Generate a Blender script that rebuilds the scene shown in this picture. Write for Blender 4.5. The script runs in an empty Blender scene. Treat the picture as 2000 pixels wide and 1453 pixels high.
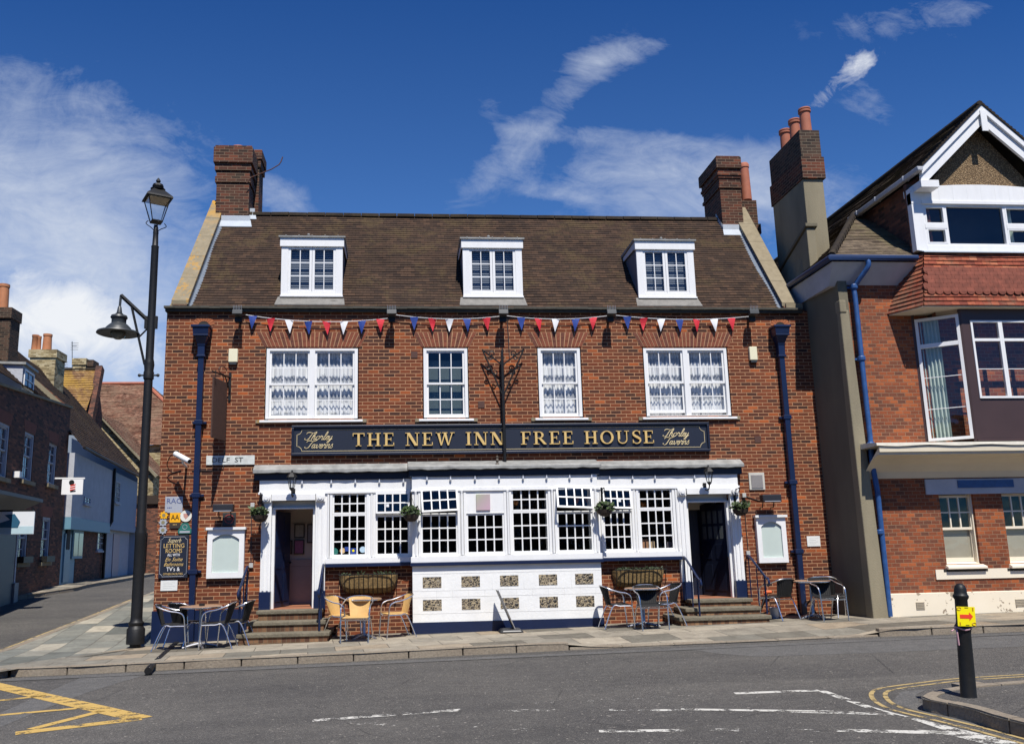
import bpy, bmesh, math, random
from math import sin, cos, radians, pi, sqrt, hypot, atan2
from mathutils import Vector, Matrix
random.seed(7)
SC = bpy.context.scene
# ------------------------------------------------------------------ camera
PW, PH = 2000.0, 1453.0
FPX, CX, CY = 1650.6, 916.3, 764.2
yaw, pit, rol = radians(4.75), radians(10.471), radians(-1.157)
CAM = Vector((0, -17.6, 1.67))
Fw = Vector((sin(yaw)*cos(pit), cos(yaw)*cos(pit), sin(pit)))
_r = Vector((cos(yaw), -sin(yaw), 0)); _u = _r.cross(Fw)
Rt = cos(rol)*_r + sin(rol)*_u; Up = -sin(rol)*_r + cos(rol)*_u
cd = bpy.data.cameras.new("camera"); cam = bpy.data.objects.new("camera", cd)
SC.collection.objects.link(cam); SC.camera = cam
cd.sensor_fit = 'HORIZONTAL'; cd.sensor_width = 36; cd.lens = FPX/PW*36
cd.shift_x = (PW/2-CX)/PW; cd.shift_y = (CY-PH/2)/PW
cd.clip_start = .1; cd.clip_end = 3000
cam.matrix_world = Matrix(((Rt.x, Up.x, -Fw.x, CAM.x), (Rt.y, Up.y, -Fw.y, CAM.y), (Rt.z, Up.z, -Fw.z, CAM.z), (0, 0, 0, 1)))
def ray(x, y): return Fw*FPX + Rt*(x-CX) - Up*(y-CY)
def onY(x, y, Y=0.0):
    r = ray(x, y); return CAM + r*((Y-CAM.y)/r.y)
def onX(x, y, X):
    r = ray(x, y); return CAM + r*((X-CAM.x)/r.x)
def onZ(x, y, Z=0.0):
    r = ray(x, y); return CAM + r*((Z-CAM.z)/r.z)
def R4(x0, y0, x1, y1, Y=0.0):      # a rectangle measured in the photo, on the plane y = Y
    a = onY(x0, y0, Y); b = onY(x1, y1, Y); return a.x, b.x, b.z, a.z
def sstep(t): t = max(0, min(1, t)); return t*t*(3-2*t)
def G(X, Y=0.0):                    # the ground: a slight rise to the right and up the side street
    z = .02+.015*max(-6.0, min(12.0, X))
    if X < -4: z += (.055*max(0, min(Y, 9.5))+.03*max(0, min(Y-9.5, 6)))*sstep((-4-X)/2)
    return z
def onG(x, y, off=0.0):
    p = onZ(x, y, .03)
    for _ in range(12): p = onZ(x, y, G(p.x, p.y)+off)
    return p
# ------------------------------------------------------------------ light
SUN_TO = Vector((.075, -.52, .85)).normalized()
EL = math.asin(SUN_TO.z); AZ = atan2(SUN_TO.x, SUN_TO.y)
sl = bpy.data.lights.new("sun", 'SUN'); sl.energy = 4.6; sl.angle = radians(.53); sl.color = (1, .955, .89)
so = bpy.data.objects.new("sun", sl); SC.collection.objects.link(so)
so.rotation_euler = (-SUN_TO).to_track_quat('-Z', 'Y').to_euler()
W = bpy.data.worlds.new("World"); SC.world = W; W.use_nodes = True
wn = W.node_tree; wn.nodes.clear(); WN = wn.nodes; WL = wn.links
def wnode(t, **k):
    n = WN.new(t)
    for a, v in k.items(): setattr(n, a, v)
    return n
def wmath(op, a, b=None, clamp=False):
    n = wnode('ShaderNodeMath', operation=op, use_clamp=clamp)
    for i, v in enumerate((a, b)):
        if v is None: continue
        if isinstance(v, (int, float)): n.inputs[i].default_value = v
        else: WL.new(v, n.inputs[i])
    return n.outputs[0]
sky = wnode('ShaderNodeTexSky', sky_type='NISHITA'); sky.sun_disc = False
sky.sun_elevation = EL; sky.sun_rotation = AZ; sky.air_density = 1.0; sky.dust_density = .25; sky.ozone_density = 3.0; sky.altitude = 0
tc = wnode('ShaderNodeTexCoord'); sx = wnode('ShaderNodeSeparateXYZ'); WL.new(tc.outputs['Generated'], sx.inputs[0])
ymax = wmath('MAXIMUM', sx.outputs[1], .05)
U = wmath('DIVIDE', sx.outputs[0], ymax); V = wmath('DIVIDE', sx.outputs[2], ymax)
cmb = wnode('ShaderNodeCombineXYZ'); WL.new(U, cmb.inputs[0]); WL.new(V, cmb.inputs[1])
def wnoise(scale, detail, rough, dist, stretch=(1, 1, 1), rot=0.0, seed=0.0):
    m = wnode('ShaderNodeMapping'); m.inputs['Scale'].default_value = stretch; m.inputs['Rotation'].default_value = (0, 0, rot); m.inputs['Location'].default_value = (seed, seed*.7, seed)
    WL.new(cmb.outputs[0], m.inputs[0])
    n = wnode('ShaderNodeTexNoise'); n.inputs['Scale'].default_value = scale; n.inputs['Detail'].default_value = detail
    n.inputs['Roughness'].default_value = rough; n.inputs['Distortion'].default_value = dist
    WL.new(m.outputs[0], n.inputs['Vector']); return n.outputs[0]
nW = wnoise(5.5, 12, .66, .9, (1, 1.9, 1), radians(38), 3.1)     # wispy streaks
nW2 = wnoise(2.2, 6, .6, .5, (1, 1, 1), 0, 1.3)
nB = wnoise(11, 12, .68, .8, (1, 1.3, 1), radians(20), 7.7)                # billowy
def cpt(x, y): r = ray(x, y); return r.x/r.y, r.z/r.y
def blob(px, py, ax, ay, deg, wgt):
    u0, v0 = cpt(px, py); k = 1/FPX*1.05; a = ax*k; b = ay*k; t = radians(deg)
    du = wmath('SUBTRACT', U, u0); dv = wmath('SUBTRACT', V, v0)
    p = wmath('ADD', wmath('MULTIPLY', du, cos(t)/a), wmath('MULTIPLY', dv, sin(t)/a))
    q = wmath('ADD', wmath('MULTIPLY', du, -sin(t)/b), wmath('MULTIPLY', dv, cos(t)/b))
    r2 = wmath('ADD', wmath('MULTIPLY', p, p), wmath('MULTIPLY', q, q))
    f = wmath('DIVIDE', 1.0, wmath('ADD', 1.0, wmath('MULTIPLY', r2, r2)))
    return wmath('MULTIPLY', f, wgt)
def total(l):
    s = l[0]
    for v in l[1:]: s = wmath('ADD', s, v)
    return s
wisp = total([blob(20, 600, 330, 270, 8, 1.0), blob(230, 700, 200, 150, 0, .55), blob(100, 300, 330, 190, -25, .66), blob(1050, 240, 240, 42, 46, .60), blob(1180, 120, 150, 60, 20, .3), blob(1200, 105, 150, 24, 12, .42),
              blob(965, 180, 45, 70, 0, .33), blob(1330, 365, 250, 90, -4, 1.0), blob(1075, 378, 80, 18, -8, .42), blob(1230, 270, 230, 22, -3, .38), blob(1010, 300, 30, 70, 20, .2),
              blob(1800, 35, 230, 60, 10, .66), blob(1690, 200, 80, 50, -35, .55), blob(1650, 450, 150, 130, 0, .38), blob(545, 378, 65, 36, -25, .52), blob(1975, 320, 80, 160, 0, .22), blob(1500, 330, 60, 80, 0, .3)])
puff = total([blob(80, 600, 115, 62, 0, 1.0), blob(190, 640, 100, 48, -15, .7), blob(150, 700, 180, 50, 0, .45), blob(1650, 155, 100, 26, 40, .66), blob(1685, 130, 36, 28, 20, .5)])
nF = wnoise(15, 12, .7, 1.6, (1, 2.0, 1), radians(42), 5.3)
nn_ = wmath('ADD', wmath('ADD', wmath('MULTIPLY', nW, .52), wmath('MULTIPLY', nW2, .26)), wmath('MULTIPLY', nF, .22))
dW = wmath('MULTIPLY', wmath('SUBTRACT', wmath('ADD', wisp, wmath('MULTIPLY', wmath('SUBTRACT', nn_, .5), 3.3)), .42), .72, True)
dW = wmath('MULTIPLY', dW, wmath('MULTIPLY', wisp, 1.7, True))
dP = wmath('MULTIPLY', wmath('SUBTRACT', wmath('ADD', puff, wmath('MULTIPLY', wmath('SUBTRACT', nB, .5), 2.6)), .42), 1.15, True)
dP = wmath('MULTIPLY', dP, wmath('MULTIPLY', puff, 2.0, True))
sat = wnode('ShaderNodeMixRGB', blend_type='MULTIPLY'); sat.inputs[0].default_value = 1; tr_ = wnode('ShaderNodeValToRGB'); WL.new(wmath('MULTIPLY', V, 1.25, True), tr_.inputs[0]); tr_.color_ramp.elements[0].color = (.80, 1.16, 1.55, 1); tr_.color_ramp.elements[1].color = (.20, .56, 1.10, 1); tr_.color_ramp.elements[0].position = .05; tr_.color_ramp.elements[1].position = .95; WL.new(tr_.outputs[0], sat.inputs[2])
WL.new(sky.outputs[0], sat.inputs[1])
def wmix(fac, a, b):
    m = wnode('ShaderNodeMixRGB'); WL.new(fac, m.inputs[0])
    for i, v in ((1, a), (2, b)):
        if isinstance(v, tuple): m.inputs[i].default_value = v
        else: WL.new(v, m.inputs[i])
    return m.outputs[0]
c1 = wmix(wmath('MULTIPLY', dW, .95), sat.outputs[0], (6.6, 7.3, 8.6, 1))
c2 = wmix(dP, c1, (9.2, 9.5, 10.0, 1))
bg = wnode('ShaderNodeBackground'); bg.inputs[1].default_value = .07; WL.new(c2, bg.inputs[0])
wo = wnode('ShaderNodeOutputWorld'); WL.new(bg.outputs[0], wo.inputs[0])
SC.view_settings.view_transform = 'Standard'; SC.view_settings.look = 'None'; SC.view_settings.gamma = 1; SC.view_settings.exposure = .42
SC.render.engine = 'CYCLES'; SC.cycles.max_bounces = 6; SC.cycles.transparent_max_bounces = 12; SC.cycles.caustics_reflective = False; SC.cycles.caustics_refractive = False
SC.cycles.use_denoising = True

# ------------------------------------------------------------------ materials
MATS = {}
class NT:
    def __init__(s, name):
        s.m = bpy.data.materials.new(name); s.m.use_nodes = True; s.t = s.m.node_tree; s.t.nodes.clear()
        s.out = s.t.nodes.new('ShaderNodeOutputMaterial'); s.b = s.t.nodes.new('ShaderNodeBsdfPrincipled'); s.t.links.new(s.b.outputs[0], s.out.inputs[0])
    def n(s, t, **k):
        n = s.t.nodes.new(t)
        for a, v in k.items(): setattr(n, a, v)
        return n
    def put(s, sock, v):
        if isinstance(v, (int, float, tuple, list)): sock.default_value = v
        else: s.t.links.new(v, sock)
    def math(s, op, a, b=0.0, clamp=False):
        n = s.n('ShaderNodeMath', operation=op, use_clamp=clamp); s.put(n.inputs[0], a); s.put(n.inputs[1], b); return n.outputs[0]
    def mix(s, f, a, b, mode='MIX'):
        n = s.n('ShaderNodeMixRGB', blend_type=mode); s.put(n.inputs[0], f); s.put(n.inputs[1], a); s.put(n.inputs[2], b); return n.outputs[0]
    def ramp(s, f, stops):
        n = s.n('ShaderNodeValToRGB'); e = n.color_ramp.elements
        while len(e) < len(stops): e.new(.5)
        for i, (p, c) in enumerate(stops): e[i].position = p; e[i].color = (*c, 1) if len(c) == 3 else c
        s.put(n.inputs[0], f); return n.outputs[0]
    def pos(s): return s.n('ShaderNodeNewGeometry').outputs['Position']
    def obj(s): return s.n('ShaderNodeTexCoord').outputs['Object']
    def noise(s, vec, scale, detail=4, rough=.55, dist=0.0, mp=None):
        if mp:
            m = s.n('ShaderNodeMapping'); m.inputs['Scale'].default_value = mp; s.put(m.inputs[0], vec); vec = m.outputs[0]
        n = s.n('ShaderNodeTexNoise'); s.put(n.inputs['Vector'], vec); n.inputs['Scale'].default_value = scale; n.inputs['Detail'].default_value = detail
        n.inputs['Roughness'].default_value = rough; n.inputs['Distortion'].default_value = dist; return n.outputs[0]
    def bump(s, h, strength=.5, dist=.01):
        n = s.n('ShaderNodeBump'); n.inputs['Strength'].default_value = strength; n.inputs['Distance'].default_value = dist; s.put(n.inputs['Height'], h); s.t.links.new(n.outputs[0], s.b.inputs['Normal'])
    def col(s, c): s.put(s.b.inputs['Base Color'], c)
    def set(s, rough=.6, metal=0.0, spec=None):
        s.put(s.b.inputs['Roughness'], rough); s.put(s.b.inputs['Metallic'], metal)
        if spec is not None: s.b.inputs['Specular IOR Level'].default_value = spec
def C4(c): return (c[0], c[1], c[2], 1)
def plain(name, c, rough=.6, metal=0.0, var=.12, scale=6.0, bump=0.0, bscale=60.0, spec=None, streak=False):
    if name in MATS: return MATS[name]
    t = NT(name); p = t.pos()
    f = t.noise(p, scale, 5, .6, 0, (1, 1, .25) if streak else None)
    t.col(t.mix(f, C4([v*(1-var*1.6) for v in c]), C4([min(1, v*(1+var)) for v in c])))
    t.set(rough, metal, spec)
    if bump: t.bump(t.noise(p, bscale, 3), bump, .01)
    MATS[name] = t.m; return t.m
def brick(name, stops, mortar, bw=.225, bh=.075, ms=.0045, dirt=.35, stain=(.05, .04, .03), off=.5, bumpd=.006, fade=None):
    t = NT(name); p = t.pos(); sp = t.n('ShaderNodeSeparateXYZ'); t.put(sp.inputs[0], p)
    u = t.math('ADD', sp.outputs[0], sp.outputs[1])
    wob = t.math('MULTIPLY', t.math('SUBTRACT', t.noise(p, 9, 2), .5), .010)
    cb = t.n('ShaderNodeCombineXYZ'); t.put(cb.inputs[0], t.math('ADD', u, wob)); t.put(cb.inputs[1], t.math('ADD', sp.outputs[2], wob))
    b = t.n('ShaderNodeTexBrick'); b.offset = off; t.put(b.inputs['Vector'], cb.outputs[0]); b.inputs['Scale'].default_value = 1
    b.inputs['Brick Width'].default_value = bw; b.inputs['Row Height'].default_value = bh; b.inputs['Mortar Size'].default_value = ms; b.inputs['Mortar Smooth'].default_value = .25
    b.inputs['Color1'].default_value = (0, 0, 0, 1); b.inputs['Color2'].default_value = (1, 1, 1, 1); b.inputs['Mortar'].default_value = (.5, .5, .5, 1)
    area = t.math('MULTIPLY', t.math('SUBTRACT', t.noise(p, .55, 3), .5), .3)
    c = t.ramp(t.math('ADD', b.outputs['Color'], area, True), stops)
    fine = t.noise(p, 38, 4, .65)
    c = t.mix(.35, c, t.ramp(fine, [(.25, (.55, .5, .48)), (.75, (1.35, 1.3, 1.25))]), 'MULTIPLY')
    big = t.noise(p, .9, 5, .6, .3)
    c = t.mix(t.ramp(big, [(.55, (0, 0, 0)), (.8, (dirt, dirt, dirt))]), c, C4(stain))
    c = t.mix(.9, c, t.ramp(t.noise(p, .42, 6, .7, .5, (1, 1, .55)), [(.3, (.70, .68, .68)), (.5, (1, 1, 1)), (.72, (1.22, 1.2, 1.15))]), 'MULTIPLY')
    mc = t.mix(t.noise(p, 1.7, 6, .7), C4([v*.45 for v in mortar]), C4([v*1.08 for v in mortar]))
    c = t.mix(b.outputs['Fac'], c, mc)
    t.col(c); t.set(.88, 0, .25)
    h = t.math('ADD', t.math('MULTIPLY', t.math('SUBTRACT', 1.0, b.outputs['Fac']), 1.0), t.math('MULTIPLY', fine, .6))
    t.bump(h, .75, bumpd); MATS[name] = t.m; return t.m
M = {}
M['brick'] = brick('pub_brick', [(.0, (.05, .024, .018)), (.16, (.085, .031, .019)), (.35, (.13, .039, .019)), (.7, (.165, .046, .02)), (.93, (.20, .055, .022)), (1.0, (.38, .098, .028))], (.52, .28, .15), ms=.0085)
M['brick_r'] = brick('orange_brick', [(.0, (.13, .055, .035)), (.2, (.18, .06, .032)), (.5, (.24, .07, .031)), (.8, (.30, .083, .033)), (1.0, (.40, .115, .038))], (.34, .20, .12), bw=.17, dirt=.25, ms=.0065)
M['brick_d'] = brick('dark_brick', [(.05, (.06, .035, .028)), (.4, (.12, .055, .04)), (.75, (.17, .07, .045)), (1.0, (.24, .10, .06))], (.14, .10, .075), ms=.006)
M['brick_c'] = brick('chimney_brick', [(.0, (.035, .022, .017)), (.4, (.065, .028, .019)), (.75, (.10, .036, .022)), (1.0, (.16, .052, .028))], (.26, .18, .12), dirt=.8, stain=(.05, .045, .028), ms=.007)
M['brick_y'] = brick('yellow_stock_brick', [(.05, (.16, .12, .06)), (.35, (.34, .27, .14)), (.7, (.45, .37, .21)), (1.0, (.52, .45, .28))], (.42, .36, .24), dirt=.5, stain=(.10, .09, .05))
M['brick_s'] = brick('sooty_brick', [(.0, (.03, .022, .018)), (.5, (.065, .042, .03)), (1.0, (.11, .06, .04))], (.2, .16, .11), dirt=.6, stain=(.05, .05, .028), ms=.007)
def tilemat(name, stops, moss, mossamt, gauge=.1, tw=.165):
    t = NT(name); uv = t.n('ShaderNodeTexCoord').outputs['UV']; p = t.pos()
    b = t.n('ShaderNodeTexBrick'); t.put(b.inputs['Vector'], uv); b.inputs['Scale'].default_value = 1; b.inputs['Brick Width'].default_value = tw; b.inputs['Row Height'].default_value = gauge
    b.inputs['Mortar Size'].default_value = .003; b.inputs['Mortar Smooth'].default_value = .3
    b.inputs['Color1'].default_value = (0, 0, 0, 1); b.inputs['Color2'].default_value = (1, 1, 1, 1)
    c = t.ramp(t.math('ADD', b.outputs['Color'], t.math('MULTIPLY', t.math('SUBTRACT', t.noise(p, .8, 4), .5), .45), True), stops)
    c = t.mix(.5, c, t.ramp(t.noise(p, 22, 5, .7), [(.3, (.5, .5, .5)), (.7, (1.4, 1.4, 1.4))]), 'MULTIPLY')
    mf = t.ramp(t.math('MULTIPLY', t.noise(p, 1.1, 5, .65, .4), t.math('ADD', .55, t.noise(p, 9, 4, .7))), [(.52-.15*mossamt, (0, 0, 0)), (.68, (.85, .85, .85))])
    c = t.mix(mf, c, C4(moss))
    c = t.mix(t.math('MULTIPLY', b.outputs['Fac'], .7), c, (.02, .015, .012, 1))
    t.col(c); t.set(.92, 0, .2); t.bump(t.math('ADD', t.noise(p, 40, 3), t.math('MULTIPLY', b.outputs['Fac'], -1.0)), .6, .01)
    MATS[name] = t.m; return t.m
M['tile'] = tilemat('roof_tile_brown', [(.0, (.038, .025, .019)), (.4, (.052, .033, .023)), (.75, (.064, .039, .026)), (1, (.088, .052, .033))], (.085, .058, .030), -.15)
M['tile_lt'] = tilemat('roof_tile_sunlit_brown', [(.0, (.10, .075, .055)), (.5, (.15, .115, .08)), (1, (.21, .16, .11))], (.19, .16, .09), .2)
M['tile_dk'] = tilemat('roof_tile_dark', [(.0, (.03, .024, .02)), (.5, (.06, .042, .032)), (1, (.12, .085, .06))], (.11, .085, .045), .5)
M['tile_or'] = tilemat('roof_tile_red', [(.0, (.10, .05, .035)), (.4, (.17, .08, .05)), (.8, (.25, .12, .075)), (1, (.36, .21, .14))], (.26, .17, .11), .7)
M['tile_ms'] = tilemat('roof_tile_lichen', [(.0, (.12, .06, .04)), (.5, (.19, .10, .055)), (1, (.28, .17, .09))], (.40, .24, .05), .75)
M['tile_hg'] = tilemat('hanging_tile_red', [(.0, (.16, .045, .03)), (.5, (.27, .07, .04)), (.85, (.36, .11, .055)), (1, (.45, .2, .11))], (.20, .11, .07), .0, .11, .17)
M['white'] = plain('white_paint', (.78, .78, .765), .42, var=.07, scale=7, spec=.35, bump=.15, bscale=25, streak=True)
M['cream'] = plain('cream_paint', (.78, .70, .55), .55, var=.05, scale=2)
M['navy'] = plain('navy_paint', (.008, .017, .056), .32, var=.2, scale=4)
M['navyd'] = plain('navy_black_paint', (.008, .012, .028), .4, var=.2)
M['blue'] = plain('blue_pipe_paint', (.025, .085, .25), .45, var=.35, scale=9)
M['iron'] = plain('black_iron', (.011, .011, .011), .5, var=.35, scale=12, spec=.35, bump=.2, bscale=40)
M['irong'] = plain('grey_iron', (.035, .04, .042), .45, var=.2)
M['gold'] = plain('gold_leaf', (.66, .46, .17), .42, .0, var=.15, scale=14)
M['goldp'] = plain('pale_gold', (.70, .58, .33), .5, var=.08)
M['lead'] = plain('lead_sheet', (.31, .31, .29), .55, var=.5, scale=5, bump=.3, bscale=20)
M['leadw'] = plain('painted_lead_flashing', (.42, .46, .50), .5, var=.12, scale=5)
M['leadb'] = plain('blue_grey_lead', (.13, .16, .20), .5, var=.2, scale=5)
M['alu'] = plain('brushed_aluminium', (.78, .78, .80), .25, 1.0, var=.05)
M['blackp'] = plain('black_plastic', (.02, .02, .022), .4, var=.2)
M['wood'] = plain('table_wood', (.33, .2, .12), .5, var=.25, scale=9)
M['terra'] = plain('terracotta_pot', (.40, .13, .07), .75, var=.25, scale=5)
M['terra2'] = plain('orange_terracotta', (.48, .19, .08), .75, var=.25, scale=5)
M['coir'] = plain('coir_liner', (.30, .20, .08), .95, var=.6, scale=22, bump=.8, bscale=40)
M['leaf'] = plain('leaf_green', (.06, .10, .025), .6, var=.5, scale=20)
M['leafd'] = plain('leaf_dark', (.035, .055, .02), .6, var=.5, scale=20)
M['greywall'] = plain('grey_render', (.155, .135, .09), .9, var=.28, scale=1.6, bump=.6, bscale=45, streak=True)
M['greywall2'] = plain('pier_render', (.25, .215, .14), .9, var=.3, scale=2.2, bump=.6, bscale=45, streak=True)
M['cope'] = None
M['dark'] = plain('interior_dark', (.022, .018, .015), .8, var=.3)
M['beige'] = plain('interior_beige', (.62, .58, .52), .7, var=.08)
M['maroon'] = plain('interior_lower_wall', (.38, .34, .33), .6, var=.1)
M['tread'] = plain('red_quarry_floor', (.36, .15, .08), .6, var=.2, scale=12)
M['whitewall'] = plain('white_render', (.44, .455, .49), .8, var=.16, scale=3, bump=.8, bscale=16)
M['bluewall'] = plain('pale_blue_render', (.30, .36, .43), .8, var=.07, scale=2)
M['tealp'] = plain('teal_blue_paint', (.13, .27, .36), .5, var=.1)
M['pinkp'] = plain('pale_mauve_paint', (.42, .34, .36), .5, var=.08)
M['brownp'] = plain('brown_panel', (.055, .03, .028), .5, var=.2, scale=1.2)
M['peb'] = None
M['red'] = plain('red_fabric', (.62, .02, .035), .7, var=.08)
M['whitef'] = plain('white_fabric', (.82, .82, .82), .7, var=.04)
M['bluef'] = plain('blue_fabric', (.012, .045, .25), .7, var=.08)
M['yellow'] = plain('yellow_sign', (.85, .72, .0), .45, var=.03)
M['redp'] = plain('red_print', (.75, .05, .02), .5, var=.03)
M['aay'] = plain('amber_sign', (.85, .42, .01), .45, var=.03)
M['silver'] = plain('silver_plaque', (.50, .52, .56), .35, .3, var=.06)
M['green'] = plain('green_plaque', (.03, .16, .13), .4, var=.1)
M['paper'] = plain('pale_paper', (.60, .68, .64), .6, var=.05, scale=5)
M['ywick'] = plain('yellow_wicker', (.60, .37, .13), .6, var=.12, scale=12, bump=.5, bscale=90)
M['bwick'] = plain('black_wicker', (.010, .010, .010), .8, var=.3, scale=30)
M['alarm'] = plain('cream_plastic', (.76, .72, .5), .5, var=.04)
M['orange'] = plain('orange_hose', (.65, .12, .03), .5, var=.1)
M['curtd'] = plain('blind_grey', (.05, .075, .075), .7, var=.2, scale=2)
M['curt'] = plain('pale_green_curtain', (.50, .58, .52), .8, var=.1, scale=2)
M['net'] = None
def special():
    t = NT('stone_coping'); p = t.pos(); f = t.noise(p, 7, 6, .65)
    c = t.mix(f, (.15, .12, .075, 1), (.33, .28, .19, 1))
    l = t.ramp(t.math('MULTIPLY', t.noise(p, 2.3, 5, .6), t.math('ADD', .5, t.noise(p, 16, 3))), [(.55, (0, 0, 0)), (.62, (.8, .8, .8))])
    sp = t.n('ShaderNodeSeparateXYZ'); t.put(sp.inputs[0], p)
    top = t.math('MULTIPLY', t.math('SUBTRACT', sp.outputs[2], 9.3), 1.1, True)
    l = t.math('MAXIMUM', t.math('MULTIPLY', l, .7), t.math('MULTIPLY', top, t.ramp(t.noise(p, 3.5, 4), [(.42, (0, 0, 0)), (.55, (1, 1, 1))])), True)
    left = t.math('LESS_THAN', sp.outputs[0], 0.0)
    t.col(t.mix(t.math('MULTIPLY', l, left), c, (.46, .24, .035, 1))); t.set(.95, 0, .2); t.bump(f, .5, .02); M['cope'] = t.m
    # pebbledash
    t = NT('pebbledash'); p = t.pos(); v = t.n('ShaderNodeTexVoronoi'); t.put(v.inputs[0], p); v.inputs['Scale'].default_value = 38
    t.col(t.mix(t.ramp(v.outputs['Distance'], [(.1, (1, 1, 1)), (.55, (0, 0, 0))]), (.12, .075, .035, 1), t.mix(v.outputs['Color'], (.34, .2, .08, 1), (.5, .36, .2, 1))))
    t.set(.9); t.bump(v.outputs['Distance'], .8, -.02); M['peb'] = t.m
    # knapped flint panels
    t = NT('flint'); p = t.pos(); v = t.n('ShaderNodeTexVoronoi', feature='DISTANCE_TO_EDGE'); t.put(v.inputs[0], t.mix(.08, p, t.n('ShaderNodeTexNoise').outputs['Color'])); v.inputs['Scale'].default_value = 17
    v2 = t.n('ShaderNodeTexVoronoi'); t.put(v2.inputs[0], p); v2.inputs['Scale'].default_value = 17
    st = t.ramp(v2.outputs['Color'], [(.25, (.02, .018, .016)), (.55, (.05, .04, .032)), (.8, (.12, .095, .07)), (.95, (.38, .33, .24))])
    t.col(t.mix(t.ramp(v.outputs['Distance'], [(.03, (1, 1, 1)), (.11, (0, 0, 0))]), st, (.42, .34, .21, 1))); t.set(.55); t.bump(v.outputs['Distance'], 1.0, .03); M['flint'] = t.m
    # asphalt
    t = NT('asphalt'); p = t.pos(); v = t.n('ShaderNodeTexVoronoi'); t.put(v.inputs[0], p); v.inputs['Scale'].default_value = 75
    c = t.ramp(v.outputs['Color'], [(.0, (.048, .046, .044)), (.55, (.078, .074, .069)), (.9, (.115, .108, .098)), (1, (.22, .205, .18))])
    c = t.mix(.9, c, t.ramp(t.noise(p, .35, 5, .6, .3), [(.3, (.78, .78, .8)), (.7, (1.22, 1.2, 1.16))]), 'MULTIPLY')
    c = t.mix(.5, c, t.ramp(t.noise(p, 6, 5, .7), [(.3, (.72, .72, .72)), (.7, (1.25, 1.25, 1.25))]), 'MULTIPLY')
    ck = t.n('ShaderNodeTexVoronoi', feature='DISTANCE_TO_EDGE'); t.put(ck.inputs[0], t.mix(.22, p, t.n('ShaderNodeTexNoise').outputs['Color'])); ck.inputs['Scale'].default_value = .55
    crk = t.math('MULTIPLY', t.ramp(ck.outputs['Distance'], [(.0, (1, 1, 1)), (.006, (0, 0, 0))]), t.ramp(t.noise(p, .6, 2), [(.5, (0, 0, 0)), (.6, (1, 1, 1))]))
    c = t.mix(t.math('MULTIPLY', crk, .75), c, (.02, .02, .02, 1))
    st_ = t.ramp(t.noise(p, 1.7, 6, .75, 1.0), [(.60, (0, 0, 0)), (.72, (.55, .55, .55))]); c = t.mix(st_, c, (.035, .033, .031, 1))
    tk = t.noise(p, .8, 5, .65, .4, (.12, 1, 1)); c = t.mix(.9, c, t.ramp(tk, [(.35, (.82, .82, .82)), (.65, (1.2, 1.19, 1.16))]), 'MULTIPLY')
    sx_ = t.n('ShaderNodeSeparateXYZ'); t.put(sx_.inputs[0], p)
    w = t.math('ADD', t.math('MULTIPLY', t.math('SUBTRACT', t.noise(p, .5, 2), .5), 1.4), sx_.outputs[1])
    # patched strips of newer asphalt
    pt = t.ramp(t.math('ADD', w, t.math('MULTIPLY', sx_.outputs[0], .12)), [(0, (1, 1, 1)), (1, (1, 1, 1))])
    sp2 = t.ramp(t.noise(p, 140, 1, .4), [(.69, (0, 0, 0)), (.73, (.9, .9, .9))])
    c = t.mix(t.math('MULTIPLY', sp2, .8), c, (.46, .42, .35, 1)); sp3 = t.ramp(t.noise(p, 24, 1, .4), [(.74, (0, 0, 0)), (.755, (.8, .8, .8))]); c = t.mix(sp3, c, (.34, .31, .26, 1))
    t.col(c); t.set(.85, 0, .35); t.bump(t.math('ADD', v.outputs['Distance'], t.noise(p, 60, 3)), .55, .012); M['asphalt'] = t.m
    t = NT('asphalt_patch'); p = t.pos(); v = t.n('ShaderNodeTexVoronoi'); t.put(v.inputs[0], p); v.inputs['Scale'].default_value = 95
    c = t.ramp(v.outputs['Color'], [(.0, (.07, .07, .068)), (.6, (.105, .101, .096)), (1, (.2, .19, .17))])
    t.col(t.mix(.6, c, t.ramp(t.noise(p, 3, 5, .7), [(.3, (.75, .75, .75)), (.7, (1.2, 1.2, 1.2))]), 'MULTIPLY')); t.set(.85, 0, .3); t.bump(v.outputs['Distance'], .5, .01); M['asphalt2'] = t.m
    # paving slabs
    def slabs(name, ang, bw, bh, stops, off=.5):
        t = NT(name); p = t.pos(); m = t.n('ShaderNodeMapping'); m.inputs['Rotation'].default_value = (0, 0, ang); t.put(m.inputs[0], p)
        b = t.n('ShaderNodeTexBrick'); b.offset = off; t.put(b.inputs['Vector'], m.outputs[0]); b.inputs['Scale'].default_value = 1; b.inputs['Brick Width'].default_value = bw; b.inputs['Row Height'].default_value = bh
        b.inputs['Mortar Size'].default_value = .007; b.inputs['Mortar Smooth'].default_value = .2; b.inputs['Color1'].default_value = (0, 0, 0, 1); b.inputs['Color2'].default_value = (1, 1, 1, 1)
        c = t.ramp(b.outputs['Color'], stops)
        c = t.mix(.85, c, t.ramp(t.noise(p, 3.2, 7, .75, .4), [(.3, (.58, .56, .54)), (.7, (1.25, 1.25, 1.22))]), 'MULTIPLY'); c = t.mix(t.ramp(t.noise(p, 9, 3, .6), [(.66, (0, 0, 0)), (.70, (.5, .5, .5))]), c, (.08, .075, .065, 1))
        c = t.mix(.5, c, t.ramp(t.noise(p, 55, 3, .7), [(.3, (.75, .75, .75)), (.7, (1.2, 1.2, 1.2))]), 'MULTIPLY')
        c = t.mix(b.outputs['Fac'], c, (.07, .06, .045, 1)); t.col(c); t.set(.85, 0, .3)
        t.bump(t.math('ADD', t.noise(p, 30, 4), t.math('MULTIPLY', b.outputs['Fac'], -2.0)), .5, .008); return t.m
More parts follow.
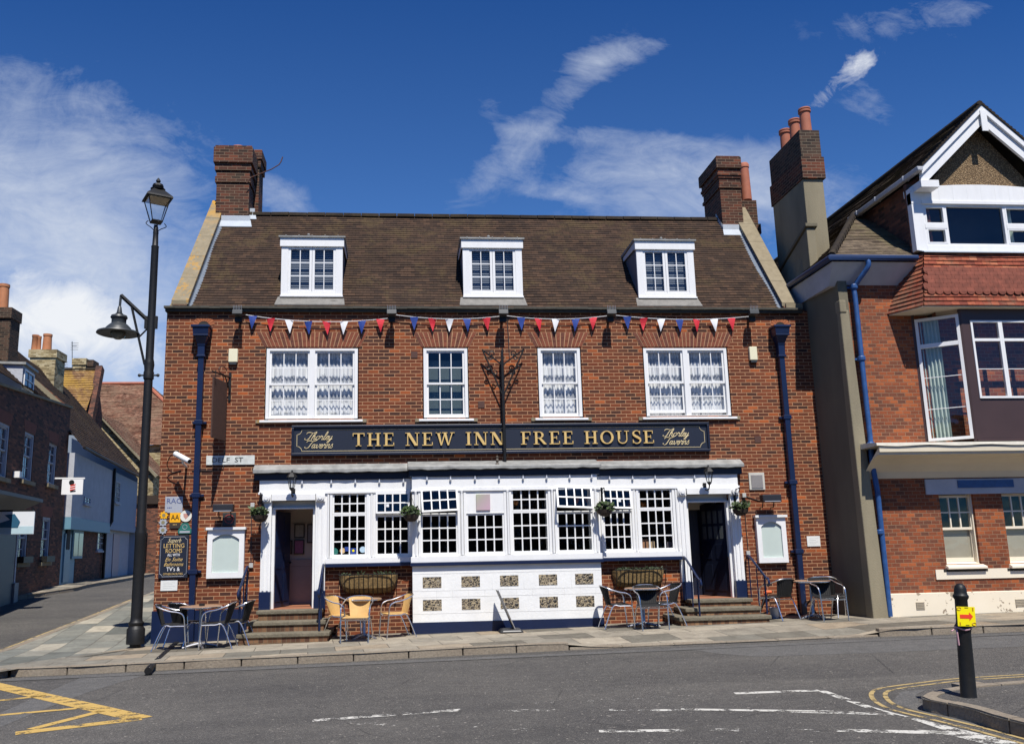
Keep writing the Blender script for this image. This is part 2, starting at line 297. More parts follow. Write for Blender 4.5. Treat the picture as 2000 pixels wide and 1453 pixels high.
    M['pave'] = slabs('york_stone_paving', radians(-6), .92, .62, [(.0, (.13, .115, .09)), (.3, (.19, .18, .15)), (.55, (.27, .24, .19)), (.9, (.34, .30, .235)), (1, (.29, .23, .16))])
    M['pave2'] = slabs('side_street_paving', radians(82), .95, .5, [(.0, (.12, .125, .11)), (.35, (.17, .175, .155)), (.6, (.21, .21, .18)), (.85, (.25, .24, .2)), (1, (.42, .38, .30))])
    # kerb granite
    t = NT('kerb_stone'); p = t.pos(); f = t.noise(p, 30, 5, .7); c = t.mix(t.noise(p, 1.3, 3), (.17, .13, .09, 1), (.29, .25, .19, 1))
    t.col(t.mix(.7, c, t.ramp(f, [(.3, (.6, .6, .6)), (.7, (1.3, 1.3, 1.3))]), 'MULTIPLY')); t.set(.9); t.bump(f, .7, .015); M['kerb'] = t.m
    t = NT('step_stone'); p = t.pos(); f = t.noise(p, 22, 5, .7); c = t.mix(t.noise(p, 2.3, 4), (.10, .088, .06, 1), (.22, .19, .135, 1))
    t.col(t.mix(.8, c, t.ramp(f, [(.3, (.55, .55, .55)), (.7, (1.3, 1.3, 1.3))]), 'MULTIPLY')); t.set(.9); t.bump(f, .7, .015); M['step'] = t.m
    # worn paints
    def worn(name, col, lo, hi, sc=5.0):
        t = NT(name); p = t.pos(); f = t.math('ADD', t.noise(p, sc, 6, .75), t.math('MULTIPLY', t.math('SUBTRACT', t.noise(p, 55, 3, .7), .5), .35))
        a = t.ramp(f, [(lo, (0, 0, 0)), (hi, (1, 1, 1))]); t.put(t.b.inputs['Alpha'], a)
        t.col(t.mix(t.noise(p, 18, 4, .7), C4([v*.72 for v in col]), C4(col))); t.set(.75, 0, .3); return t.m
    M['wline'] = worn('white_road_paint', (.60, .58, .52), .455, .49); M['wline2'] = worn('worn_white_road_paint', (.62, .6, .54), .50, .535, 6); M['wline3'] = worn('very_worn_white_paint', (.6, .58, .52), .60, .625, 6)
    M['yline'] = worn('yellow_road_paint', (.56, .37, .11), .40, .46, 5); M['yline2'] = worn('faded_yellow_line', (.46, .34, .15), .42, .48, 4)
    # glass
    t = NT('window_glass'); g = t.n('ShaderNodeBsdfGlossy'); g.inputs['Roughness'].default_value = .015; g.inputs['Color'].default_value = (.9, .95, 1, 1)
    tr = t.n('ShaderNodeBsdfTransparent'); tr.inputs[0].default_value = (.97, .98, .97, 1); gm = t.n('ShaderNodeNewGeometry'); vm = t.n('ShaderNodeVectorMath', operation='DOT_PRODUCT'); t.put(vm.inputs[0], gm.outputs['Normal']); t.put(vm.inputs[1], gm.outputs['Incoming']); fr = t.math('ADD', .045, t.math('MULTIPLY', t.math('POWER', t.math('SUBTRACT', 1.0, t.math('ABSOLUTE', vm.outputs['Value'])), 5.0), .9))
    wv = t.noise(t.pos(), 1.8, 2); bp = t.n('ShaderNodeBump'); bp.inputs['Strength'].default_value = .12; bp.inputs['Distance'].default_value = .05; t.put(bp.inputs['Height'], wv); t.t.links.new(bp.outputs[0], g.inputs['Normal'])
    mx = t.n('ShaderNodeMixShader'); t.put(mx.inputs[0], t.math('MULTIPLY', fr, 1.15, True)); t.t.links.new(tr.outputs[0], mx.inputs[1]); t.t.links.new(g.outputs[0], mx.inputs[2]); t.t.links.new(mx.outputs[0], t.out.inputs[0]); M['glass'] = t.m
    # net curtains: white lace; grey scalloped bands paint window-frame shadows together with lace pattern
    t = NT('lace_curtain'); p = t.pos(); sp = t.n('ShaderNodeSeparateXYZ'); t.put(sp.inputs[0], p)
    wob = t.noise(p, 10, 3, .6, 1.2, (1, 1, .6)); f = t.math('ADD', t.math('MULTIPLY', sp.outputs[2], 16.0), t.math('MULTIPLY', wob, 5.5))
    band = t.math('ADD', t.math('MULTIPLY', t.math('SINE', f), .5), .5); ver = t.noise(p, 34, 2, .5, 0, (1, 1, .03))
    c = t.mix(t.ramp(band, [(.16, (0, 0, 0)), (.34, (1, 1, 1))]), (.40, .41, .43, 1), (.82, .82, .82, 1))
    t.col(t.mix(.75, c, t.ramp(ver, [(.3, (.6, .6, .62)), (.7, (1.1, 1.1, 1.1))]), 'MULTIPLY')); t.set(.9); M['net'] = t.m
    # pastel plaque
    t = NT('pastel_print'); p = t.pos(); sp = t.n('ShaderNodeSeparateXYZ'); t.put(sp.inputs[0], p)
    d = t.math('ADD', t.math('SUBTRACT', sp.outputs[0], 1.62), t.math('MULTIPLY', t.math('SUBTRACT', sp.outputs[2], 2.62), -1.0))
    t.col(t.ramp(t.math('ADD', t.math('MULTIPLY', d, 1.6), .5, True), [(0, (.38, .46, .26)), (.5, (.42, .36, .33)), (1, (.50, .34, .40))])); M['pastel'] = t.m
    t = NT('sign_board_navy'); p = t.pos(); f = t.noise(p, 9, 6, .75, 0, (1, 1, 5))
    t.col(t.mix(t.ramp(f, [(.62, (0, 0, 0)), (.75, (.2, .2, .2))]), (.008, .013, .028, 1), (.16, .19, .22, 1))); t.set(.5); M['board'] = t.m
    t = NT('old_painted_board'); p = t.pos(); f = t.noise(p, 14, 6, .7)
    t.col(t.mix(f, (.02, .012, .01, 1), (.10, .045, .028, 1))); t.set(.8); M['oldboard'] = t.m
    t = NT('peeling_cream_plinth'); p = t.pos(); f = t.math('MULTIPLY', t.noise(p, 1.6, 6, .7, .5), t.math('ADD', .6, t.noise(p, 7, 4, .6)))
    c = t.mix(t.ramp(f, [(.655, (0, 0, 0)), (.667, (1, 1, 1))]), t.mix(t.noise(p, 2, 5), (.70, .62, .47, 1), (.80, .72, .57, 1)), (.30, .24, .17, 1)); t.col(c); t.set(.8); M['plinth'] = t.m
special()
# ------------------------------------------------------------------ builders
ORG = {}
def link(o): SC.collection.objects.link(o)
def tag(o, label=None, cat=None, group=None, kind=None):
    if label: o['label'] = label
    if cat: o['category'] = cat
    if group: o['group'] = group
    if kind: o['kind'] = kind
    return o
def thing(name, label, cat, loc=(0, 0, 0), group=None):
    o = bpy.data.objects.new(name, None); link(o); o.location = loc; o.empty_display_size = .2; ORG[o.name] = Vector(loc); return tag(o, label, cat, group)
class MB:
    def __init__(s): s.bm = bmesh.new(); s.M = Matrix.Identity(4); s.uv = None
    def v(s, p): return s.bm.verts.new(s.M @ Vector(p))
    def face(s, pts):
        try: return s.bm.faces.new([s.v(p) for p in pts])
        except ValueError: return None
    def box(s, x0, x1, y0, y1, z0, z1):
        if x0 > x1: x0, x1 = x1, x0
        if y0 > y1: y0, y1 = y1, y0
        if z0 > z1: z0, z1 = z1, z0
        V = [s.v((x, y, z)) for x in (x0, x1) for y in (y0, y1) for z in (z0, z1)]
        for f in ((0, 1, 3, 2), (4, 6, 7, 5), (0, 4, 5, 1), (2, 3, 7, 6), (0, 2, 6, 4), (1, 5, 7, 3)): s.bm.faces.new([V[i] for i in f])
        return s
    def prism(s, pts, ext):           # polygon (3-D points) pushed along a vector
        e = Vector(ext); a = [s.v(p) for p in pts]; b = [s.v(Vector(p)+e) for p in pts]; n = len(pts)
        s.bm.faces.new(a[::-1]); s.bm.faces.new(b)
        for i in range(n): s.bm.faces.new((a[i], a[(i+1) % n], b[(i+1) % n], b[i]))
        return s
    def hexa(s, lo, hi):              # two matching polygons
        a = [s.v(p) for p in lo]; b = [s.v(p) for p in hi]; n = len(lo)
        s.bm.faces.new(a[::-1]); s.bm.faces.new(b)
        for i in range(n): s.bm.faces.new((a[i], a[(i+1) % n], b[(i+1) % n], b[i]))
        return s
    def tube(s, pts, r, n=8, closed=False):
        pts = [Vector(p) for p in pts]; rs = r if isinstance(r, (list, tuple)) else [r]*len(pts); rings = []; m = len(pts); ref = None
        for i, p in enumerate(pts):
            if closed: d = pts[(i+1) % m]-pts[i-1]
            else: d = pts[min(i+1, m-1)]-pts[max(i-1, 0)]
            if d.length < 1e-9: d = Vector((0, 0, 1))
            d.normalize()
            if ref is None: ref = Vector((0, 0, 1)) if abs(d.z) < .9 else Vector((1, 0, 0))
            a = ref-d*ref.dot(d)
            if a.length < 1e-4: a = d.orthogonal()
            a.normalize(); ref = a; b = d.cross(a)
            rings.append([s.v(p+a*(rs[i]*cos(2*pi*k/n))+b*(rs[i]*sin(2*pi*k/n))) for k in range(n)])
        for i in range(m if closed else m-1):
            A, B = rings[i], rings[(i+1) % m]
            for k in range(n): s.bm.faces.new((A[k], A[(k+1) % n], B[(k+1) % n], B[k]))
        if not closed: s.bm.faces.new(rings[0][::-1]); s.bm.faces.new(rings[-1])
        return s
    def lathe(s, prof, c=(0, 0, 0), n=20, cap=True):
        c = Vector(c); rings = [[s.v(c+Vector((max(r, 1e-4)*cos(2*pi*k/n), max(r, 1e-4)*sin(2*pi*k/n), z))) for k in range(n)] for r, z in prof]
        for A, B in zip(rings, rings[1:]):
            for k in range(n): s.bm.faces.new((A[k], A[(k+1) % n], B[(k+1) % n], B[k]))
        if cap: s.bm.faces.new(rings[0][::-1]); s.bm.faces.new(rings[-1])
        return s
    def disc(s, c, r, y0, y1, n=24, rz=None):    # a disc facing -y
        rz = rz or r
        return s.prism([(c[0]+r*cos(2*pi*k/n), y0, c[1]+rz*sin(2*pi*k/n)) for k in range(n)], (0, y1-y0, 0))
    def ball(s, c, r, n=10, sq=(1, 1, 1)):
        k = n//2
        prof = [(r*sin(pi*i/k), -r*cos(pi*i/k)) for i in range(k+1)]
        c = Vector(c); rings = [[s.v(c+Vector((max(a, 1e-4)*cos(2*pi*j/n)*sq[0], max(a, 1e-4)*sin(2*pi*j/n)*sq[1], z*sq[2]))) for j in range(n)] for a, z in prof]
        for A, B in zip(rings, rings[1:]):
            for j in range(n): s.bm.faces.new((A[j], A[(j+1) % n], B[(j+1) % n], B[j]))
        return s
    def build(s, name, mat, parent=None, smooth=False, bevel=0.0, origin=None):
        bmesh.ops.recalc_face_normals(s.bm, faces=s.bm.faces)
        org = Vector(origin) if origin is not None else (ORG[parent.name] if parent else Vector((0, 0, 0)))
        bmesh.ops.translate(s.bm, verts=s.bm.verts, vec=-org)
        me = bpy.data.meshes.new(name); s.bm.to_mesh(me); s.bm.free()
        o = bpy.data.objects.new(name, me); link(o); me.materials.append(mat)
        if parent:
            o.parent = parent
        else: o.location = org
        ORG[o.name] = org
        if smooth:
            for p in me.polygons: p.use_smooth = True
            try: me.set_sharp_from_angle(angle=radians(40))
            except Exception: pass
        if bevel:
            m = o.modifiers.new('bevel', 'BEVEL'); m.width = bevel; m.segments = 2; m.limit_method = 'ANGLE'; m.angle_limit = radians(35)
        return o
def children_of(o): return [c for c in bpy.data.objects if c.parent == o]
def copy_tree(o, parent=None):
    c = o.copy(); link(c); c.parent = parent
    for ch in children_of(o): copy_tree(ch, c)
    return c
def arc(c, r, a0, a1, n, f):          # helper: points of an arc mapped by f(u, v)
    return [f(c[0]+r*cos(radians(a0+(a1-a0)*i/n)), c[1]+r*sin(radians(a0+(a1-a0)*i/n))) for i in range(n+1)]
def crom(pts, k=6):
    P = [pts[0]]+list(pts)+[pts[-1]]; out = []
    for i in range(1, len(P)-2):
        a, b, c, d = [Vector(q) for q in P[i-1:i+3]]
        for j in range(k):
            t = j/k; out.append(.5*((2*b)+(c-a)*t+(2*a-5*b+4*c-d)*t*t+(3*b-a-3*c+d)*t*t*t))
    out.append(Vector(P[-2])); return out
def wall(mb, x0, x1, z0, z1, holes, y=0.0, reveal=.12):
    xs = sorted({x0, x1, *[h[0] for h in holes], *[h[1] for h in holes]}); zs = sorted({z0, z1, *[h[2] for h in holes], *[h[3] for h in holes]})
    xs = [x for x in xs if x0 <= x <= x1]; zs = [z for z in zs if z0 <= z <= z1]
    for a, b in zip(xs, xs[1:]):
        for c, d in zip(zs, zs[1:]):
            mx, mz = (a+b)/2, (c+d)/2
            if any(h[0] < mx < h[1] and h[2] < mz < h[3] for h in holes): continue
            mb.face([(a, y, c), (b, y, c), (b, y, d), (a, y, d)])
    for h in holes:
        a, b, c, d = h
        mb.face([(a, y, c), (a, y, d), (a, y+reveal, d), (a, y+reveal, c)]); mb.face([(b, y, c), (b, y, d), (b, y+reveal, d), (b, y+reveal, c)])
        mb.face([(a, y, d), (b, y, d), (b, y+reveal, d), (a, y+reveal, d)]); mb.face([(a, y, c), (b, y, c), (b, y+reveal, c), (a, y+reveal, c)])
def sash(mb, x0, x1, z0, z1, y, cols, rows, st=.045, bar=.022, dp=.035, bot=None):
    bot = bot or st
    mb.box(x0, x0+st, y, y+dp, z0, z1); mb.box(x1-st, x1, y, y+dp, z0, z1)
    mb.box(x0+st, x1-st, y+.001, y+dp, z1-st, z1); mb.box(x0+st, x1-st, y+.001, y+dp, z0, z0+bot)
    for i in range(1, cols):
        x = x0+st+(x1-x0-2*st)*i/cols; mb.box(x-bar/2, x+bar/2, y+.003, y+dp-.006, z0+bot, z1-st)
    for j in range(1, rows):
        z = z0+bot+(z1-z0-st-bot)*j/rows; mb.box(x0+st, x1-st, y+.006, y+dp-.009, z-bar/2, z+bar/2)
def tiles(bl, br, tl, tr, gauge, mat, name, parent, lift=.022, seg=.5, wob=.008, scallop=None):
    bl, br, tl, tr = map(Vector, (bl, br, tl, tr)); L = ((tl+tr)/2-(bl+br)/2).length; rows = max(1, round(L/gauge)); n = (br-bl).cross(tl-bl).normalized()
    if n.length == 0: n = (br-bl).cross(tr-bl).normalized()
    bm = bmesh.new(); uvl = bm.loops.layers.uv.new('UVMap'); ux = (br-bl).normalized()
    for i in range(rows):
        a0, a1 = bl.lerp(tl, i/rows), br.lerp(tr, i/rows); b0, b1 = bl.lerp(tl, (i+1)/rows), br.lerp(tr, (i+1)/rows)
        w = max((a1-a0).length, .02); m = max(1, int(w/seg)); lo = []; hi = []
        for j in range(m+1):
            f = j/m; p = a0.lerp(a1, f); q = b0.lerp(b1, f); jt = random.uniform(-wob, wob)
            sag = n*(wob*2*sin(p.x*1.3+p.z*2.1+p.y))
            lo.append((p+n*(lift+jt)+sag, p+sag-n*.01)); hi.append(q+sag)
        for j in range(m):
            for quad, vv in (((lo[j][0], lo[j+1][0], hi[j+1], hi[j]), (i*gauge+.004, (i+1)*gauge-.004)), ((lo[j][1], lo[j+1][1], lo[j+1][0], lo[j][0]), (i*gauge+.004, i*gauge+.006))):
                try: fc = bm.faces.new([bm.verts.new(q) for q in quad])
                except ValueError: continue
                for k, lp in enumerate(fc.loops):
                    q = quad[k]; lp[uvl].uv = ((q-bl).dot(ux), vv[0] if k < 2 else vv[1])
    org = ORG[parent.name] if parent else Vector((0, 0, 0)); bmesh.ops.translate(bm, verts=bm.verts, vec=-org)
    me = bpy.data.meshes.new(name); bm.to_mesh(me); bm.free(); o = bpy.data.objects.new(name, me); link(o); me.materials.append(mat)
    if parent: o.parent = parent
    ORG[o.name] = org; return o
def text(s, x, z, y, size, mat, parent, name='lettering', align='CENTER', shear=0.0, width=None, ext=.002, rotx=None, M4=None):
    cu = bpy.data.curves.new(name, 'FONT'); cu.body = s; cu.size = size; cu.align_x = align; cu.align_y = 'CENTER'; cu.shear = shear; cu.extrude = ext; cu.resolution_u = 2
    o = bpy.data.objects.new(name, cu); link(o); bpy.context.view_layer.update()
    dg = bpy.context.evaluated_depsgraph_get(); me = bpy.data.meshes.new_from_object(o.evaluated_get(dg)); bpy.data.objects.remove(o); bpy.data.curves.remove(cu)
    w = max(v.co.x for v in me.vertices)-min(v.co.x for v in me.vertices); k = (width/w) if width else 1
    Mx = (M4 or Matrix.Translation((x, y, z))) @ Matrix.Rotation(radians(90), 4, 'X') @ Matrix.Diagonal((k, 1, 1, 1))
    me.transform(Matrix.Translation(-ORG[parent.name]) @ Mx); me.materials.clear(); me.materials.append(mat); me.name = name
    o = bpy.data.objects.new(name, me); link(o); o.parent = parent; ORG[o.name] = ORG[parent.name]; return o
# ------------------------------------------------------------------ ground, roads, pavements
def structure(o): return tag(o, kind='structure')
def sheet(name, xs, ys, off, mat, f=None):
    mb = MB()
    for a, b in zip(xs, xs[1:]):
        for c, d in zip(ys, ys[1:]): mb.face([(x, y, G(x, y)+off) for x, y in ((a, c), (b, c), (b, d), (a, d))])
    bmesh.ops.remove_doubles(mb.bm, verts=mb.bm.verts, dist=.001)
    return structure(mb.build(name, mat))
def fr(a, b, n): return [a+(b-a)*i/n for i in range(n+1)]
RZ = -.12
sheet('road', [-900, -300, -100, -40]+fr(-30, 16, 46)+[30, 80, 300, 900], [-300, -80, -40]+fr(-25, 30, 55)+[50, 120, 400, 1200], RZ, M['asphalt'])
def smooth_poly(pts, k=5): return [Vector((*p, 0)) if len(p) == 2 else Vector(p) for p in pts]
kb = [onG(x, y, RZ) for x, y in ((0, 1322), (150, 1317), (290, 1310), (430, 1303), (700, 1291), (900, 1280), (1100, 1270), (1300, 1261), (1500, 1253), (1680, 1244), (1790, 1241), (2000, 1233))]
kb2 = [(p.x, p.y) for p in kb]
kerb_line = [(-9.3, 60), (-8.3, 24), (-7.9, 12), (-7.72, 6), (-7.65, 1.5), (-7.6, -.5), (-7.4, -2.0), (-6.9, -3.2), (-6.4, -3.9)]+kb2+[(15, kb2[-1][1]+.1), (40, kb2[-1][1]+.6)]
def dropf(q):        # the dropped kerb on the right half of the pavement
    if q.y > -1.6: return 0.0
    return -.105*sstep((q.x-2.4)/1.2)*sstep((8.6-q.x)/.9)*sstep((-1.6-q.y)/.9)
def strip_between(name, line, inner, off, mat):
    mb = MB()
    for (a, b), (c, d) in zip(zip(line, line[1:]), zip(inner, inner[1:])):
        n = 4
        for i in range(n):
            p0 = Vector(a).lerp(Vector(b), i/n); p1 = Vector(a).lerp(Vector(b), (i+1)/n); q0 = Vector(c).lerp(Vector(d), i/n); q1 = Vector(c).lerp(Vector(d), (i+1)/n)
            m = 3
            for j in range(m):
                A = p0.lerp(q0, j/m); B = p1.lerp(q1, j/m); Cc = p1.lerp(q1, (j+1)/m); D = p0.lerp(q0, (j+1)/m)
                mb.face([(q.x, q.y, G(q.x, q.y)+off+(dropf(q) if name == 'pavement' else 0)) for q in (A, B, Cc, D)])
    bmesh.ops.remove_doubles(mb.bm, verts=mb.bm.verts, dist=.001)
    return structure(mb.build(name, mat))
inner = [(min(max(x, -4.2), 40), max(y, .6)) if i > 5 else (-4.2, max(y, .7)) for i, (x, y) in enumerate(kerb_line)]
n_side = 7
strip_between('pavement', [(x, y) for x, y in kerb_line[n_side:]], [(x if x > -4.2 else -4.2, .6+.05*i) for i, (x, y) in enumerate(kerb_line[n_side:])], 0, M['pave'])
strip_between('side_pavement', kerb_line[:n_side+1], [(-4.2, y+.9) if y > 0 else (-4.2, .6) for x, y in kerb_line[:n_side+1]], 0, M['pave2'])
def kerb(name, line, top, width, side, seg=.9, drop=None, z0=-.2, mat=None, sub=1):     # kerb stones following a line
    mb = MB(); P = [Vector(q) for q in line]; pts = [P[0]]; flags = []; step = seg/sub; i = 0; acc = 0
    for a, b in zip(P, P[1:]):
        L = (b-a).length; big = L > 12
        if big: pts += [a.lerp(b, k/6) for k in range(1, 7)]; acc = 0; continue
        d = step-acc
        while d <= L: pts.append(a.lerp(b, d/L)); d += step
        acc = L-(d-step)
    if (pts[-1]-P[-1]).length > .02: pts.append(P[-1])
    jt = 0
    for i, (a, b) in enumerate(zip(pts, pts[1:])):
        d = (b-a); L = d.length; d = d/L; nn = Vector((-d.y, d.x))*side; g = min(.008, L*.1); a2 = a+d*(g if i % sub == 0 else 0); b2 = b-d*(g if i % sub == sub-1 else -.0005)
        if i % sub == 0: jt = random.uniform(-.009, .009)
        tp = top if drop is None else drop((a.x+b.x)/2, top)
        lo = []; hi = []
        for q, k in ((a2, 0), (b2, 0), (b2+nn*width, 1), (a2+nn*width, 1)):
            z = G(q.x, q.y); lo.append((q.x, q.y, z+z0)); hi.append((q.x-(nn.x*-.012 if not k else 0), q.y-(nn.y*-.012 if not k else 0), z+tp+jt))
        mb.hexa(lo, hi)
    return structure(mb.build(name, mat or M['kerb'], bevel=.018 if sub == 1 else 0))
def drp(x, top):
    return top-.10*sstep((x-2.4)/1.2)*sstep((8.6-x)/.9)
kerb('kerb', kerb_line, .012, .16, 1, drop=drp)
# dropped apron is the flush strip in front of the right half; far pavement across the side street
H0 = Vector((-11.59, 8.58)); Hu = Vector((-.135, .991)).normalized(); Hn = Vector((Hu.y, -Hu.x))    # left row of houses: along the street, and out towards it
fk = [(onG(x, y, 0).x, onG(x, y, 0).y) for x, y in ((0, 1187), (75, 1166), (150, 1148), (225, 1133), (300, 1120))]
fk = [(fk[0][0]+4.0, fk[0][1]-26), (fk[0][0]+.6, fk[0][1]-5)]+fk+[(fk[-1][0]-4, fk[-1][1]+30)]
def hpt(s, d, z): q = H0+Hu*s+Hn*d; return (q.x, q.y, z)
strip_between('far_pavement', fk, [tuple(H0+Hu*((Vector(p)-H0).dot(Hu))-Hn*.3) for p in fk], .0, M['pave'])
kerb('far_kerb', fk, .012, .15, 1)
# double yellow lines in the side street and round the right-hand island
def ribbon(name, line, off, w, mat, z=RZ+.004, kind='structure', cl=False):
    mb = MB(); P = [Vector(p[:2]) for p in line]; L = []; Rr = []
    for i, p in enumerate(P):
        d = (P[min(i+1, len(P)-1)]-P[max(i-1, 0)]).normalized(); n = Vector((-d.y, d.x)); L.append(p+n*(off-w/2)); Rr.append(p+n*(off+w/2))
    for i in range(len(P)-1): mb.face([(q.x, q.y, G(q.x, q.y)+z) for q in (L[i], L[i+1], Rr[i+1], Rr[i])])
    return tag(mb.build(name, mat), kind=kind)
def dens(line, k=8):
    return [(p.x, p.y) for p in crom([(a, b, 0) for a, b in line], k)]
sy = [(-9.3-.2, 60), (-8.3, 24), (-7.9, 12), (-7.72, 6), (-7.65, 1.5), (-7.6, -.5), (-7.4, -2.0)]
ribbon('yellow_line', dens(sy), -.34, .055, M['yline2']); ribbon('yellow_line', dens(sy), -.18, .055, M['yline2'])
isl = [onG(x, y, 0) for x, y in ((2000, 1413), (1900, 1385), (1840, 1372), (1803, 1364), (1803, 1357), (1830, 1347), (1870, 1340), (1930, 1335), (2000, 1329))]
isl = [(p.x, p.y) for p in isl]
isl = [(isl[0][0]+.35, isl[0][1]-3.0)]+isl+[(16, isl[-1][1]+1.2)]
ie = dens(isl, 5)
mb = MB(); mb.bm.faces.new([mb.v((x, y, G(x, y)-.003)) for x, y in ie]+[mb.v((16, -14, .1))]); structure(mb.build('island_pavement', M['asphalt']))
kerb('island_kerb', ie, .012, .13, -1, seg=.8, sub=4)
yl = [onG(x, y, RZ) for x, y in ((2000, 1453), (1900, 1425), (1800, 1400), (1740, 1385), (1708, 1368), (1703, 1352), (1725, 1343), (1790, 1334), (1870, 1325), (2000, 1317))]
yl = [(p.x, p.y) for p in yl]; ribbon('yellow_line', dens(yl), 0, .05, M['yline2']); ribbon('yellow_line', dens(yl), -.14, .05, M['yline2'])
def patch(name, pts, mat, z=RZ+.004): 
    mb = MB(); q = [onG(x, y, RZ) for x, y in pts]; mb.face([(p.x, p.y, G(p.x, p.y)+z) for p in q]); return structure(mb.build(name, mat))
def rline(name, a, b, w, mat, n=14, jit=.0):
    A = onG(*a, RZ); B = onG(*b, RZ); d = (B-A); line = [(A.x+d.x*i/n, A.y+d.y*i/n) for i in range(n+1)]; ribbon(name, line, 0, w, mat)
rline('white_line', (1668, 1390), (1330, 1385), .10, M['wline']); rline('white_line', (1525, 1389), (1745, 1395), .10, M['wline'])
rline('white_line', (1335, 1387), (1190, 1386), .10, M['wline2']); rline('white_line', (1170, 1386), (840, 1389), .10, M['wline3']); 
rline('white_line', (1600, 1348), (1435, 1354), .12, M['wline']); rline('white_line', (1430, 1354), (1000, 1375), .12, M['wline3'])
rline('white_line', (900, 1386), (610, 1407), .12, M['wline2'])
rline('white_line', (1850, 1431), (1632, 1426), .13, M['wline']); rline('white_line', (1620, 1427), (1360, 1425), .11, M['wline3']); rline('white_line', (1355, 1426), (1170, 1428), .11, M['wline2']); rline('white_line', (1150, 1430), (640, 1410), .12, M['wline3'])
rline('white_line', (1605, 1349), (1700, 1382), .10, M['wline2'])
patch('white_line', [(1690, 1376), (1745, 1392), (1860, 1420), (1995, 1452), (1925, 1453), (1860, 1437), (1790, 1425), (1850, 1428), (1760, 1398), (1720, 1388)], M['wline'])
# yellow hatched marking at the left
for a, b, w in (((-60, 1325), (276, 1403), .27), ((276, 1403), (30, 1432), .20), ((150, 1383), (-20, 1398), .12), ((200, 1388), (60, 1424), .13), ((90, 1358), (-40, 1372), .12)):
    rline('yellow_marking', a, b, w, M['yline'])
def patchw(pts, z=RZ+.002): 
    mb = MB(); q = [onG(x, y, RZ) for x, y in pts]; mb.face([(p.x, p.y, G(p.x, p.y)+z) for p in q]); return structure(mb.build('road_patch', M['asphalt2']))
patchw([(1350, 1268), (1700, 1252), (2000, 1240), (2000, 1262), (1700, 1275), (1480, 1282), (1400, 1276)])
patchw([(0, 1392), (160, 1322), (290, 1316), (170, 1352), (60, 1395), (0, 1420)])
patchw([(1740, 1372), (1760, 1350), (1810, 1346), (1790, 1356), (1795, 1372), (1850, 1385), (2000, 1425), (2000, 1440), (1800, 1390)])
patchw([(0, 1326), (2000, 1235), (2000, 1239), (0, 1331)], RZ+.006)
# drainage gully crossing the pavement to the kerb
a = onG(368, 1232); b = onG(292, 1303, -.02); dd = (b-a); dn = Vector((-dd.y, dd.x, 0)).normalized()*.045
mb = MB(); mb.hexa([a-dn+Vector((0, 0, -.03)), a+dn+Vector((0, 0, -.03)), b+dn+Vector((0, 0, -.03)), b-dn+Vector((0, 0, -.03))], [a-dn+Vector((0, 0, .012)), a+dn+Vector((0, 0, .012)), b+dn+Vector((0, 0, .012)), b-dn+Vector((0, 0, .012))])
mb.tube([b-dd.normalized()*.1+Vector((0, 0, -.02)), b+dd.normalized()*.16+Vector((0, 0, -.03))], .055, 12)
tag(mb.build('drain_channel', M['iron'], origin=b), 'dark iron drain channel crossing the pavement to the kerb', 'drain')
# ------------------------------------------------------------------ the pub
PX0, PX1, PZ = -4.87, 9.16, 6.72
pub = thing('pub_building', 'red brick corner pub with white shopfront, navy signboard and brown tiled roof', 'pub building', (2, 0, 0))
UW = [R4(519.5, 679.5, 702.5, 820), R4(825, 678.8, 917, 818), R4(1048, 678.8, 1140, 816.5), R4(1254, 677.5, 1430, 813)]
wz0 = sum(w[2] for w in UW)/4; wz1 = sum(w[3] for w in UW)/4; UW = [(w[0], w[1], wz0, wz1) for w in UW]
UW[0] = (-2.81, -.87, wz0, wz1)
SILLZ = onY(980, 1097, 0).z; LEADZ = onY(980, 912, 0).z; FL = .545
SFX0, SFX1 = onY(507, 940, -.1).x, onY(1440, 930, -.1).x
dL = (onY(527, 1090, 0).x, onY(618, 1090, 0).x); dR = (onY(1346, 1080, 0).x, onY(1432, 1080, 0).x)
xp1 = onY(806, 1150, -.42).x; xp2 = onY(1176, 1150, -.42).x      # centre bay
arches = [(onY(398, 632, 0).x, .17), (onY(1524, 640, 0).x, .17)]; AZ_ = onY(398, 638, 0).z
holes = [(a+.02, b-.02, c+.03, d-.02) for a, b, c, d in UW]+[(SFX0+.2, SFX1-.2, SILLZ, LEADZ-.25), (dL[0], dL[1], FL, SILLZ), (dR[0], dR[1], FL, SILLZ)]
for ax, ar in arches: holes.append((ax-.11, ax+.11, AZ_-.1, AZ_+.02))
mb = MB(); wall(mb, PX0, PX1, -.3, PZ, holes, 0, .13)
mb.face([(PX0, 0, -.3), (PX0, 8, -.3), (PX0, 8, PZ), (PX0, 0, PZ)]); mb.face([(PX1, 0, -.3), (PX1, 8, -.3), (PX1, 8, PZ), (PX1, 0, PZ)]); mb.face([(PX0, 8, -.3), (PX1, 8, -.3), (PX1, 8, PZ), (PX0, 8, PZ)])
mb.build('front_wall', M['brick'], pub)
mb = MB()    # navy painted base at the left corner
mb.box(PX0-.02, onY(483, 1195, 0).x, -.02, .3, -.3, onY(430, 1190, 0).z); mb.build('painted_base', M['navy'], pub)
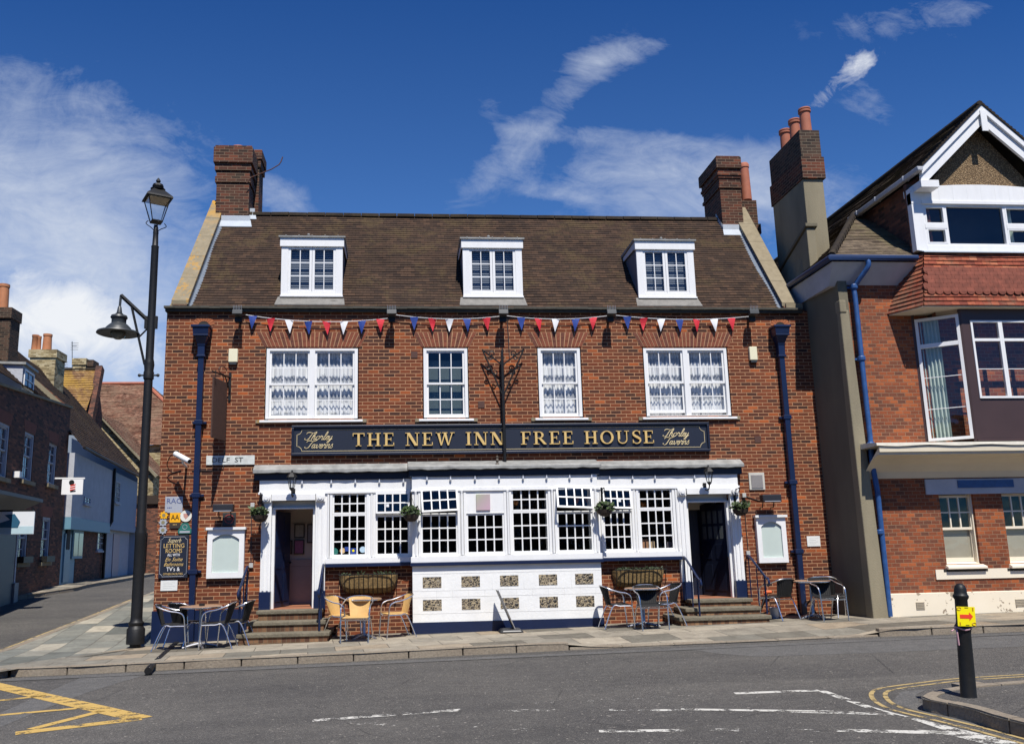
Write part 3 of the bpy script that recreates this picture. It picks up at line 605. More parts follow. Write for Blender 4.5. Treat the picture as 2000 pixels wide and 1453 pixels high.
# round relieving arches over the hoppers, flat arches over windows
for ax, ar in arches:
    mb = MB()
    for k in range(9):
        t0, t1 = radians(10+160*k/9+1.2), radians(10+160*(k+1)/9-1.2)
        mb.prism([(ax+r*cos(t), -.008, AZ_+r*sin(t)) for r, t in ((.12, t0), (.235, t0), (.235, t1), (.12, t1))], (0, .01, 0))
    mb.build('round_arch', plain('arch_brick', (.40, .13, .05), .9, var=.4, scale=9), pub)
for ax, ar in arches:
    mb = MB(); mb.prism([(ax+.118*cos(radians(180*k/8)), -.004, AZ_+.118*sin(radians(180*k/8))) for k in range(9)], (0, .02, 0)); mb.build('arch_shade', M['dark'], pub)  # flat dark half-disc on the wall face, painting the shaded hole under the arch
arch_mats = [plain('arch_brick_a', (.22, .062, .03), .9, var=.4, scale=14), plain('arch_brick_b', (.15, .048, .028), .9, var=.4, scale=14)]
mort = plain('arch_mortar', (.42, .24, .13), .9, var=.2)
for a, b, c, d in UW:
    x0, x1 = a-.03, b+.03; z0, z1 = d+.012, d+.33; n = int((x1-x0)/.078); sp = .17; cm = (x0+x1)/2
    l = MB(); l.prism([(x0, -.003, z0), (x1, -.003, z0), (x1+sp, -.003, z1), (x0-sp, -.003, z1)], (0, .05, 0)); lo = l.build('flat_arch', mort, pub)
    for q in (0, 1):
        l = MB()
        for k in range(n):
            if (k*7+k//3) % 3 != 0 and q == 0 or (k*7+k//3) % 3 == 0 and q == 1:
                f0, f1 = (k+.11)/n, (k+.89)/n
                A = lambda f: x0+(x1-x0)*f; B = lambda f: x0-sp+(x1-x0+2*sp)*f
                mid = .5+random.choice((-.12, .12)); zm = z0+(z1-z0)*mid; Mx = lambda f, t: A(f)+(B(f)-A(f))*t
                for t0, t1 in ((0, mid-.015), (mid+.015, 1)):
                    l.prism([(Mx(f0, t0), -.009, z0+(z1-z0)*t0), (Mx(f1, t0), -.009, z0+(z1-z0)*t0), (Mx(f1, t1), -.009, z0+(z1-z0)*t1), (Mx(f0, t1), -.009, z0+(z1-z0)*t1)], (0, .005, 0))
        l.build('arch_bricks', arch_mats[q], lo)
# upper sash windows
def curtain(x0, x1, z0, z1, y, mat, parent, name='net_curtain', amp=.018, wl=.085):
    mb = MB(); n = int((x1-x0)/.012); ph = random.random()*6
    P = [(x0+(x1-x0)*i/n, y+amp*sin((x1-x0)*i/n/wl*6.28+ph+1.2*sin(i*.13+ph))) for i in range(n+1)]
    for (a, b), (c, d) in zip(P, P[1:]): mb.face([(a, b, z0), (c, d, z0), (c, d, z1), (a, b, z1)])
    bmesh.ops.remove_doubles(mb.bm, verts=mb.bm.verts, dist=.0005)
    return mb.build(name, mat, parent, smooth=True)
for wi, (a, b, c, d) in enumerate(UW):
    mb = MB(); double = (b-a) > 1.4; ft = .085
    mb.box(a, a+ft, .0, .12, c, d); mb.box(b-ft, b, .0, .12, c, d); mb.box(a+ft, b-ft, .001, .12, d-ft*.8, d); mb.box(a+ft, b-ft, .001, .12, c, c+.045)
    bays = [(a+ft, b-ft)]
    if double: m = (a+b)/2; mb.box(m-.055, m+.055, .001, .12, c+.045, d-ft*.8); bays = [(a+ft, m-.055), (m+.055, b-ft)]
    zt = d-ft*.8; zb = c+.045; zm = zb+(zt-zb)*.49; up = .06 if wi == 3 else 0
    for p, q in bays:
        sash(mb, p, q, zm, zt, .035, 3, 2, .04, .02, .03); sash(mb, p+.002, q-.002, zb+up, zm+.035+up*.4, .068, 3, 2, .04, .02, .03, .07)
    win = mb.build('window', M['white'], pub)
    mb = MB()
    for p, q in bays: mb.face([(p, .052, zm), (q, .052, zm), (q, .052, zt), (p, .052, zt)]); mb.face([(p, .085, zb+up), (q, .085, zb+up), (q, .085, zm), (p, .085, zm)])
    mb.build('glass', M['glass'], win)
    mb = MB(); mb.prism([(a-.09, -.07, c-.055), (b+.09, -.07, c-.055), (b+.09, -.07, c-.005), (a-.09, -.07, c-.005)], (0, .09, 0)); mb.build('sill', M['white'], win, bevel=.008)
    mb = MB(); mb.box(a-.17, a-.09, -.03, .02, c-.06, c+.01); mb.box(b+.09, b+.17, -.03, .02, c-.06, c+.01); mb.build('stone_sill_end', M['cope'], win)
    if wi != 1:
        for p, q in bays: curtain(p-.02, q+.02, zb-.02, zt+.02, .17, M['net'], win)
    else:
        mb = MB(); mb.box(a+.05, b-.05, .2, .22, c, d-.25); mb.build('blind', M['curtd'], win)
mb = MB()
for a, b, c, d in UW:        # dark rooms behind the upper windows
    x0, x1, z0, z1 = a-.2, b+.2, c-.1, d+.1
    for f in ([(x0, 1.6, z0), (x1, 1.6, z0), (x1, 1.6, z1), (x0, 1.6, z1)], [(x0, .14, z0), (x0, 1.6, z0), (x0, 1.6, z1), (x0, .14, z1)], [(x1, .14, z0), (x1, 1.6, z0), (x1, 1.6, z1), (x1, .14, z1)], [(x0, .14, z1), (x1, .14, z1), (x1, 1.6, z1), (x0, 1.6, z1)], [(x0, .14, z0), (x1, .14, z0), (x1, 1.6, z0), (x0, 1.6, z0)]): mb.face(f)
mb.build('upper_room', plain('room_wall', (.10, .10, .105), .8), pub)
# eaves capping
mb = MB(); N = 60
ez = onY(940, 603, -.1).z
for i in range(N):
    x0 = PX0-.04+(PX1-.2-PX0)*i/N; x1 = PX0-.04+(PX1-.2-PX0)*(i+1)/N; j = random.uniform(-.004, .004)
    mb.box(x0, x1+.0005, -.13, .12, ez-.01+j, ez+.035+j)
mb.box(PX0-.02, PX1-.23, -.085, .1, ez-.07, ez-.01); mb.build('eaves_capping', plain('mossy_lead_capping', (.06, .056, .042), .8, var=.5, scale=9), pub)
# main roof
RY, RZ_ = 2.6, onY(940, 424, 2.6).z; RY0, RZ0 = .06, ez+.02
rxl, rxr = PX0+.02, 8.72
def roofpt(y): return RZ0+(RZ_-RZ0)*(y-RY0)/(RY-RY0)
tiles((rxl+.25, RY0, RZ0), (rxr, RY0, RZ0), (rxl+.25, RY, RZ_), (rxr, RY, RZ_), .098, M['tile'], 'roof', pub, .013, .35, .004)
bl_ = rxl+.4; mb = MB(); mb.face([(bl_, RY, RZ_), (rxr, RY, RZ_), (rxr, 2*RY, RZ0), (bl_, 2*RY, RZ0)]); mb.face([(bl_, RY0, RZ0-.05), (bl_, RY, RZ_-.05), (bl_, 2*RY, RZ0-.05)]); mb.face([(rxr, RY0, RZ0-.05), (rxr, RY, RZ_-.05), (rxr, 2*RY, RZ0-.05)])
mb.build('back_roof', M['tile_dk'], pub)
mb = MB(); x = rxl+.35
while x < rxr-.1:
    mb.prism([(x, RY-.10, RZ_-.05), (x, RY-.085, RZ_+.02), (x, RY-.03, RZ_+.055), (x, RY+.04, RZ_+.055), (x, RY+.11, RZ_-.04)], (.43, 0, random.uniform(-.006, .006))); x += .445
mb.build('ridge_tiles', M['tile_dk'], pub)
# raking stone copings at both ends (each with its parapet)
for side in (0, 1):
    if side == 0: xo0, xi0 = -4.80, -4.45; xo1, xi1 = onY(415, 407, 2.75).x, onY(441, 407, 2.75).x
    else: xo0, xi0 = 8.86, 8.53; xo1, xi1 = onY(1456, 415, 2.75).x, onY(1427, 415, 2.75).x
    y0, y1 = .02, 2.75; zb = ez+.03; zt0 = ez+.2; zt1 = RZ_+.42
    mb = MB()
    def cpp(f, x0, x1, ze): y = y0+(y1-y0)*f; return [(x0, y, zt0+(zt1-zt0)*f-ze), (x1, y, zt0+(zt1-zt0)*f-ze)]
    ns = 5
    for k in range(ns):
        f0, f1 = k/ns+.002, (k+1)/ns-.002
        for A in (1,):
            xa0 = xo0+(xo1-xo0)*f0; xb0 = xi0+(xi1-xi0)*f0; xa1 = xo0+(xo1-xo0)*f1; xb1 = xi0+(xi1-xi0)*f1
            top = cpp(f0, xa0, xb0, 0)+cpp(f1, xa1, xb1, 0)[::-1]; bot = cpp(f0, xa0, xb0, .09)+cpp(f1, xa1, xb1, .09)[::-1]; mb.hexa(bot, top)
    if side == 1: mb.box(8.6, 8.98, -.02, .3, ez+.04, ez+.17)
    else: mb.prism([(-4.84, -.01, ez+.04), (-4.5, -.01, ez+.04), (-4.80, .2, ez+.3)], (0, .1, 0))
    mb.build('gable_coping', M['cope'], pub)
    mb = MB(); sx = .03 if side == 0 else -.03
    a = [(xo0+sx, y0, zb), (xi0-sx, y0, zb), (xi0-sx, y0, zt0-.09), (xo0+sx, y0, zt0-.09)]; b = [(xo1+sx, y1, RZ_-.3), (xi1-sx, y1, RZ_-.3), (xi1-sx, y1, zt1-.09), (xo1+sx, y1, zt1-.09)]
    mb.hexa(a, b); mb.build('gable_parapet', M['brick_c'], pub)
    mb = MB(); xs0 = xi0-sx+(.012 if side == 0 else -.012); xs1 = xi1-sx+(.012 if side == 0 else -.012); w = .1 if side == 0 else -.1
    for k in range(34):      # stepped lead flashing beside the coping
        f = k/34; f1 = (k+1)/34; y = y0+.06+(y1-y0-.06)*f; yb = y0+.06+(y1-y0-.06)*f1; z = roofpt(y); x = xs0+(xs1-xs0)*f; zz = roofpt(yb)
        mb.hexa([(x, y, z), (x+w, y, z), (x+w, yb, zz), (x, yb, zz)], [(x, y, z+.16), (x+w*.3, y, z+.04), (x+w*.3, yb, zz+.04), (x, yb, zz+.05)])
    mb.build('stepped_flashing', M['leadb'], pub)
# chimneys
def stack(mb, x0, x1, y0, y1, z0, z1, steps):
    mb.box(x0, x1, y0, y1, z0, z1)
    for a, b, o in steps: mb.box(x0-o, x1+o, y0-o, y1+o, a, b)
cy0 = 2.35
c1 = R4(421, 300, 486, 437, cy0); x0, x1 = c1[0]+.05, c1[1]-.02; ztop = onY(450, 290, cy0).z; zc = lambda y: onY(450, y, cy0).z
mb = MB(); stack(mb, x0, x1, cy0, cy0+.62, roofpt(2.2)-.3, zc(348), [(zc(357), zc(346), .035)]);
mb.box(x0-.01, x1+.01, cy0-.01, cy0+.63, zc(348), zc(330)); mb.box(x0-.05, x1+.05, cy0-.05, cy0+.67, zc(334), zc(326)); mb.box(x0-.03, x1+.03, cy0-.03, cy0+.65, zc(326), zc(320)); mb.box(x0-.08, x1+.08, cy0-.08, cy0+.7, zc(320), zc(290))
mb.box(x0-.05, x1+.05, cy0-.05, cy0+.67, zc(290), zc(286))
xb0, xb1 = onY(484, 350, 3.25).x, onY(508, 350, 3.25).x; zd = lambda y: onY(495, y, 3.25).z
mb.box(xb0-.2, xb1, 3.1, 3.7, roofpt(2.4)-.4, zd(330)); mb.box(xb0-.2, xb1+.04, 3.06, 3.74, zd(332), zd(318)); mb.box(xb0-.2, xb1+.07, 3.03, 3.77, zd(318), zd(300))
ch = mb.build('chimney', M['brick_c'], pub, bevel=.006)
mb = MB(); cxp = (x0+x1)/2; mb.lathe([(.13, zc(287)), (.12, zc(284)), (.12, zc(281)), (.21, zc(280)), (.2, zc(278)), (.08, zc(276.5))], (cxp+.06, cy0+.33, 0), 16); mb.build('chimney_pot', M['terra'], ch, smooth=True)
mb = MB(); mb.tube([onY(p[0], p[1], cy0-.12) for p in ((482, 358), (490, 347), (505, 341), (530, 331), (545, 322), (549, 316), (552, 307))], .014, 6); mb.build('aerial_rod', plain('rusty_iron', (.09, .035, .02), .8), ch)
def flash(mb, xa, xb, y, w):
    z = roofpt(y); mb.box(xa-.03, xb+.05, y-.03, y-.005, z-.02, z+.16); mb.hexa([(xa-.08, y-.17, roofpt(y-.17)+.03), (xb+.12, y-.17, roofpt(y-.17)+.03), (xb+.06, y-.01, z+.035), (xa-.03, y-.01, z+.035)], [(xa-.08, y-.17, roofpt(y-.17)+.045), (xb+.12, y-.17, roofpt(y-.17)+.045), (xb+.06, y-.01, z+.05), (xa-.03, y-.01, z+.05)])
mb = MB(); flash(mb, x0+.18, x1, 2.35, 1); flash(mb, xb0-.1, xb1-.04, 2.58, 1); mb.build('chimney_flashing', M['leadw'], ch)
cy1 = 2.25; q = lambda x, y: onY(x, y, cy1); x0, x1 = q(1407, 380).x, q(1448, 380).x; zc = lambda y: q(1420, y).z
mb = MB(); xl = x0; dp = 1.15
def st2(o, za, zb): mb.box(xl-o, x1+o*.4, cy1-o, cy1+dp+o, za, zb)
st2(0, roofpt(2.0)-.4, zc(368)); st2(.035, zc(368), zc(362)); st2(.005, zc(362), zc(349)); st2(.03, zc(349), zc(344)); st2(.055, zc(344), zc(339)); st2(.03, zc(339), zc(330)); st2(.08, zc(330), zc(309)); st2(.05, zc(309), zc(306.5))
xb = q(1475, 420).x; cyb = 2.75; zb_ = lambda y: onY(1460, y, cyb).z
mb.box(x1+.01, onY(1478, 400, cyb).x, cyb, cyb+.5, 8.6, zb_(391)); mb.box(x1+.0, onY(1485, 440, cyb).x, cyb-.04, cyb+.56, zb_(457), zb_(438))
ch2 = mb.build('chimney', M['brick_c'], pub, bevel=.006)
mb = MB(); px_ = onY(1455, 350, cyb+.2); mb.lathe([(.135, onY(1455, 392, cyb+.2).z), (.115, onY(1455, 330, cyb+.2).z), (.13, onY(1455, 329, cyb+.2).z), (.13, onY(1455, 323, cyb+.2).z), (.1, onY(1455, 320, cyb+.2).z)], (px_.x+.0, cyb+.2, 0), 18); mb.lathe([(.14, zc(308)), (.14, zc(304)), (.05, zc(303))], (xl+.28, cy1+.4, 0), 16); mb.build('chimney_pot', M['terra'], ch2, smooth=True)
mb = MB(); flash(mb, x0+.02, x1-.05, cy1, 1)
for k in range(9):
    y = cy1+.02+k*.045; z = roofpt(y)
    if y < RY: mb.box(x0-.015, x0-.003, y, y+.04, z, z+.17)
mb.build('chimney_flashing', M['leadw'], ch2)
# dormers
DY = .32
for di, (a, b, c, d) in enumerate([R4(548, 470, 671, 579, DY), R4(904, 474, 1021, 580, DY), R4(1243, 478, 1359, 583, DY)]):
    a, b = (a+b)/2-.665, (a+b)/2+.665; c, d = 7.13, 8.44
    yb = RY0+(d-RZ0)/(RZ_-RZ0)*(RY-RY0)
    mb = MB(); mb.box(a, a+.15, DY, DY+.06, c, d-.2); mb.box(b-.15, b, DY, DY+.06, c, d-.2); mb.box(a-.03, b+.03, DY-.035, DY+.06, d-.2, d); mb.box(a+.15, b-.15, DY+.001, DY+.06, c, c+.09)
    m = (a+b)/2; p0, p1 = a+.15, b-.15; zt, zb = d-.2, c+.09
    sash(mb, p0, m-.003, zb, zt, DY+.012, 2, 3, .055, .02, .035); sash(mb, m+.003, p1, zb, zt, DY+.012, 2, 3, .055, .02, .035)
    mb.box(a-.01, b+.01, DY-.04, DY+.02, c-.04, c)
    for sxx, ex in ((a-.03, .02), (b+.01, .02)): mb.prism([(sxx, DY+.061, d-.17), (sxx, DY+.061, d-.005), (sxx, yb, d-.05), (sxx, yb, d-.14)], (ex, 0, 0))
    dm = mb.build('dormer', M['white'], pub, bevel=.004)
    mb = MB(); mb.face([(p0, DY+.035, zb), (p1, DY+.035, zb), (p1, DY+.035, zt), (p0, DY+.035, zt)]); mb.build('glass', M['glass'], dm)
    for xx in (a+.015, b-.035): mb = MB(); mb.prism([(xx, DY+.061, c), (xx, DY+.061, d-.01), (xx, yb, d-.01), (xx, RY0+(c-RZ0)/(RZ_-RZ0)*(RY-RY0), c)], (.02, 0, 0)); mb.build('dormer_cheek', M['leadb'], dm)
    mb = MB(); mb.hexa([(a-.06, DY-.07, d+.001), (b+.06, DY-.07, d+.001), (b+.05, yb+.1, d-.02), (a-.05, yb+.1, d-.02)], [(a-.06, DY-.07, d+.035), (b+.06, DY-.07, d+.035), (b+.05, yb+.1, d+.05), (a-.05, yb+.1, d+.05)])
    for k in range(5): mb.tube([(a+.1+k*(b-a-.2)/4, DY-.075, d+.04), (a+.1+k*(b-a-.2)/4, yb, d+.055)], .013, 6)
    mb.ball((m-.08, DY-.04, d+.06), .035, 8); mb.build('dormer_roof', M['lead'], dm)
    mb = MB(); mb.hexa([(a-.1, .14, roofpt(.14)+.02), (b+.06, .14, roofpt(.14)+.02), (b+.03, DY+.02, c-.04), (a-.06, DY+.02, c-.04)], [(a-.1, .14, roofpt(.14)+.04), (b+.06, .14, roofpt(.14)+.04), (b+.03, DY+.02, c-.02), (a-.06, DY+.02, c-.02)]); mb.build('apron', plain('grey_apron_lead', (.19, .18, .16), .6, var=.4, scale=8), dm)
    mb = MB(); z = zb
    while z < zt: mb.box(p0, p1, DY+.12, DY+.15, z, z+.028); z += .05
    mb.build('slatted_blind', plain('blind_slats', (.16, .19, .24), .6), dm)
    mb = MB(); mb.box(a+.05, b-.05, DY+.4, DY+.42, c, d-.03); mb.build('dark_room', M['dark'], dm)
# ------------------------------------------------------------------ shopfront
SY, BY = -.10, -.42          # side lights, centre bay
shop = MB()
zf = lambda y, Y: onY(980, y, Y).z
# fascia boards
zS0, zS1 = onY(650, 961, SY).z, onY(650, 938, SY).z
zB0, zB1 = zf(953, BY), zf(930, BY)
xa, xb = SFX0, SFX1
WIN_T = onY(680, 960, SY).z; WIN_B = onY(680, 1089, SY).z
shop.box(xa, xp1, SY, .02, zS0, zS1+.02); shop.box(xp2, xb, SY, .02, zS0, zS1+.02); shop.box(xp1, xp2, BY, .02, zB0-.02, zB1+.02)
shop.box(xa-.02, xp1, SY-.03, SY-.001, zS0-.03, zS0+.015); shop.box(xp2, xb+.02, SY-.03, SY-.001, zS0-.03, zS0+.015); shop.box(xp1-.02, xp2+.02, BY-.03, BY-.001, zB0-.05, zB0-.01)
shopo = shop.build('shopfront', M['white'], pub, bevel=.004)
mb = MB(); mb.box(xa-.1, xb+.1, SY-.02, .0, zS1+.02, zS1+.17); mb.box(xp1-.06, xp2+.06, BY-.02, SY-.03, zB1+.02, zB1+.16); mb.build('fascia_soffit', M['navyd'], shopo)
# lead covered cornice with wavy drip edge
mb = MB()
def cornice(x0, x1, yf, zt, zb, zw, n):
    for i in range(n):
        u0, u1 = x0+(x1-x0)*i/n, x0+(x1-x0)*(i+1)/n; j0 = .016*sin(u0*7.1)*.4+.007*sin(u0*19); j1 = .016*sin(u1*7.1)*.4+.007*sin(u1*19)
        A = lambda u, j: [(u, 0, zw), (u, -.03, zw), (u, yf+.02, zt), (u, yf, zt-.015), (u, yf, zb+j), (u, yf+.05, zb+j+.0), (u, 0, zb+.03)]
        mb.hexa(A(u0, j0), A(u1, j1))
zt = zS1+.24
cornice(SFX0-.12, xp1-.08, SY-.135, zt, zS1+.155, zt+.10, 20); cornice(xp2+.08, SFX1+.12, SY-.135, zt, zS1+.155, zt+.10, 18); cornice(xp1-.08, xp2+.08, BY-.12, zt+.0, zB1+.145, zt+.13, 30)
bmesh.ops.remove_doubles(mb.bm, verts=mb.bm.verts, dist=.0005)
mb.build('lead_cornice', M['lead'], shopo, bevel=.01)
# pilasters, door cases
def doorcase(x0, x1, zdt, name):
    mb = MB(); wp = .20; zt_ = zS0-.03
    for s, xx in ((0, x0-wp), (1, x1)):
        mb.box(xx, xx+wp, SY, .06, FL+.34, zt_); mb.box(xx+.04, xx+.075, SY-.018, SY-.001, FL+.36, zt_-.22); mb.box(xx+wp-.075, xx+wp-.04, SY-.018, SY-.001, FL+.36, zt_-.22)
        mb.box(xx+.01, xx+wp-.01, SY-.045, SY-.001, zt_-.16, zt_-.001); mb.disc((xx+wp/2, zt_-.075), .075, SY-.10, SY-.0455, 18)
        mb.disc((xx+wp/2, zt_-.075), .045, SY-.118, SY-.1, 14)
    mb.box(x0, x1, SY-.075, .06, zt_-.13, zt_-.002); mb.box(x0, x1, SY-.055, .06, zdt+.30, zt_-.13)
    mb.box(x0, x1, .075, .11, zdt+.035, zdt+.30); mb.box(x0, x1, .0, .11, zdt, zdt+.035); mb.box(x0+.07, x1-.07, .066, .0749, zdt+.08, zdt+.26)
    mb.box(x0, x0+.06, .0, .1, FL, zdt); mb.box(x1-.06, x1, .0, .1, FL, zdt)
    o = mb.build(name, M['white'], pub, bevel=.005)
    for xx in (x0-wp, x1): mb = MB(); mb.box(xx-.012, xx+wp+.012, SY-.03, .06, FL-.02, FL+.34); mb.build('pilaster_base', M['navy'], o, bevel=.004)
    return o
ZDT = onY(570, 994, 0).z
dc1 = doorcase(dL[0]+.03, dL[1]-.02, ZDT, 'doorway'); dc2 = doorcase(dR[0]-.02, dR[1]-.02, ZDT, 'doorway')
# shop windows
def shopwin(x0, x1, z0, z1, y, kind, zsplit, parent=None):
    mb = MB(); nm = 'shop_window'
    mb.box(x0-.05, x0, y-.01, .0, z0-.03, z1+.03); mb.box(x1, x1+.05, y-.01, .0, z0-.03, z1+.03); mb.box(x0, x1, y-.006, .0, z1, z1+.035); mb.box(x0, x1, y-.006, .0, z0-.035, z0)
    g = MB(); s = None
    if kind == 'fixed': sash(mb, x0, x1, z0, zsplit+.02, y+.02, 4, 3, .035, .026, .04); sash(mb, x0, x1, zsplit+.022, z1, y+.018, 4, 2, .035, .026, .04); g.face([(x0, y+.045, z0), (x1, y+.045, z0), (x1, y+.045, z1), (x0, y+.045, z1)])
    else:
        sash(mb, x0, x1, z0, zsplit-.01, y+.02, 4, 3, .035, .026, .04); mb.box(x0, x1, y-.002, y+.06, zsplit-.01, zsplit+.012); g.face([(x0, y+.045, z0), (x1, y+.045, z0), (x1, y+.045, zsplit), (x0, y+.045, zsplit)])
        if kind == 'panel': mb.box(x0, x1, y+.004, y+.06, zsplit+.012, z1)
    o = mb.build(nm, M['white'], pub, bevel=.003); g.build('glass', M['glass'], o)
    if kind.startswith('open'):
        ang, tw = {'open': (19, 0), 'open_a': (16, -2.2), 'open_b': (24, 3.0), 'open_c': (17, 2.0), 'open_d': (5, 0)}[kind]
        for nmx, mt in (('open_sash', M['white']), ('glass', M['glass'])):
            q = MB(); q.M = Matrix.Translation(((x0+x1)/2, y-.012, z1)) @ Matrix.Rotation(radians(tw), 4, 'Y') @ Matrix.Rotation(radians(-ang), 4, 'X'); w = (x1-x0)/2; h = z1-zsplit-.02
            if nmx == 'glass': q.face([(-w+.02, .0, -h), (w-.02, .0, -h), (w-.02, .0, 0), (-w+.02, .0, 0)])
            else: sash(q, -w, w, -h, 0, -.02, 4, 2, .036, .026, .036)
            q.build(nmx, mt, o)
    return o
def zz(x, y, Y): return onY(x, y, Y).z
spS = zz(680, 1006, SY); WT = zz(680, 963, SY); WB = zz(680, 1086, SY)
for xl_, xr_, kd in ((649, 716, 'fixed'), (734, 800, 'open_d')): shopwin(onY(xl_, 1020, SY).x, onY(xr_, 1020, SY).x, WB, WT, SY, kd, spS)
for xl_, xr_, kd in ((1178, 1234, 'open_c'), (1249, 1315, 'fixed')): shopwin(onY(xl_, 1010, SY).x, onY(xr_, 1010, SY).x, WB, WT, SY, kd, spS)
WTb = zz(980, 953, BY); WBb = zz(980, 1080, BY); spB = zz(980, 1001, BY)
for xl_, xr_, kd in ((822, 894, 'open_a'), (911, 985, 'panel'), (1000, 1072, 'fixed'), (1088, 1158, 'open_b')): shopwin(onY(xl_, 1020, BY).x, onY(xr_, 1020, BY).x, WBb, WTb, BY, kd, spB)
mb = MB()     # infill panels, mullions, sills
def X(x, Y, yy=1020): return onY(x, yy, Y).x
mb.box(dL[1]+.17, X(646, SY)-.03, SY+.005, 0, WB-.12, zS0-.02)
mb.box(X(717, SY)+.035, X(733, SY)-.035, SY+.004, 0, WB-.1, zS0); mb.box(X(801, SY)+.03, xp1, SY+.004, 0, WB-.1, zS0)
mb.box(xp2, X(1177, SY)-.04, SY+.004, 0, WB-.1, zS0); mb.box(X(1235, SY)+.035, X(1248, SY)-.035, SY+.004, 0, WB-.1, zS0); mb.box(X(1316, SY)+.03, dR[0]-.18, SY+.004, 0, WB-.12, zS0-.02)
for p, q_ in ((806, 821), (895, 910), (986, 999), (1073, 1087), (1159, 1176)):
    a_ = xp1 if p == 806 else X(p, BY)+.045; b_ = xp2 if q_ == 1176 else X(q_, BY)-.045; mb.box(a_, b_, BY+.004, 0, WBb-.1, zB0-.02)
for xm in (812, 902.5, 992.5, 1080, 1165):
    u = X(xm, BY); mb.tube([(u, BY-.012, WBb-.02), (u, BY-.012, zB0-.1), (u, BY-.014, zB0-.06)], [.024, .024, .03], 8); mb.ball((u, BY-.012, zB0-.045), .032, 8)
for xm in (726, 641, 1241, 1323): u = X(xm, SY); mb.tube([(u, SY-.01, WB-.02), (u, SY-.01, zS0-.05)], .022, 8)
mb.box(dL[1]+.19, xp1-.002, SY-.05, .0, WB-.14, WB-.036); mb.box(xp2+.002, dR[0]-.2, SY-.05, .0, WB-.14, WB-.036); mb.box(xp1-.03, xp2+.03, BY-.05, .0, WBb-.15, WBb-.036)
mb.build('window_surround', M['white'], shopo, bevel=.004)
mb = MB(); mb.box(dL[1]+.19, xp1-.002, SY-.07, .0, WB-.21, WB-.14); mb.box(xp2+.002, dR[0]-.2, SY-.07, .0, WB-.21, WB-.14); mb.box(xp1-.04, xp2+.04, BY-.07, .0, WBb-.22, WBb-.15); mb.build('sill', M['navy'], shopo, bevel=.006)
# white panelled bay base with flint panels
bz = zz(980, 1211, BY)
mb = MB(); mb.box(xp1, xp2, BY, 0, bz, WBb-.15); fp = MB()
base = mb.build('bay_base', plain('white_masonry_paint', (.80, .80, .775), .6, var=.09, scale=4, bump=.35, bscale=25), pub)
mb = MB(); mb.box(xp1-.012, xp2+.012, BY-.012, 0, -.2, bz); mb.build('painted_plinth', M['navy'], base)
zr = (zz(980, 1134, BY), zz(980, 1178, BY))
for i, xc in enumerate((844, 919.5, 995, 1071, 1142)):
    for zc_ in zr: u = onY(xc, 1150, BY).x; fp = MB(); fp.box(u-.185, u+.185, BY-.004, BY+.02, zc_-.105, zc_+.105); fp.build('flint_panel', M['flint'], base)
mb = MB()
for zc_ in (zr[0]+.165, zr[0]-.165, zr[1]+.15, zr[1]-.165): mb.box(xp1+.01, xp2-.01, BY-.0025, BY+.001, zc_, zc_+.006)
for k in range(11): u = xp1+.3+k*(xp2-xp1-.6)/10; [mb.box(u-.002+(.17 if j % 2 else 0), u+.003+(.17 if j % 2 else 0), BY-.0022, BY, c_, c_+.155) for j, c_ in enumerate((zr[0]-.155, zr[0]+.17-.49))]
mb.build('block_joints', plain('joint_grey', (.62, .62, .60), .8), base)  # thin grey lines marking the block joints
pl = MB(); u0 = onY(930, 980, BY).x; u1 = onY(957, 980, BY).x; pz0, pz1 = onY(944, 996, BY).z, onY(944, 965, BY).z
tag(pl.box(u0, u1, BY-.03, BY+.003, pz0, pz1).build('square_plaque', M['pastel'], origin=((u0+u1)/2, BY, pz0)), 'small square pastel plaque on the white panel of the centre bay', 'plaque')
# string of small bulbs under the cornice
bulbs = thing('bulb_string', 'string of small bulbs hanging below the lead cornice of the shopfront', 'light string', (2, SY, zS1))
mb = MB(); bb = []
for xs_, Yy, zt_ in (([590, 647, 694, 741, 788], SY-.03, zS1+.02), ([834, 880, 928, 975, 1022, 1068, 1113, 1156], BY-.03, zB1+.02), ([1191, 1236, 1280, 1357], SY-.03, zS1+.02)):
    pts = [(onY(x_, 940, Yy).x, Yy, zt_-.01) for x_ in xs_]; mb.tube(pts, .006, 5); bb += pts
mb.build('cable', M['iron'], bulbs)
for p in bb:
    q = MB(); q.lathe([(.012, 0), (.013, -.03), (.024, -.05), (.024, -.075), (.004, -.095)][::-1], p, 10); q.build('bulb', M['silver'], bulbs, smooth=True)
# ground floor interior
mb = MB(); x0, x1, y0_, y1_, z0, z1 = dL[1]+.1, dR[0]-.1, .14, 4.5, .5, 3.2
for f in ([(x0, y1_, z0), (x1, y1_, z0), (x1, y1_, z1), (x0, y1_, z1)], [(x0, y0_, z0), (x0, y1_, z0), (x0, y1_, z1), (x0, y0_, z1)], [(x1, y0_, z0), (x1, y1_, z0), (x1, y1_, z1), (x1, y0_, z1)], [(x0, y0_, z1), (x1, y0_, z1), (x1, y1_, z1), (x0, y1_, z1)], [(x0, y0_, z0), (x1, y0_, z0), (x1, y1_, z0), (x0, y1_, z0)]): mb.face(f)
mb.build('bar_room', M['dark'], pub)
mb = MB(); mb.box(x0, x1, .1, .30, SILLZ-.06, SILLZ-.02); mb.build('inner_window_ledge', plain('ledge_wood', (.10, .06, .04), .5), pub)
lsill = SILLZ-.02
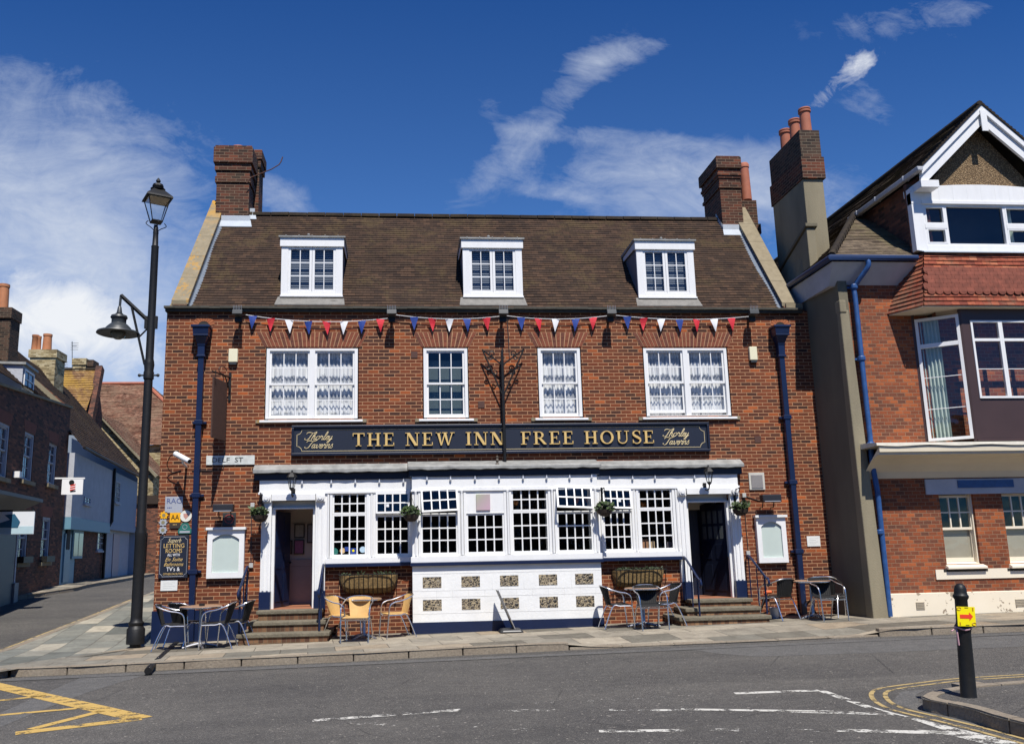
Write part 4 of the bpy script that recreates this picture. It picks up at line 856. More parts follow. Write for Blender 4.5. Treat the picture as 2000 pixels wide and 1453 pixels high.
for i, (xx, yy, r, mat, lb) in enumerate(((965, 1068, .07, 'terra2', 'round orange vase on the ledge behind the second bay window'), (1025, 1069, .065, 'terra2', 'round orange vase on the ledge behind the third bay window'))):
    u = onY(xx, yy, .2); q = MB(); q.lathe([(r*.5, 0), (r, .04), (r*1.05, .08), (r*.7, .13), (r*.5, .145), (r*.75, .17)], (u.x, .2, lsill), 16); tag(q.build('vase', M[mat], smooth=True, origin=(u.x, .2, lsill)), lb, 'vase')
for (xx, yy), gw in zip(((655, 1002), (1007, 981), (1125, 977), (1150, 977), (1232, 985), (1256, 985)), ('the leftmost shop window', 'the tall fixed window of the bay', 'the left half of the rightmost bay window', 'the right half of the rightmost bay window', 'the open sash right of the bay', 'the last shop window before the right doorway')):
    u = onY(xx, yy, .9); q = MB(); q.ball((u.x, .9, u.z), .07, 12); gl = q.build('globe_lamp', plain('amber_glass', (.7, .25, .06), .2), smooth=True, origin=(u.x, .9, u.z)); 
    tag(gl, 'amber glass ceiling globe seen through '+gw, 'lamp', 'globe lamps inside the bar')
    q = MB(); q.tube([(u.x, .9, u.z+.06), (u.x, .9, 3.2)], .008, 6); q.build('cord', M['iron'], gl)
for xa_, xb_, ya_, yb_, mt, lb in ((1252, 1266, 1053, 1073, plain('brown_card', (.35, .18, .10), .7), 'brown cardboard box on the ledge behind the far right shop window'), (1266, 1279, 1056, 1073, plain('tan_card', (.50, .36, .22), .7), 'tan box beside the brown one on the window ledge'), (1303, 1313, 1058, 1072, plain('dark_card', (.15, .13, .16), .7), 'small dark box at the right end of the window ledge')):
    a_ = onY(xa_, ya_, .16); b_ = onY(xb_, yb_, .16); q = MB(); q.box(a_.x, b_.x, .15, .25, lsill, a_.z); tag(q.build('box', mt, origin=(a_.x, .2, lsill)), lb, 'box')
def sticker(px_, py_, r, mat, Y, lb, sq=False, tx=None):
    u = onY(px_, py_, Y); q = MB()
    if sq: q.box(u.x-r, u.x+r, Y-.003, Y, u.z-r*1.1, u.z+r*1.1)
    else: q.disc((u.x, u.z), r, Y-.003, Y, 18)
    return tag(q.build('window_sticker', mat, origin=(u.x, Y, u.z)), lb, 'sticker')
GY = SY+.04
sticker(653, 1077, .075, M['green'], GY, 'green round sticker in the bottom left pane of the first shop window'); sticker(669, 1075, .055, plain('tan_print', (.6, .42, .22), .5), GY, 'tan leaf-shaped sticker beside the green one', )
sticker(677, 1072, .04, M['bluef'], GY, 'small blue square sticker at the bottom of the first shop window', True); sticker(690, 1076, .055, M['bluef'], GY, 'blue square sticker with a yellow dot', True); sticker(708.5, 1073, .062, plain('pale_blue_print', (.45, .6, .7), .5), GY, 'pale blue round sticker in the bottom right pane of the first shop window')
q_ = onY(690, 1075, GY-.004); q = MB(); q.disc((q_.x, q_.z), .025, GY-.007, GY-.004, 12); q.build('dot', M['yellow'], bpy.data.objects['window_sticker.003'])
sticker(757, 987, .028, M['whitef'], SY-.06, 'small white square sticker on the open upper sash left of the bay', True); sticker(1210, 977, .028, M['whitef'], SY-.11, 'small white square sticker on the open upper sash right of the bay', True)
# vestibules
def room(x0, x1, y0, y1, z0, z1, mat, name, parent, floor=None):
    mb = MB()
    for f in ([(x0, y1, z0), (x1, y1, z0), (x1, y1, z1), (x0, y1, z1)], [(x0, y0, z0), (x0, y1, z0), (x0, y1, z1), (x0, y0, z1)], [(x1, y0, z0), (x1, y1, z0), (x1, y1, z1), (x1, y0, z1)], [(x0, y0, z1), (x1, y0, z1), (x1, y1, z1), (x0, y1, z1)]): mb.face(f)
    o = mb.build(name, mat, parent); mb = MB(); mb.box(x0, x1, y0-.24, y1, z0-.05, z0+.004); mb.build('floor', floor or M['tread'], parent); return o
vl = room(dL[0]-.05, dL[1]+.05, .12, 1.3, FL, ZDT+.15, M['beige'], 'vestibule', dc1)
mb = MB(); mb.box(dL[0]-.04, dL[1]+.04, 1.27, 1.295, FL, FL+.95); mb.build('lower_panelling', M['maroon'], dc1)
for i, (xa_, ya_, xb_, yb_, c_, lb) in enumerate(((575, 1023, 595, 1050, (.42, .42, .34), 'framed pale notice on the left vestibule wall'), (574, 1054, 594, 1082, (.4, .14, .26), 'framed purple poster below the pale notice in the left doorway'), (552, 1055, 571, 1082, (.22, .14, .11), 'framed dark picture furthest left in the left doorway'), (600, 1023, 616, 1060, (.30, .30, .33), 'grey printed poster at the right side of the left doorway'))):
    a_ = onY(xa_, ya_, 1.25); b_ = onY(xb_, yb_, 1.25); q = MB(); q.box(a_.x, b_.x, 1.24, 1.268, b_.z, a_.z); po = tag(q.build('framed_poster', plain('frame_black', (.03, .025, .022), .5), origin=(a_.x, 1.25, b_.z)), lb, 'poster')
    q = MB(); q.box(a_.x+.025, b_.x-.025, 1.232, 1.239, b_.z+.025, a_.z-.025); q.build('print', plain('print%d' % i, c_, .6, var=.5, scale=30), po)
def door(x, y, ang, w, h, z, mat, parent, glazed=False, side=1):
    mb = MB(); mb.M = Matrix.Translation((x, y, z)) @ Matrix.Rotation(radians(ang), 4, 'Z'); W_ = w*side
    mb.box(0, W_, 0, .045, 0, h)
    for r0, r1 in ((.1, .42), (.58, .9)):
        for t0, t1 in ((.06, .34), (.40, .56), (.62, .95)):
            if not (glazed and t1 > .9): mb.box(W_*r0, W_*r1, -.008, -.0005, h*t0, h*t1)
    o = mb.build('door', mat, parent, bevel=.004)
    mb = MB(); mb.M = Matrix.Translation((x, y, z)) @ Matrix.Rotation(radians(ang), 4, 'Z'); mb.ball((W_*.9, -.04, h*.46), .028, 8); mb.ball((W_*.9, .085, h*.46), .028, 8); mb.build('handle', M['iron'], o, smooth=True)
    if glazed:
        mb = MB(); mb.M = Matrix.Translation((x, y, z)) @ Matrix.Rotation(radians(ang), 4, 'Z')
        for k in range(4):
            for j in range(2): mb.box(W_*(.1+k*.21), W_*(.1+k*.21+.14), -.003, -.0005, h*(.62+j*.17), h*(.62+j*.17+.14))
        mb.build('panes', plain('door_glass', (.10, .11, .11), .15), o)
    return o
door(dL[0]+.07, .12, 74, .80, ZDT-FL-.04, FL+.01, M['navy'], pub)
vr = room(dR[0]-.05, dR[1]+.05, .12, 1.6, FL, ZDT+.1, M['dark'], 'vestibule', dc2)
door(dR[1]-.07, .12, -66, .80, ZDT-FL-.04, FL+.01, M['navyd'], pub, True, -1)
mb = MB(); xm = onY(1386, 1080, .8).x; mb.box(xm-.06, xm+.1, .8, .86, FL, ZDT+.05); mb.box(dR[0]-.04, dR[1], .8, .85, ZDT-.12, ZDT+.1); mb.build('inner_door_frame', M['beige'], dc2)
mb = MB(); mb.box(dR[0]-.04, xm-.06, .9, .94, FL, ZDT-.12); idr = mb.build('inner_door', M['navyd'], pub); mb = MB(); mb.box(xm-.14, xm-.11, .86, .899, FL+.85, FL+1.3); mb.build('push_plate', M['gold'], idr)
# steps
def steps(xw0, xw1, x0, x1, y1, parent, name):
    g0 = G((x0+x1)/2); rise = (FL-g0)/3; o = None; mb = MB(); br = MB()
    lv = [(FL, -.38, xw0, xw1), (FL-rise, -.72, (x0+xw0)/2, (x1+xw1)/2), (FL-2*rise, -1.05, x0, x1)]
    for i, (z, yf, a, b) in enumerate(lv):
        yb = -.0 if i == 0 else -.0
        mb.hexa([(a-.04, yf-.03, z-.075), (b+.04, yf-.03, z-.075), (b+.04, yb, z-.075), (a-.04, yb, z-.075)], [(a-.04, yf-.03, z), (b+.04, yf-.03, z), (b+.04, yb, z), (a-.04, yb, z)])
        br.box(a, b, yf, yb-.001, z-rise-.02-(.2 if i == 2 else 0), z-.0755)
    o = mb.build(name, M['step'], parent, bevel=.014); br.build('brick_riser', brick('riser_brick', [(.1, (.09, .045, .028)), (.5, (.17, .085, .045)), (1, (.26, .15, .08))], (.2, .16, .10), dirt=.7, bw=.085, bh=.3, stain=(.06, .055, .03)) if 'riser_brick' not in MATS else MATS['riser_brick'], o); return o
lx = [onY(x_, 1225, -1.0).x for x_ in (467, 640)]; rx = [onY(x_, 1200, -1.0).x for x_ in (1330, 1500)]
steps(dL[0]-.14, dL[1]+.12, lx[0], lx[1], -1.05, pub, 'steps'); steps(dR[0]-.12, dR[1]+.14, rx[0]-.02, rx[1], -1.05, pub, 'steps')
# handrails
def handrail(xw, label, yo=0):
    g = G(xw); r3 = (FL-g)/3; t = thing('handrail', label, 'handrail', (xw, -.5, g), 'navy handrails beside the pub steps')
    zt = FL+.82; ze = FL+.44
    mb = MB(); mb.tube(crom([(xw, -.06, zt), (xw, -.22, zt), (xw, -.9, ze), (xw, -1.02, ze-.03), (xw, -1.06, ze-.12), (xw, -1.0, ze-.17)], 5), .024, 8); mb.build('rail', M['navy'], t, smooth=True)
    for y, zb in ((-.14, FL), (-.5, FL-r3), (-.86, FL-2*r3)):
        q = MB(); zr_ = zt-(zt-ze)*max(0, (-y-.22)/.68); q.tube([(xw, y, zb), (xw, y, zr_)], .013 if y > -.8 else .02, 8); q.build('baluster', M['navy'], t)
    return t
handrail(onY(484, 1110, -.1).x, 'navy handrail at the outer left side of the left doorway steps'); handrail(onY(632, 1105, -.1).x, 'navy handrail between the left doorway and the wicker trough')
handrail(onY(1335, 1090, -.1).x, 'navy handrail at the left side of the right doorway steps'); handrail(onY(1460, 1088, -.1).x, 'navy handrail below the right menu case')
# rainwater pipes with hoppers
for (xt, yt), (xb_, yb_) in (((393.6, 696), (374.4, 1190)), ((1526.5, 691.7), (1569.5, 1205))):
    u = (onY(xt, yt, -.1).x+onY(xb_, yb_, -.1).x)/2; w = .058; mb = MB(); zh = onY(xt, 640, -.15).z; zbm = onY(xt, 696, -.1).z
    mb.box(u-w, u+w, -.15, -.05, -.02 if u < 0 else .15, zbm)
    pipe = mb.build('downpipe', M['navy'], pub, bevel=.012)
    mb = MB(); mb.hexa([(u-.15, -.27, zh-.17), (u+.15, -.27, zh-.17), (u+.15, -.01, zh-.17), (u-.15, -.01, zh-.17)], [(u-.165, -.29, zh-.02), (u+.165, -.29, zh-.02), (u+.165, -.01, zh-.02), (u-.165, -.01, zh-.02)])
    mb.box(u-.19, u+.19, -.31, -.01, zh-.02, zh+.03); mb.box(u-.155, u+.155, -.28, -.01, zh-.2, zh-.17); mb.box(u-.07, u+.07, -.165, -.03, zbm, zh-.36); mb.box(u-.085, u+.085, -.18, -.02, zh-.38, zh-.35); mb.hexa([(u-.075, -.17, zh-.36), (u+.075, -.17, zh-.36), (u+.075, -.03, zh-.36), (u-.075, -.03, zh-.36)], [(u-.13, -.25, zh-.2), (u+.13, -.25, zh-.2), (u+.13, -.01, zh-.2), (u-.13, -.01, zh-.2)])
    mb.box(u-.085, u+.085, -.18, -.02, zbm-.02, zbm+.02); mb.build('hopper', M['navy'], pipe, bevel=.006)
    mb = MB()
    for yy in ((825, 967, 1116) if u < 0 else (815, 942, 1077)):
        z = onY(xt, yy, -.1).z; mb.box(u-.085, u+.085, -.165, -.04, z-.045, z+.045); mb.box(u-.14, u+.14, -.06, -.001, z-.025, z+.025)
    mb.build('pipe_bracket', M['navy'], pipe, bevel=.006)
# dark air bricks
for i, (xx, yy, lb) in enumerate(((809, 693, ''), (940, 790, ''), (1480, 858, ''))):
    u = onY(xx, yy, 0); mb = MB(); mb.box(u.x-.07, u.x+.07, -.012, .01, u.z-.07, u.z+.07); mb.build('air_brick', plain('airbrick', (.08, .035, .025), .8), pub)
# ------------------------------------------------------------------ signs
def rect(w): return w
# serif letters
def stem(x0, x1, z0=0, z1=1): return [(x0, z0), (x1, z0), (x1, z1), (x0, z1)]
def ringpart(cx, cz, ro, rzo, ri, rzi, a0, a1, n, dx=0.0):
    o = []
    for k in range(n):
        t0, t1 = radians(a0+(a1-a0)*k/n), radians(a0+(a1-a0)*(k+1)/n)
        o.append([(cx+ro*cos(t0), cz+rzo*sin(t0)), (cx+ro*cos(t1), cz+rzo*sin(t1)), (cx+dx+ri*cos(t1), cz+rzi*sin(t1)), (cx+dx+ri*cos(t0), cz+rzi*sin(t0))])
    return o
def strk(pts, ws):
    o = []
    for i in range(len(pts)-1):
        a, b = Vector(pts[i]), Vector(pts[i+1]); p = Vector(pts[max(i-1, 0)]); q = Vector(pts[min(i+2, len(pts)-1)])
        n0 = (b-p).normalized(); n1 = (q-a).normalized(); n0 = Vector((-n0.y, n0.x)); n1 = Vector((-n1.y, n1.x)); w0, w1 = ws[i]/2, ws[i+1]/2
        o.append([tuple(a-n0*w0), tuple(b-n1*w1), tuple(b+n1*w1), tuple(a+n0*w0)])
    return o
def sS():
    pts = [Vector((*p, 0)) for p in ((.60, .74), (.54, .92), (.36, 1.0), (.16, .92), (.10, .74), (.22, .60), (.46, .46), (.61, .32), (.58, .12), (.38, .0), (.16, .06), (.07, .27))]; c = crom(pts, 4); n = len(c); ws = [.05+.13*math.exp(-((i/(n-1)-.5)/.22)**2) for i in range(n)]
    return strk([(v.x, v.y) for v in c], ws)+[stem(.57, .62, .70, .98), stem(.04, .09, .02, .3)]
GL = {
 'T': (.86, [stem(.345, .515), stem(0, .86, .935, 1), stem(0, .05, .76, .935), stem(.81, .86, .76, .935), stem(.22, .64, 0, .05)]),
 'H': (1.0, [stem(.12, .29), stem(.71, .88), stem(.29, .71, .47, .54), stem(0, .40, 0, .05), stem(.60, 1, 0, .05), stem(0, .40, .95, 1), stem(.60, 1, .95, 1)]),
 'E': (.80, [stem(.12, .29), stem(0, .76, 0, .06), stem(0, .72, .94, 1), stem(.29, .56, .48, .54), stem(.67, .72, .76, .94), stem(.72, .78, .0, .25), stem(.53, .57, .38, .64)]),
 'F': (.74, [stem(.12, .29), stem(0, .42, 0, .05), stem(0, .72, .94, 1), stem(.29, .54, .46, .52), stem(.67, .72, .74, .94), stem(.51, .55, .36, .62)]),
 'N': (1.04, [stem(.13, .20), stem(.83, .90), [(.68, 0), (.90, 0), (.32, 1), (.08, 1)], stem(0, .32, 0, .05), stem(-.02, .20, .95, 1), stem(.70, 1.04, .95, 1)]),
 'W': (1.42, [[(.36, 0), (.46, 0), (.30, 1), (.10, 1)], [(.38, 0), (.46, 0), (.74, 1), (.66, 1)], [(.88, 0), (.98, 0), (.78, 1), (.58, 1)], [(.90, 0), (.98, 0), (1.28, 1), (1.20, 1)], stem(0, .40, .95, 1), stem(.48, .88, .95, 1), stem(1.08, 1.42, .95, 1)]),
 'I': (.42, [stem(.12, .30), stem(0, .42, 0, .05), stem(0, .42, .95, 1)]),
 'R': (.98, [stem(.12, .29), stem(0, .42, 0, .05), stem(0, .3, .95, 1), [(.38, .48), (.56, .50), (.98, 0), (.76, 0)], stem(.29, .44, .94, 1), stem(.29, .44, .46, .52)]+ringpart(.44, .73, .32, .27, .16, .21, -90, 90, 10)),
 'O': (1.0, ringpart(.5, .5, .5, .52, .33, .45, 0, 360, 28)),
 'U': (1.0, [stem(.12, .29, .33, 1), stem(.76, .83, .33, 1), stem(0, .41, .95, 1), stem(.62, .98, .95, 1)]+ringpart(.475, .335, .355, .35, .285, .275, 180, 360, 14, .0)),
 'S': (.66, sS())}
def serif(mb, word, x, z, h, y, depth=.035, track=.16, kx=1.0):
    for ch in word:
        if ch == ' ': x += h*.62*kx; continue
        w, parts = GL[ch]
        for i, p in enumerate(parts): mb.prism([(x+a*h*kx, y-.0008*(i % 4), z+b*h) for a, b in p], (0, depth, 0))
        x += (w+track)*h*kx
    return x
def swidth(word, h, track=.16, kx=1.0): return sum(h*.62*kx if c == ' ' else (GL[c][0]+track)*h*kx for c in word)
SCR = {'T': ([[(-.3, 1.55), (-.1, 1.95), (.5, 1.95), (1.0, 1.8), (1.6, 2.15)], [(.95, 1.85), (.7, 1.1), (.5, .25), (.15, -.05), (-.25, .15), (-.2, .4)]], 1.05),
 'h': ([[(0, .2), (.4, 1.3), (.55, 2.0), (.38, 2.1), (.18, 1.2), (.05, 0)], [(.08, .6), (.4, 1), (.55, .85), (.48, .2), (.62, 0), (.85, .3)]], .8),
 'o': ([[(.5, 1.0), (.15, .8), (.1, .2), (.35, 0), (.65, .3), (.6, .85), (.5, 1.0), (.9, .8)]], .8),
 'r': ([[(0, .3), (.22, 1.15), (.3, .85), (.58, .9), (.45, .2), (.6, 0), (.8, .3)]], .7),
 'l': ([[(0, .2), (.4, 1.3), (.5, 2.0), (.35, 2.1), (.18, 1.3), (.15, .2), (.3, 0), (.5, .3)]], .45),
 'e': ([[(0, .35), (.4, .55), (.5, .85), (.3, 1), (.1, .6), (.15, .1), (.4, 0), (.65, .35)]], .6),
 'y': ([[(0, .9), (.12, .95), (.12, .3), (.3, .05), (.5, .4), (.6, 1)], [(.6, 1), (.5, 0), (.25, -.75), (.0, -.7), (.15, -.3), (.8, .3)]], .8),
 'a': ([[(.6, .85), (.3, 1), (.08, .5), (.2, 0), (.5, .4), (.6, 1)], [(.6, 1), (.52, .2), (.65, 0), (.85, .3)]], .8),
 'v': ([[(0, .8), (.15, 1), (.2, .3), (.32, 0), (.6, .5), (.62, 1), (.85, .85)]], .75),
 'n': ([[(0, .85), (.12, 1), (.05, 0)], [(.08, .5), (.4, 1), (.55, .85), (.48, .2), (.62, 0), (.85, .3)]], .8),
 's': ([[(0, .3), (.35, 1.15), (.3, .8), (.5, .35), (.3, 0), (0, .15)]], .6)}
def script(mb, word, x, z, xh, y, r, kx=1.32):
    for ch in word:
        st, adv = SCR[ch]
        for s in st:
            c = crom([(x+(px_*kx+.4*pz)*xh, y, z+pz*xh) for px_, pz in s], 4); n = len(c)
            mb.tube(c, [r*(.55+.6*abs(sin(pi*(i/(n-1))*1.5))) for i in range(n)], 5)
        x += adv*xh*kx
sg = R4(568, 831, 1389.5, 884, -.06); SX0, SX1, SZ0, SZ1 = sg[0]+.02, sg[1]-.02, onY(980, 886, -.06).z, onY(980, 828, -.06).z
sign = thing('pub_signboard', 'long navy signboard with raised gold letters THE NEW INN FREE HOUSE', 'sign', ((SX0+SX1)/2, -.05, SZ0))
mb = MB(); mb.box(SX0+.04, SX1-.04, -.06, -.005, SZ0+.04, SZ1-.04); mb.build('board', M['board'], sign)
mb = MB(); mb.box(SX0, SX1, -.10, -.004, SZ0, SZ0+.055); mb.box(SX0, SX1, -.10, -.004, SZ1-.05, SZ1); mb.box(SX0, SX0+.05, -.098, -.004, SZ0+.055, SZ1-.05); mb.box(SX1-.05, SX1, -.098, -.004, SZ0+.055, SZ1-.05); mb.build('frame', M['navyd'], sign, bevel=.008)
mb = MB(); b0, b1, c0, c1_ = SX0+.11, SX1-.11, SZ0+.095, SZ1-.09; e = .1; path = []
for (cx_, cz_, a0, a1) in ((b0, c0, 90, 0), (b1, c0, 180, 90), (b1, c1_, 270, 180), (b0, c1_, 360, 270)):
    path += [(cx_+e*cos(radians(a0+(a1-a0)*k/6)), -.0625, cz_+e*sin(radians(a0+(a1-a0)*k/6))) for k in range(7)]
mb.tube(path, .0055, 5, True); mb.build('pin_line', M['goldp'], sign)
mb = MB(); h = onY(980, 842, -.08).z-onY(980, 867, -.08).z; zl = onY(980, 868.5, -.08).z
xs_ = onY(689, 855, -.08).x; xe_ = onY(985, 855, -.08).x; kx = (xe_-xs_)/(swidth('THE NEW INN', h, .2)-.2*h); serif(mb, 'THE NEW INN', xs_, zl, h, -.098, .036, .2, kx)
xs_ = onY(1017, 855, -.08).x; xe_ = onY(1277, 855, -.08).x; kx = (xe_-xs_)/(swidth('FREE HOUSE', h, .2)-.2*h); serif(mb, 'FREE HOUSE', xs_, zl, h, -.098, .036, .2, kx)
mb.build('raised_lettering', M['gold'], sign)
mb = MB()
for xa_ in (596, 1296):
    script(mb, 'Thorley', onY(xa_+1, 855, -.07).x, onY(980, 855.5, -.07).z, .078, -.066, .0075); script(mb, 'Taverns', onY(xa_+1, 870, -.07).x, onY(980, 871.5, -.07).z, .078, -.066, .0075)
mb.build('script_lettering', M['goldp'], sign)
# street name
r = R4(403, 890, 497, 907, -.03); st = thing('street_name_sign', 'white street name plate reading DELF ST', 'street sign', (r[0], -.03, r[2]))
mb = MB(); mb.box(r[0], r[1], -.03, -.003, r[2], r[3]); mb.build('plate', plain('aged_white_sign', (.62, .64, .60), .5, var=.3, scale=12), st, bevel=.004)
text('DELF  ST', (r[0]+r[1])/2-.06, (r[2]+r[3])/2, -.0315, .135, M['iron'], st, width=.62)
# plaques on the corner
def plaque(x0, y0, x1, y1, mat, label, cat='sign', Y=-.02, name='plaque'):
    r = R4(x0, y0, x1, y1, Y); t = thing(name, label, cat, ((r[0]+r[1])/2, Y, r[2])); mb = MB(); mb.box(r[0], r[1], Y, -.002, r[2], r[3]); mb.build('plate', mat, t, bevel=.003); return t, r
t, r = plaque(323, 970, 356, 1001, M['silver'], 'square silver hotel rating plaque reading RAC')
text('RAC', (r[0]+r[1])/2, r[3]-.09, -.022, .15, plain('rac_blue', (.10, .13, .28), .4), t, width=.28); text('•••', r[0]+.09, r[2]+.10, -.022, .09, M['bluef'], t)
t, r = plaque(332, 1001, 352, 1020, M['aay'], 'amber and black hotel rating plaque reading AA')
text('AA', (r[0]+r[1])/2, (r[2]+r[3])/2, -.022, .15, M['iron'], t, width=.16)
q = MB(); q.box(r[0], r[1], -.02, -.002, r[2]-.115, r[2]-.002); q.build('lower_plate', plain('dark_brown_plate', (.05, .04, .03), .4), t); text('•••', (r[0]+r[1])/2, r[2]-.045, -.022, .08, M['gold'], t)
u = onY(363, 1007.5, -.02); t = thing('round_plaque', 'round white plaque with a pink shield', 'sign', (u.x, -.02, u.z)); mb = MB(); mb.disc((u.x, u.z), .115, -.02, -.002, 24); mb.build('plate', plain('ivory_disc', (.75, .74, .66), .4), t)
mb = MB(); mb.prism([(u.x-.05, -.0225, u.z+.05), (u.x+.05, -.0225, u.z+.05), (u.x+.045, -.0225, u.z-.01), (u.x, -.0225, u.z-.065), (u.x-.045, -.0225, u.z-.01)], (0, .004, 0)); mb.build('shield', plain('pink_shield', (.55, .28, .22), .5), t)
u = onY(361, 1032, -.02); t = thing('green_plaque', 'green six-sided tourism plaque above the letting rooms board', 'sign', (u.x, -.02, u.z)); mb = MB(); mb.prism([(u.x+a_, -.02, u.z+b_) for a_, b_ in ((-.14, -.05), (-.12, -.1), (.12, -.1), (.14, -.05), (.06, .11), (-.06, .11))], (0, .018, 0)); mb.build('plate', M['green'], t)
mb = MB(); mb.box(u.x-.1, u.x+.1, -.0225, -.02, u.z-.085, u.z-.045); mb.tube([(u.x+.045*cos(k), -.022, u.z+.03+.045*sin(k)) for k in [i*.5236 for i in range(12)]], .005, 5, True); mb.build('emblem', M['silver'], t)
for (xx, yy, mt, lb) in ((320, 1006, 'aay', 'gold rosette badge, topmost of the three left of the AA plaque'), (318.5, 1020, 'silver', 'silver rosette badge in the middle of the column of three'), (318, 1035, 'silver', 'silver rosette badge just above the letting rooms board')):
    u = onY(xx, yy, -.02); mb = MB(); mb.prism([(u.x+(.075+.012*cos(8*a_))*cos(a_), -.02, u.z+(.075+.012*cos(8*a_))*sin(a_)) for a_ in [2*pi*k/48 for k in range(48)]], (0, .016, 0)); bo = tag(mb.build('rosette_badge', M[mt], origin=(u.x, -.02, u.z)), lb, 'badge')
    mb = MB(); mb.disc((u.x, u.z), .035, -.023, -.0205, 14); mb.build('centre', plain('badge_centre', (.25, .22, .12), .4), bo)
r = R4(312.5, 1046, 366, 1128, -.04); t = thing('letting_rooms_board', 'tall navy board with gold and white lettering advertising letting rooms', 'sign', ((r[0]+r[1])/2, -.04, r[2]))
mb = MB(); mb.box(r[0], r[1], -.045, -.003, r[2], r[3]); mb.build('board', M['board'], t, bevel=.004)
mb = MB(); e = .05; b0, b1, c0, c1_ = r[0]+.025, r[1]-.025, r[2]+.03, r[3]-.03; path = []
for (cx_, cz_, a0, a1) in ((b0, c0, 90, 0), (b1, c0, 180, 90), (b1, c1_, 270, 180), (b0, c1_, 360, 270)): path += [(cx_+e*cos(radians(a0+(a1-a0)*k/4)), -.047, cz_+e*sin(radians(a0+(a1-a0)*k/4))) for k in range(5)]
mb.tube(path, .004, 4, True); mb.build('pin_line', M['silver'], t)
H_ = r[3]-r[2]; xm = (r[0]+r[1])/2
for s_, f_, sz, mt, sh, w_ in (('Superb', .88, .115, 'goldp', .45, .26), ('LETTING', .755, .12, 'gold', 0, .40), ('ROOMS', .635, .12, 'gold', 0, .32), ('ALL WITH', .54, .075, 'whitef', 0, .24), ('En Suite', .435, .105, 'gold', .45, .34), ('Bathrooms', .32, .105, 'gold', .45, .38), ("TV's &", .205, .11, 'whitef', 0, .26), ('OTHER FACILITIES', .095, .055, 'gold', 0, .38)):
    text(s_, xm, r[2]+H_*f_, -.0465, sz, M[mt], t, width=w_, shear=sh)
t, r = plaque(314, 1133, 346, 1153, plain('white_plate', (.74, .75, .72), .5), 'small white notice below the letting rooms board', 'notice', -.015, 'notice')
mb = MB(); [mb.box(r[0]+.05, r[1]-.05-.04*(k % 2), -.0165, -.015, r[3]-.05-k*.035, r[3]-.045-k*.035) for k in range(4)]; mb.build('print', plain('grey_print', (.5, .52, .5), .6), t)
t, r = plaque(1575.5, 1047, 1603, 1066.5, plain('white_plate', (.74, .75, .72), .5), 'small white framed notice at the right end of the pub wall', 'notice', -.015, 'notice')
mb = MB(); [mb.box(r[0]+.05, r[1]-.05-.04*(k % 2), -.0165, -.015, r[3]-.05-k*.035, r[3]-.045-k*.035) for k in range(4)]; mb.build('print', plain('grey_print', (.5, .52, .5), .6), t)
t, r = plaque(435, 1001, 460, 1026, M['irong'], 'dark square plaque with a round emblem above the left menu case', 'plaque', -.03)
mb = MB(); u = ((r[0]+r[1])/2, (r[2]+r[3])/2); mb.tube([(u[0]+.085*cos(k), -.031, u[1]+.085*sin(k)) for k in [i*.314 for i in range(20)]], .012, 6, True); mb.box(u[0]-.05, u[0]+.05, -.033, -.03, u[1]-.02, u[1]+.03); mb.build('emblem', plain('maroon_emblem', (.25, .05, .05), .5), t)
# menu cases with an arched light
def menucase(px_, label):
    r = R4(*px_, -.1); x0, x1, z0, z1 = r; t = thing('menu_case', label, 'menu case', ((x0+x1)/2, -.1, z0)); mb = MB(); fw = .1
    mb.box(x0, x1, -.06, -.002, z0, z1-.03)
    mb.box(x0, x0+fw, -.10, -.0605, z0, z1-.05); mb.box(x1-fw, x1, -.10, -.0605, z0, z1-.05); mb.box(x0+fw, x1-fw, -.10, -.0605, z0, z0+fw*1.1)
    n = 12; xi0, xi1 = x0+fw, x1-fw; zt = z1-.05
    for k in range(n):
        f0, f1 = k/n, (k+1)/n; h0 = .10-.10*(1-(2*f0-1)**2); h1 = .10-.10*(1-(2*f1-1)**2); a_, b_ = xi0+(xi1-xi0)*f0, xi0+(xi1-xi0)*f1
        mb.prism([(a_, -.10, zt-.09-h0), (b_, -.10, zt-.09-h1), (b_, -.10, zt), (a_, -.10, zt)], (0, .0395, 0))
    mb.box(x0-.03, x1+.03, -.15, -.002, z1-.05, z1); mb.build('case', M['white'], t)
    mb = MB(); mb.box(x0+fw*.9, x1-fw*.9, -.064, -.0605, z0+fw, z1-.1); mb.build('menu_sheet', M['paper'], t)
    mb = MB(); mb.face([(xi0, -.08, z0+fw), (xi1, -.08, z0+fw), (xi1, -.08, z1-.14), (xi0, -.08, z1-.14)]); mb.build('glass', M['glass'], t)
menucase((406, 1030, 475, 1128), 'white menu case with arched light left of the left doorway'); menucase((1476, 1006, 1541, 1098), 'white menu case with arched light right of the right doorway')
# vent grille
t, r = plaque(1462, 923, 1495, 956, plain('vent_frame', (.55, .53, .46), .5), 'square louvred vent right of the lead cornice', 'vent', -.03, 'wall_vent')
mb = MB(); z = r[2]+.045
while z < r[3]-.05: mb.hexa([(r[0]+.045, -.031, z), (r[1]-.045, -.031, z), (r[1]-.045, -.031, z+.012), (r[0]+.045, -.031, z+.012)], [(r[0]+.045, -.045, z-.008), (r[1]-.045, -.045, z-.008), (r[1]-.045, -.045, z+.004), (r[0]+.045, -.045, z+.004)]); z += .022
mb.build('louvres', plain('louvre_grey', (.33, .31, .30), .5), t)
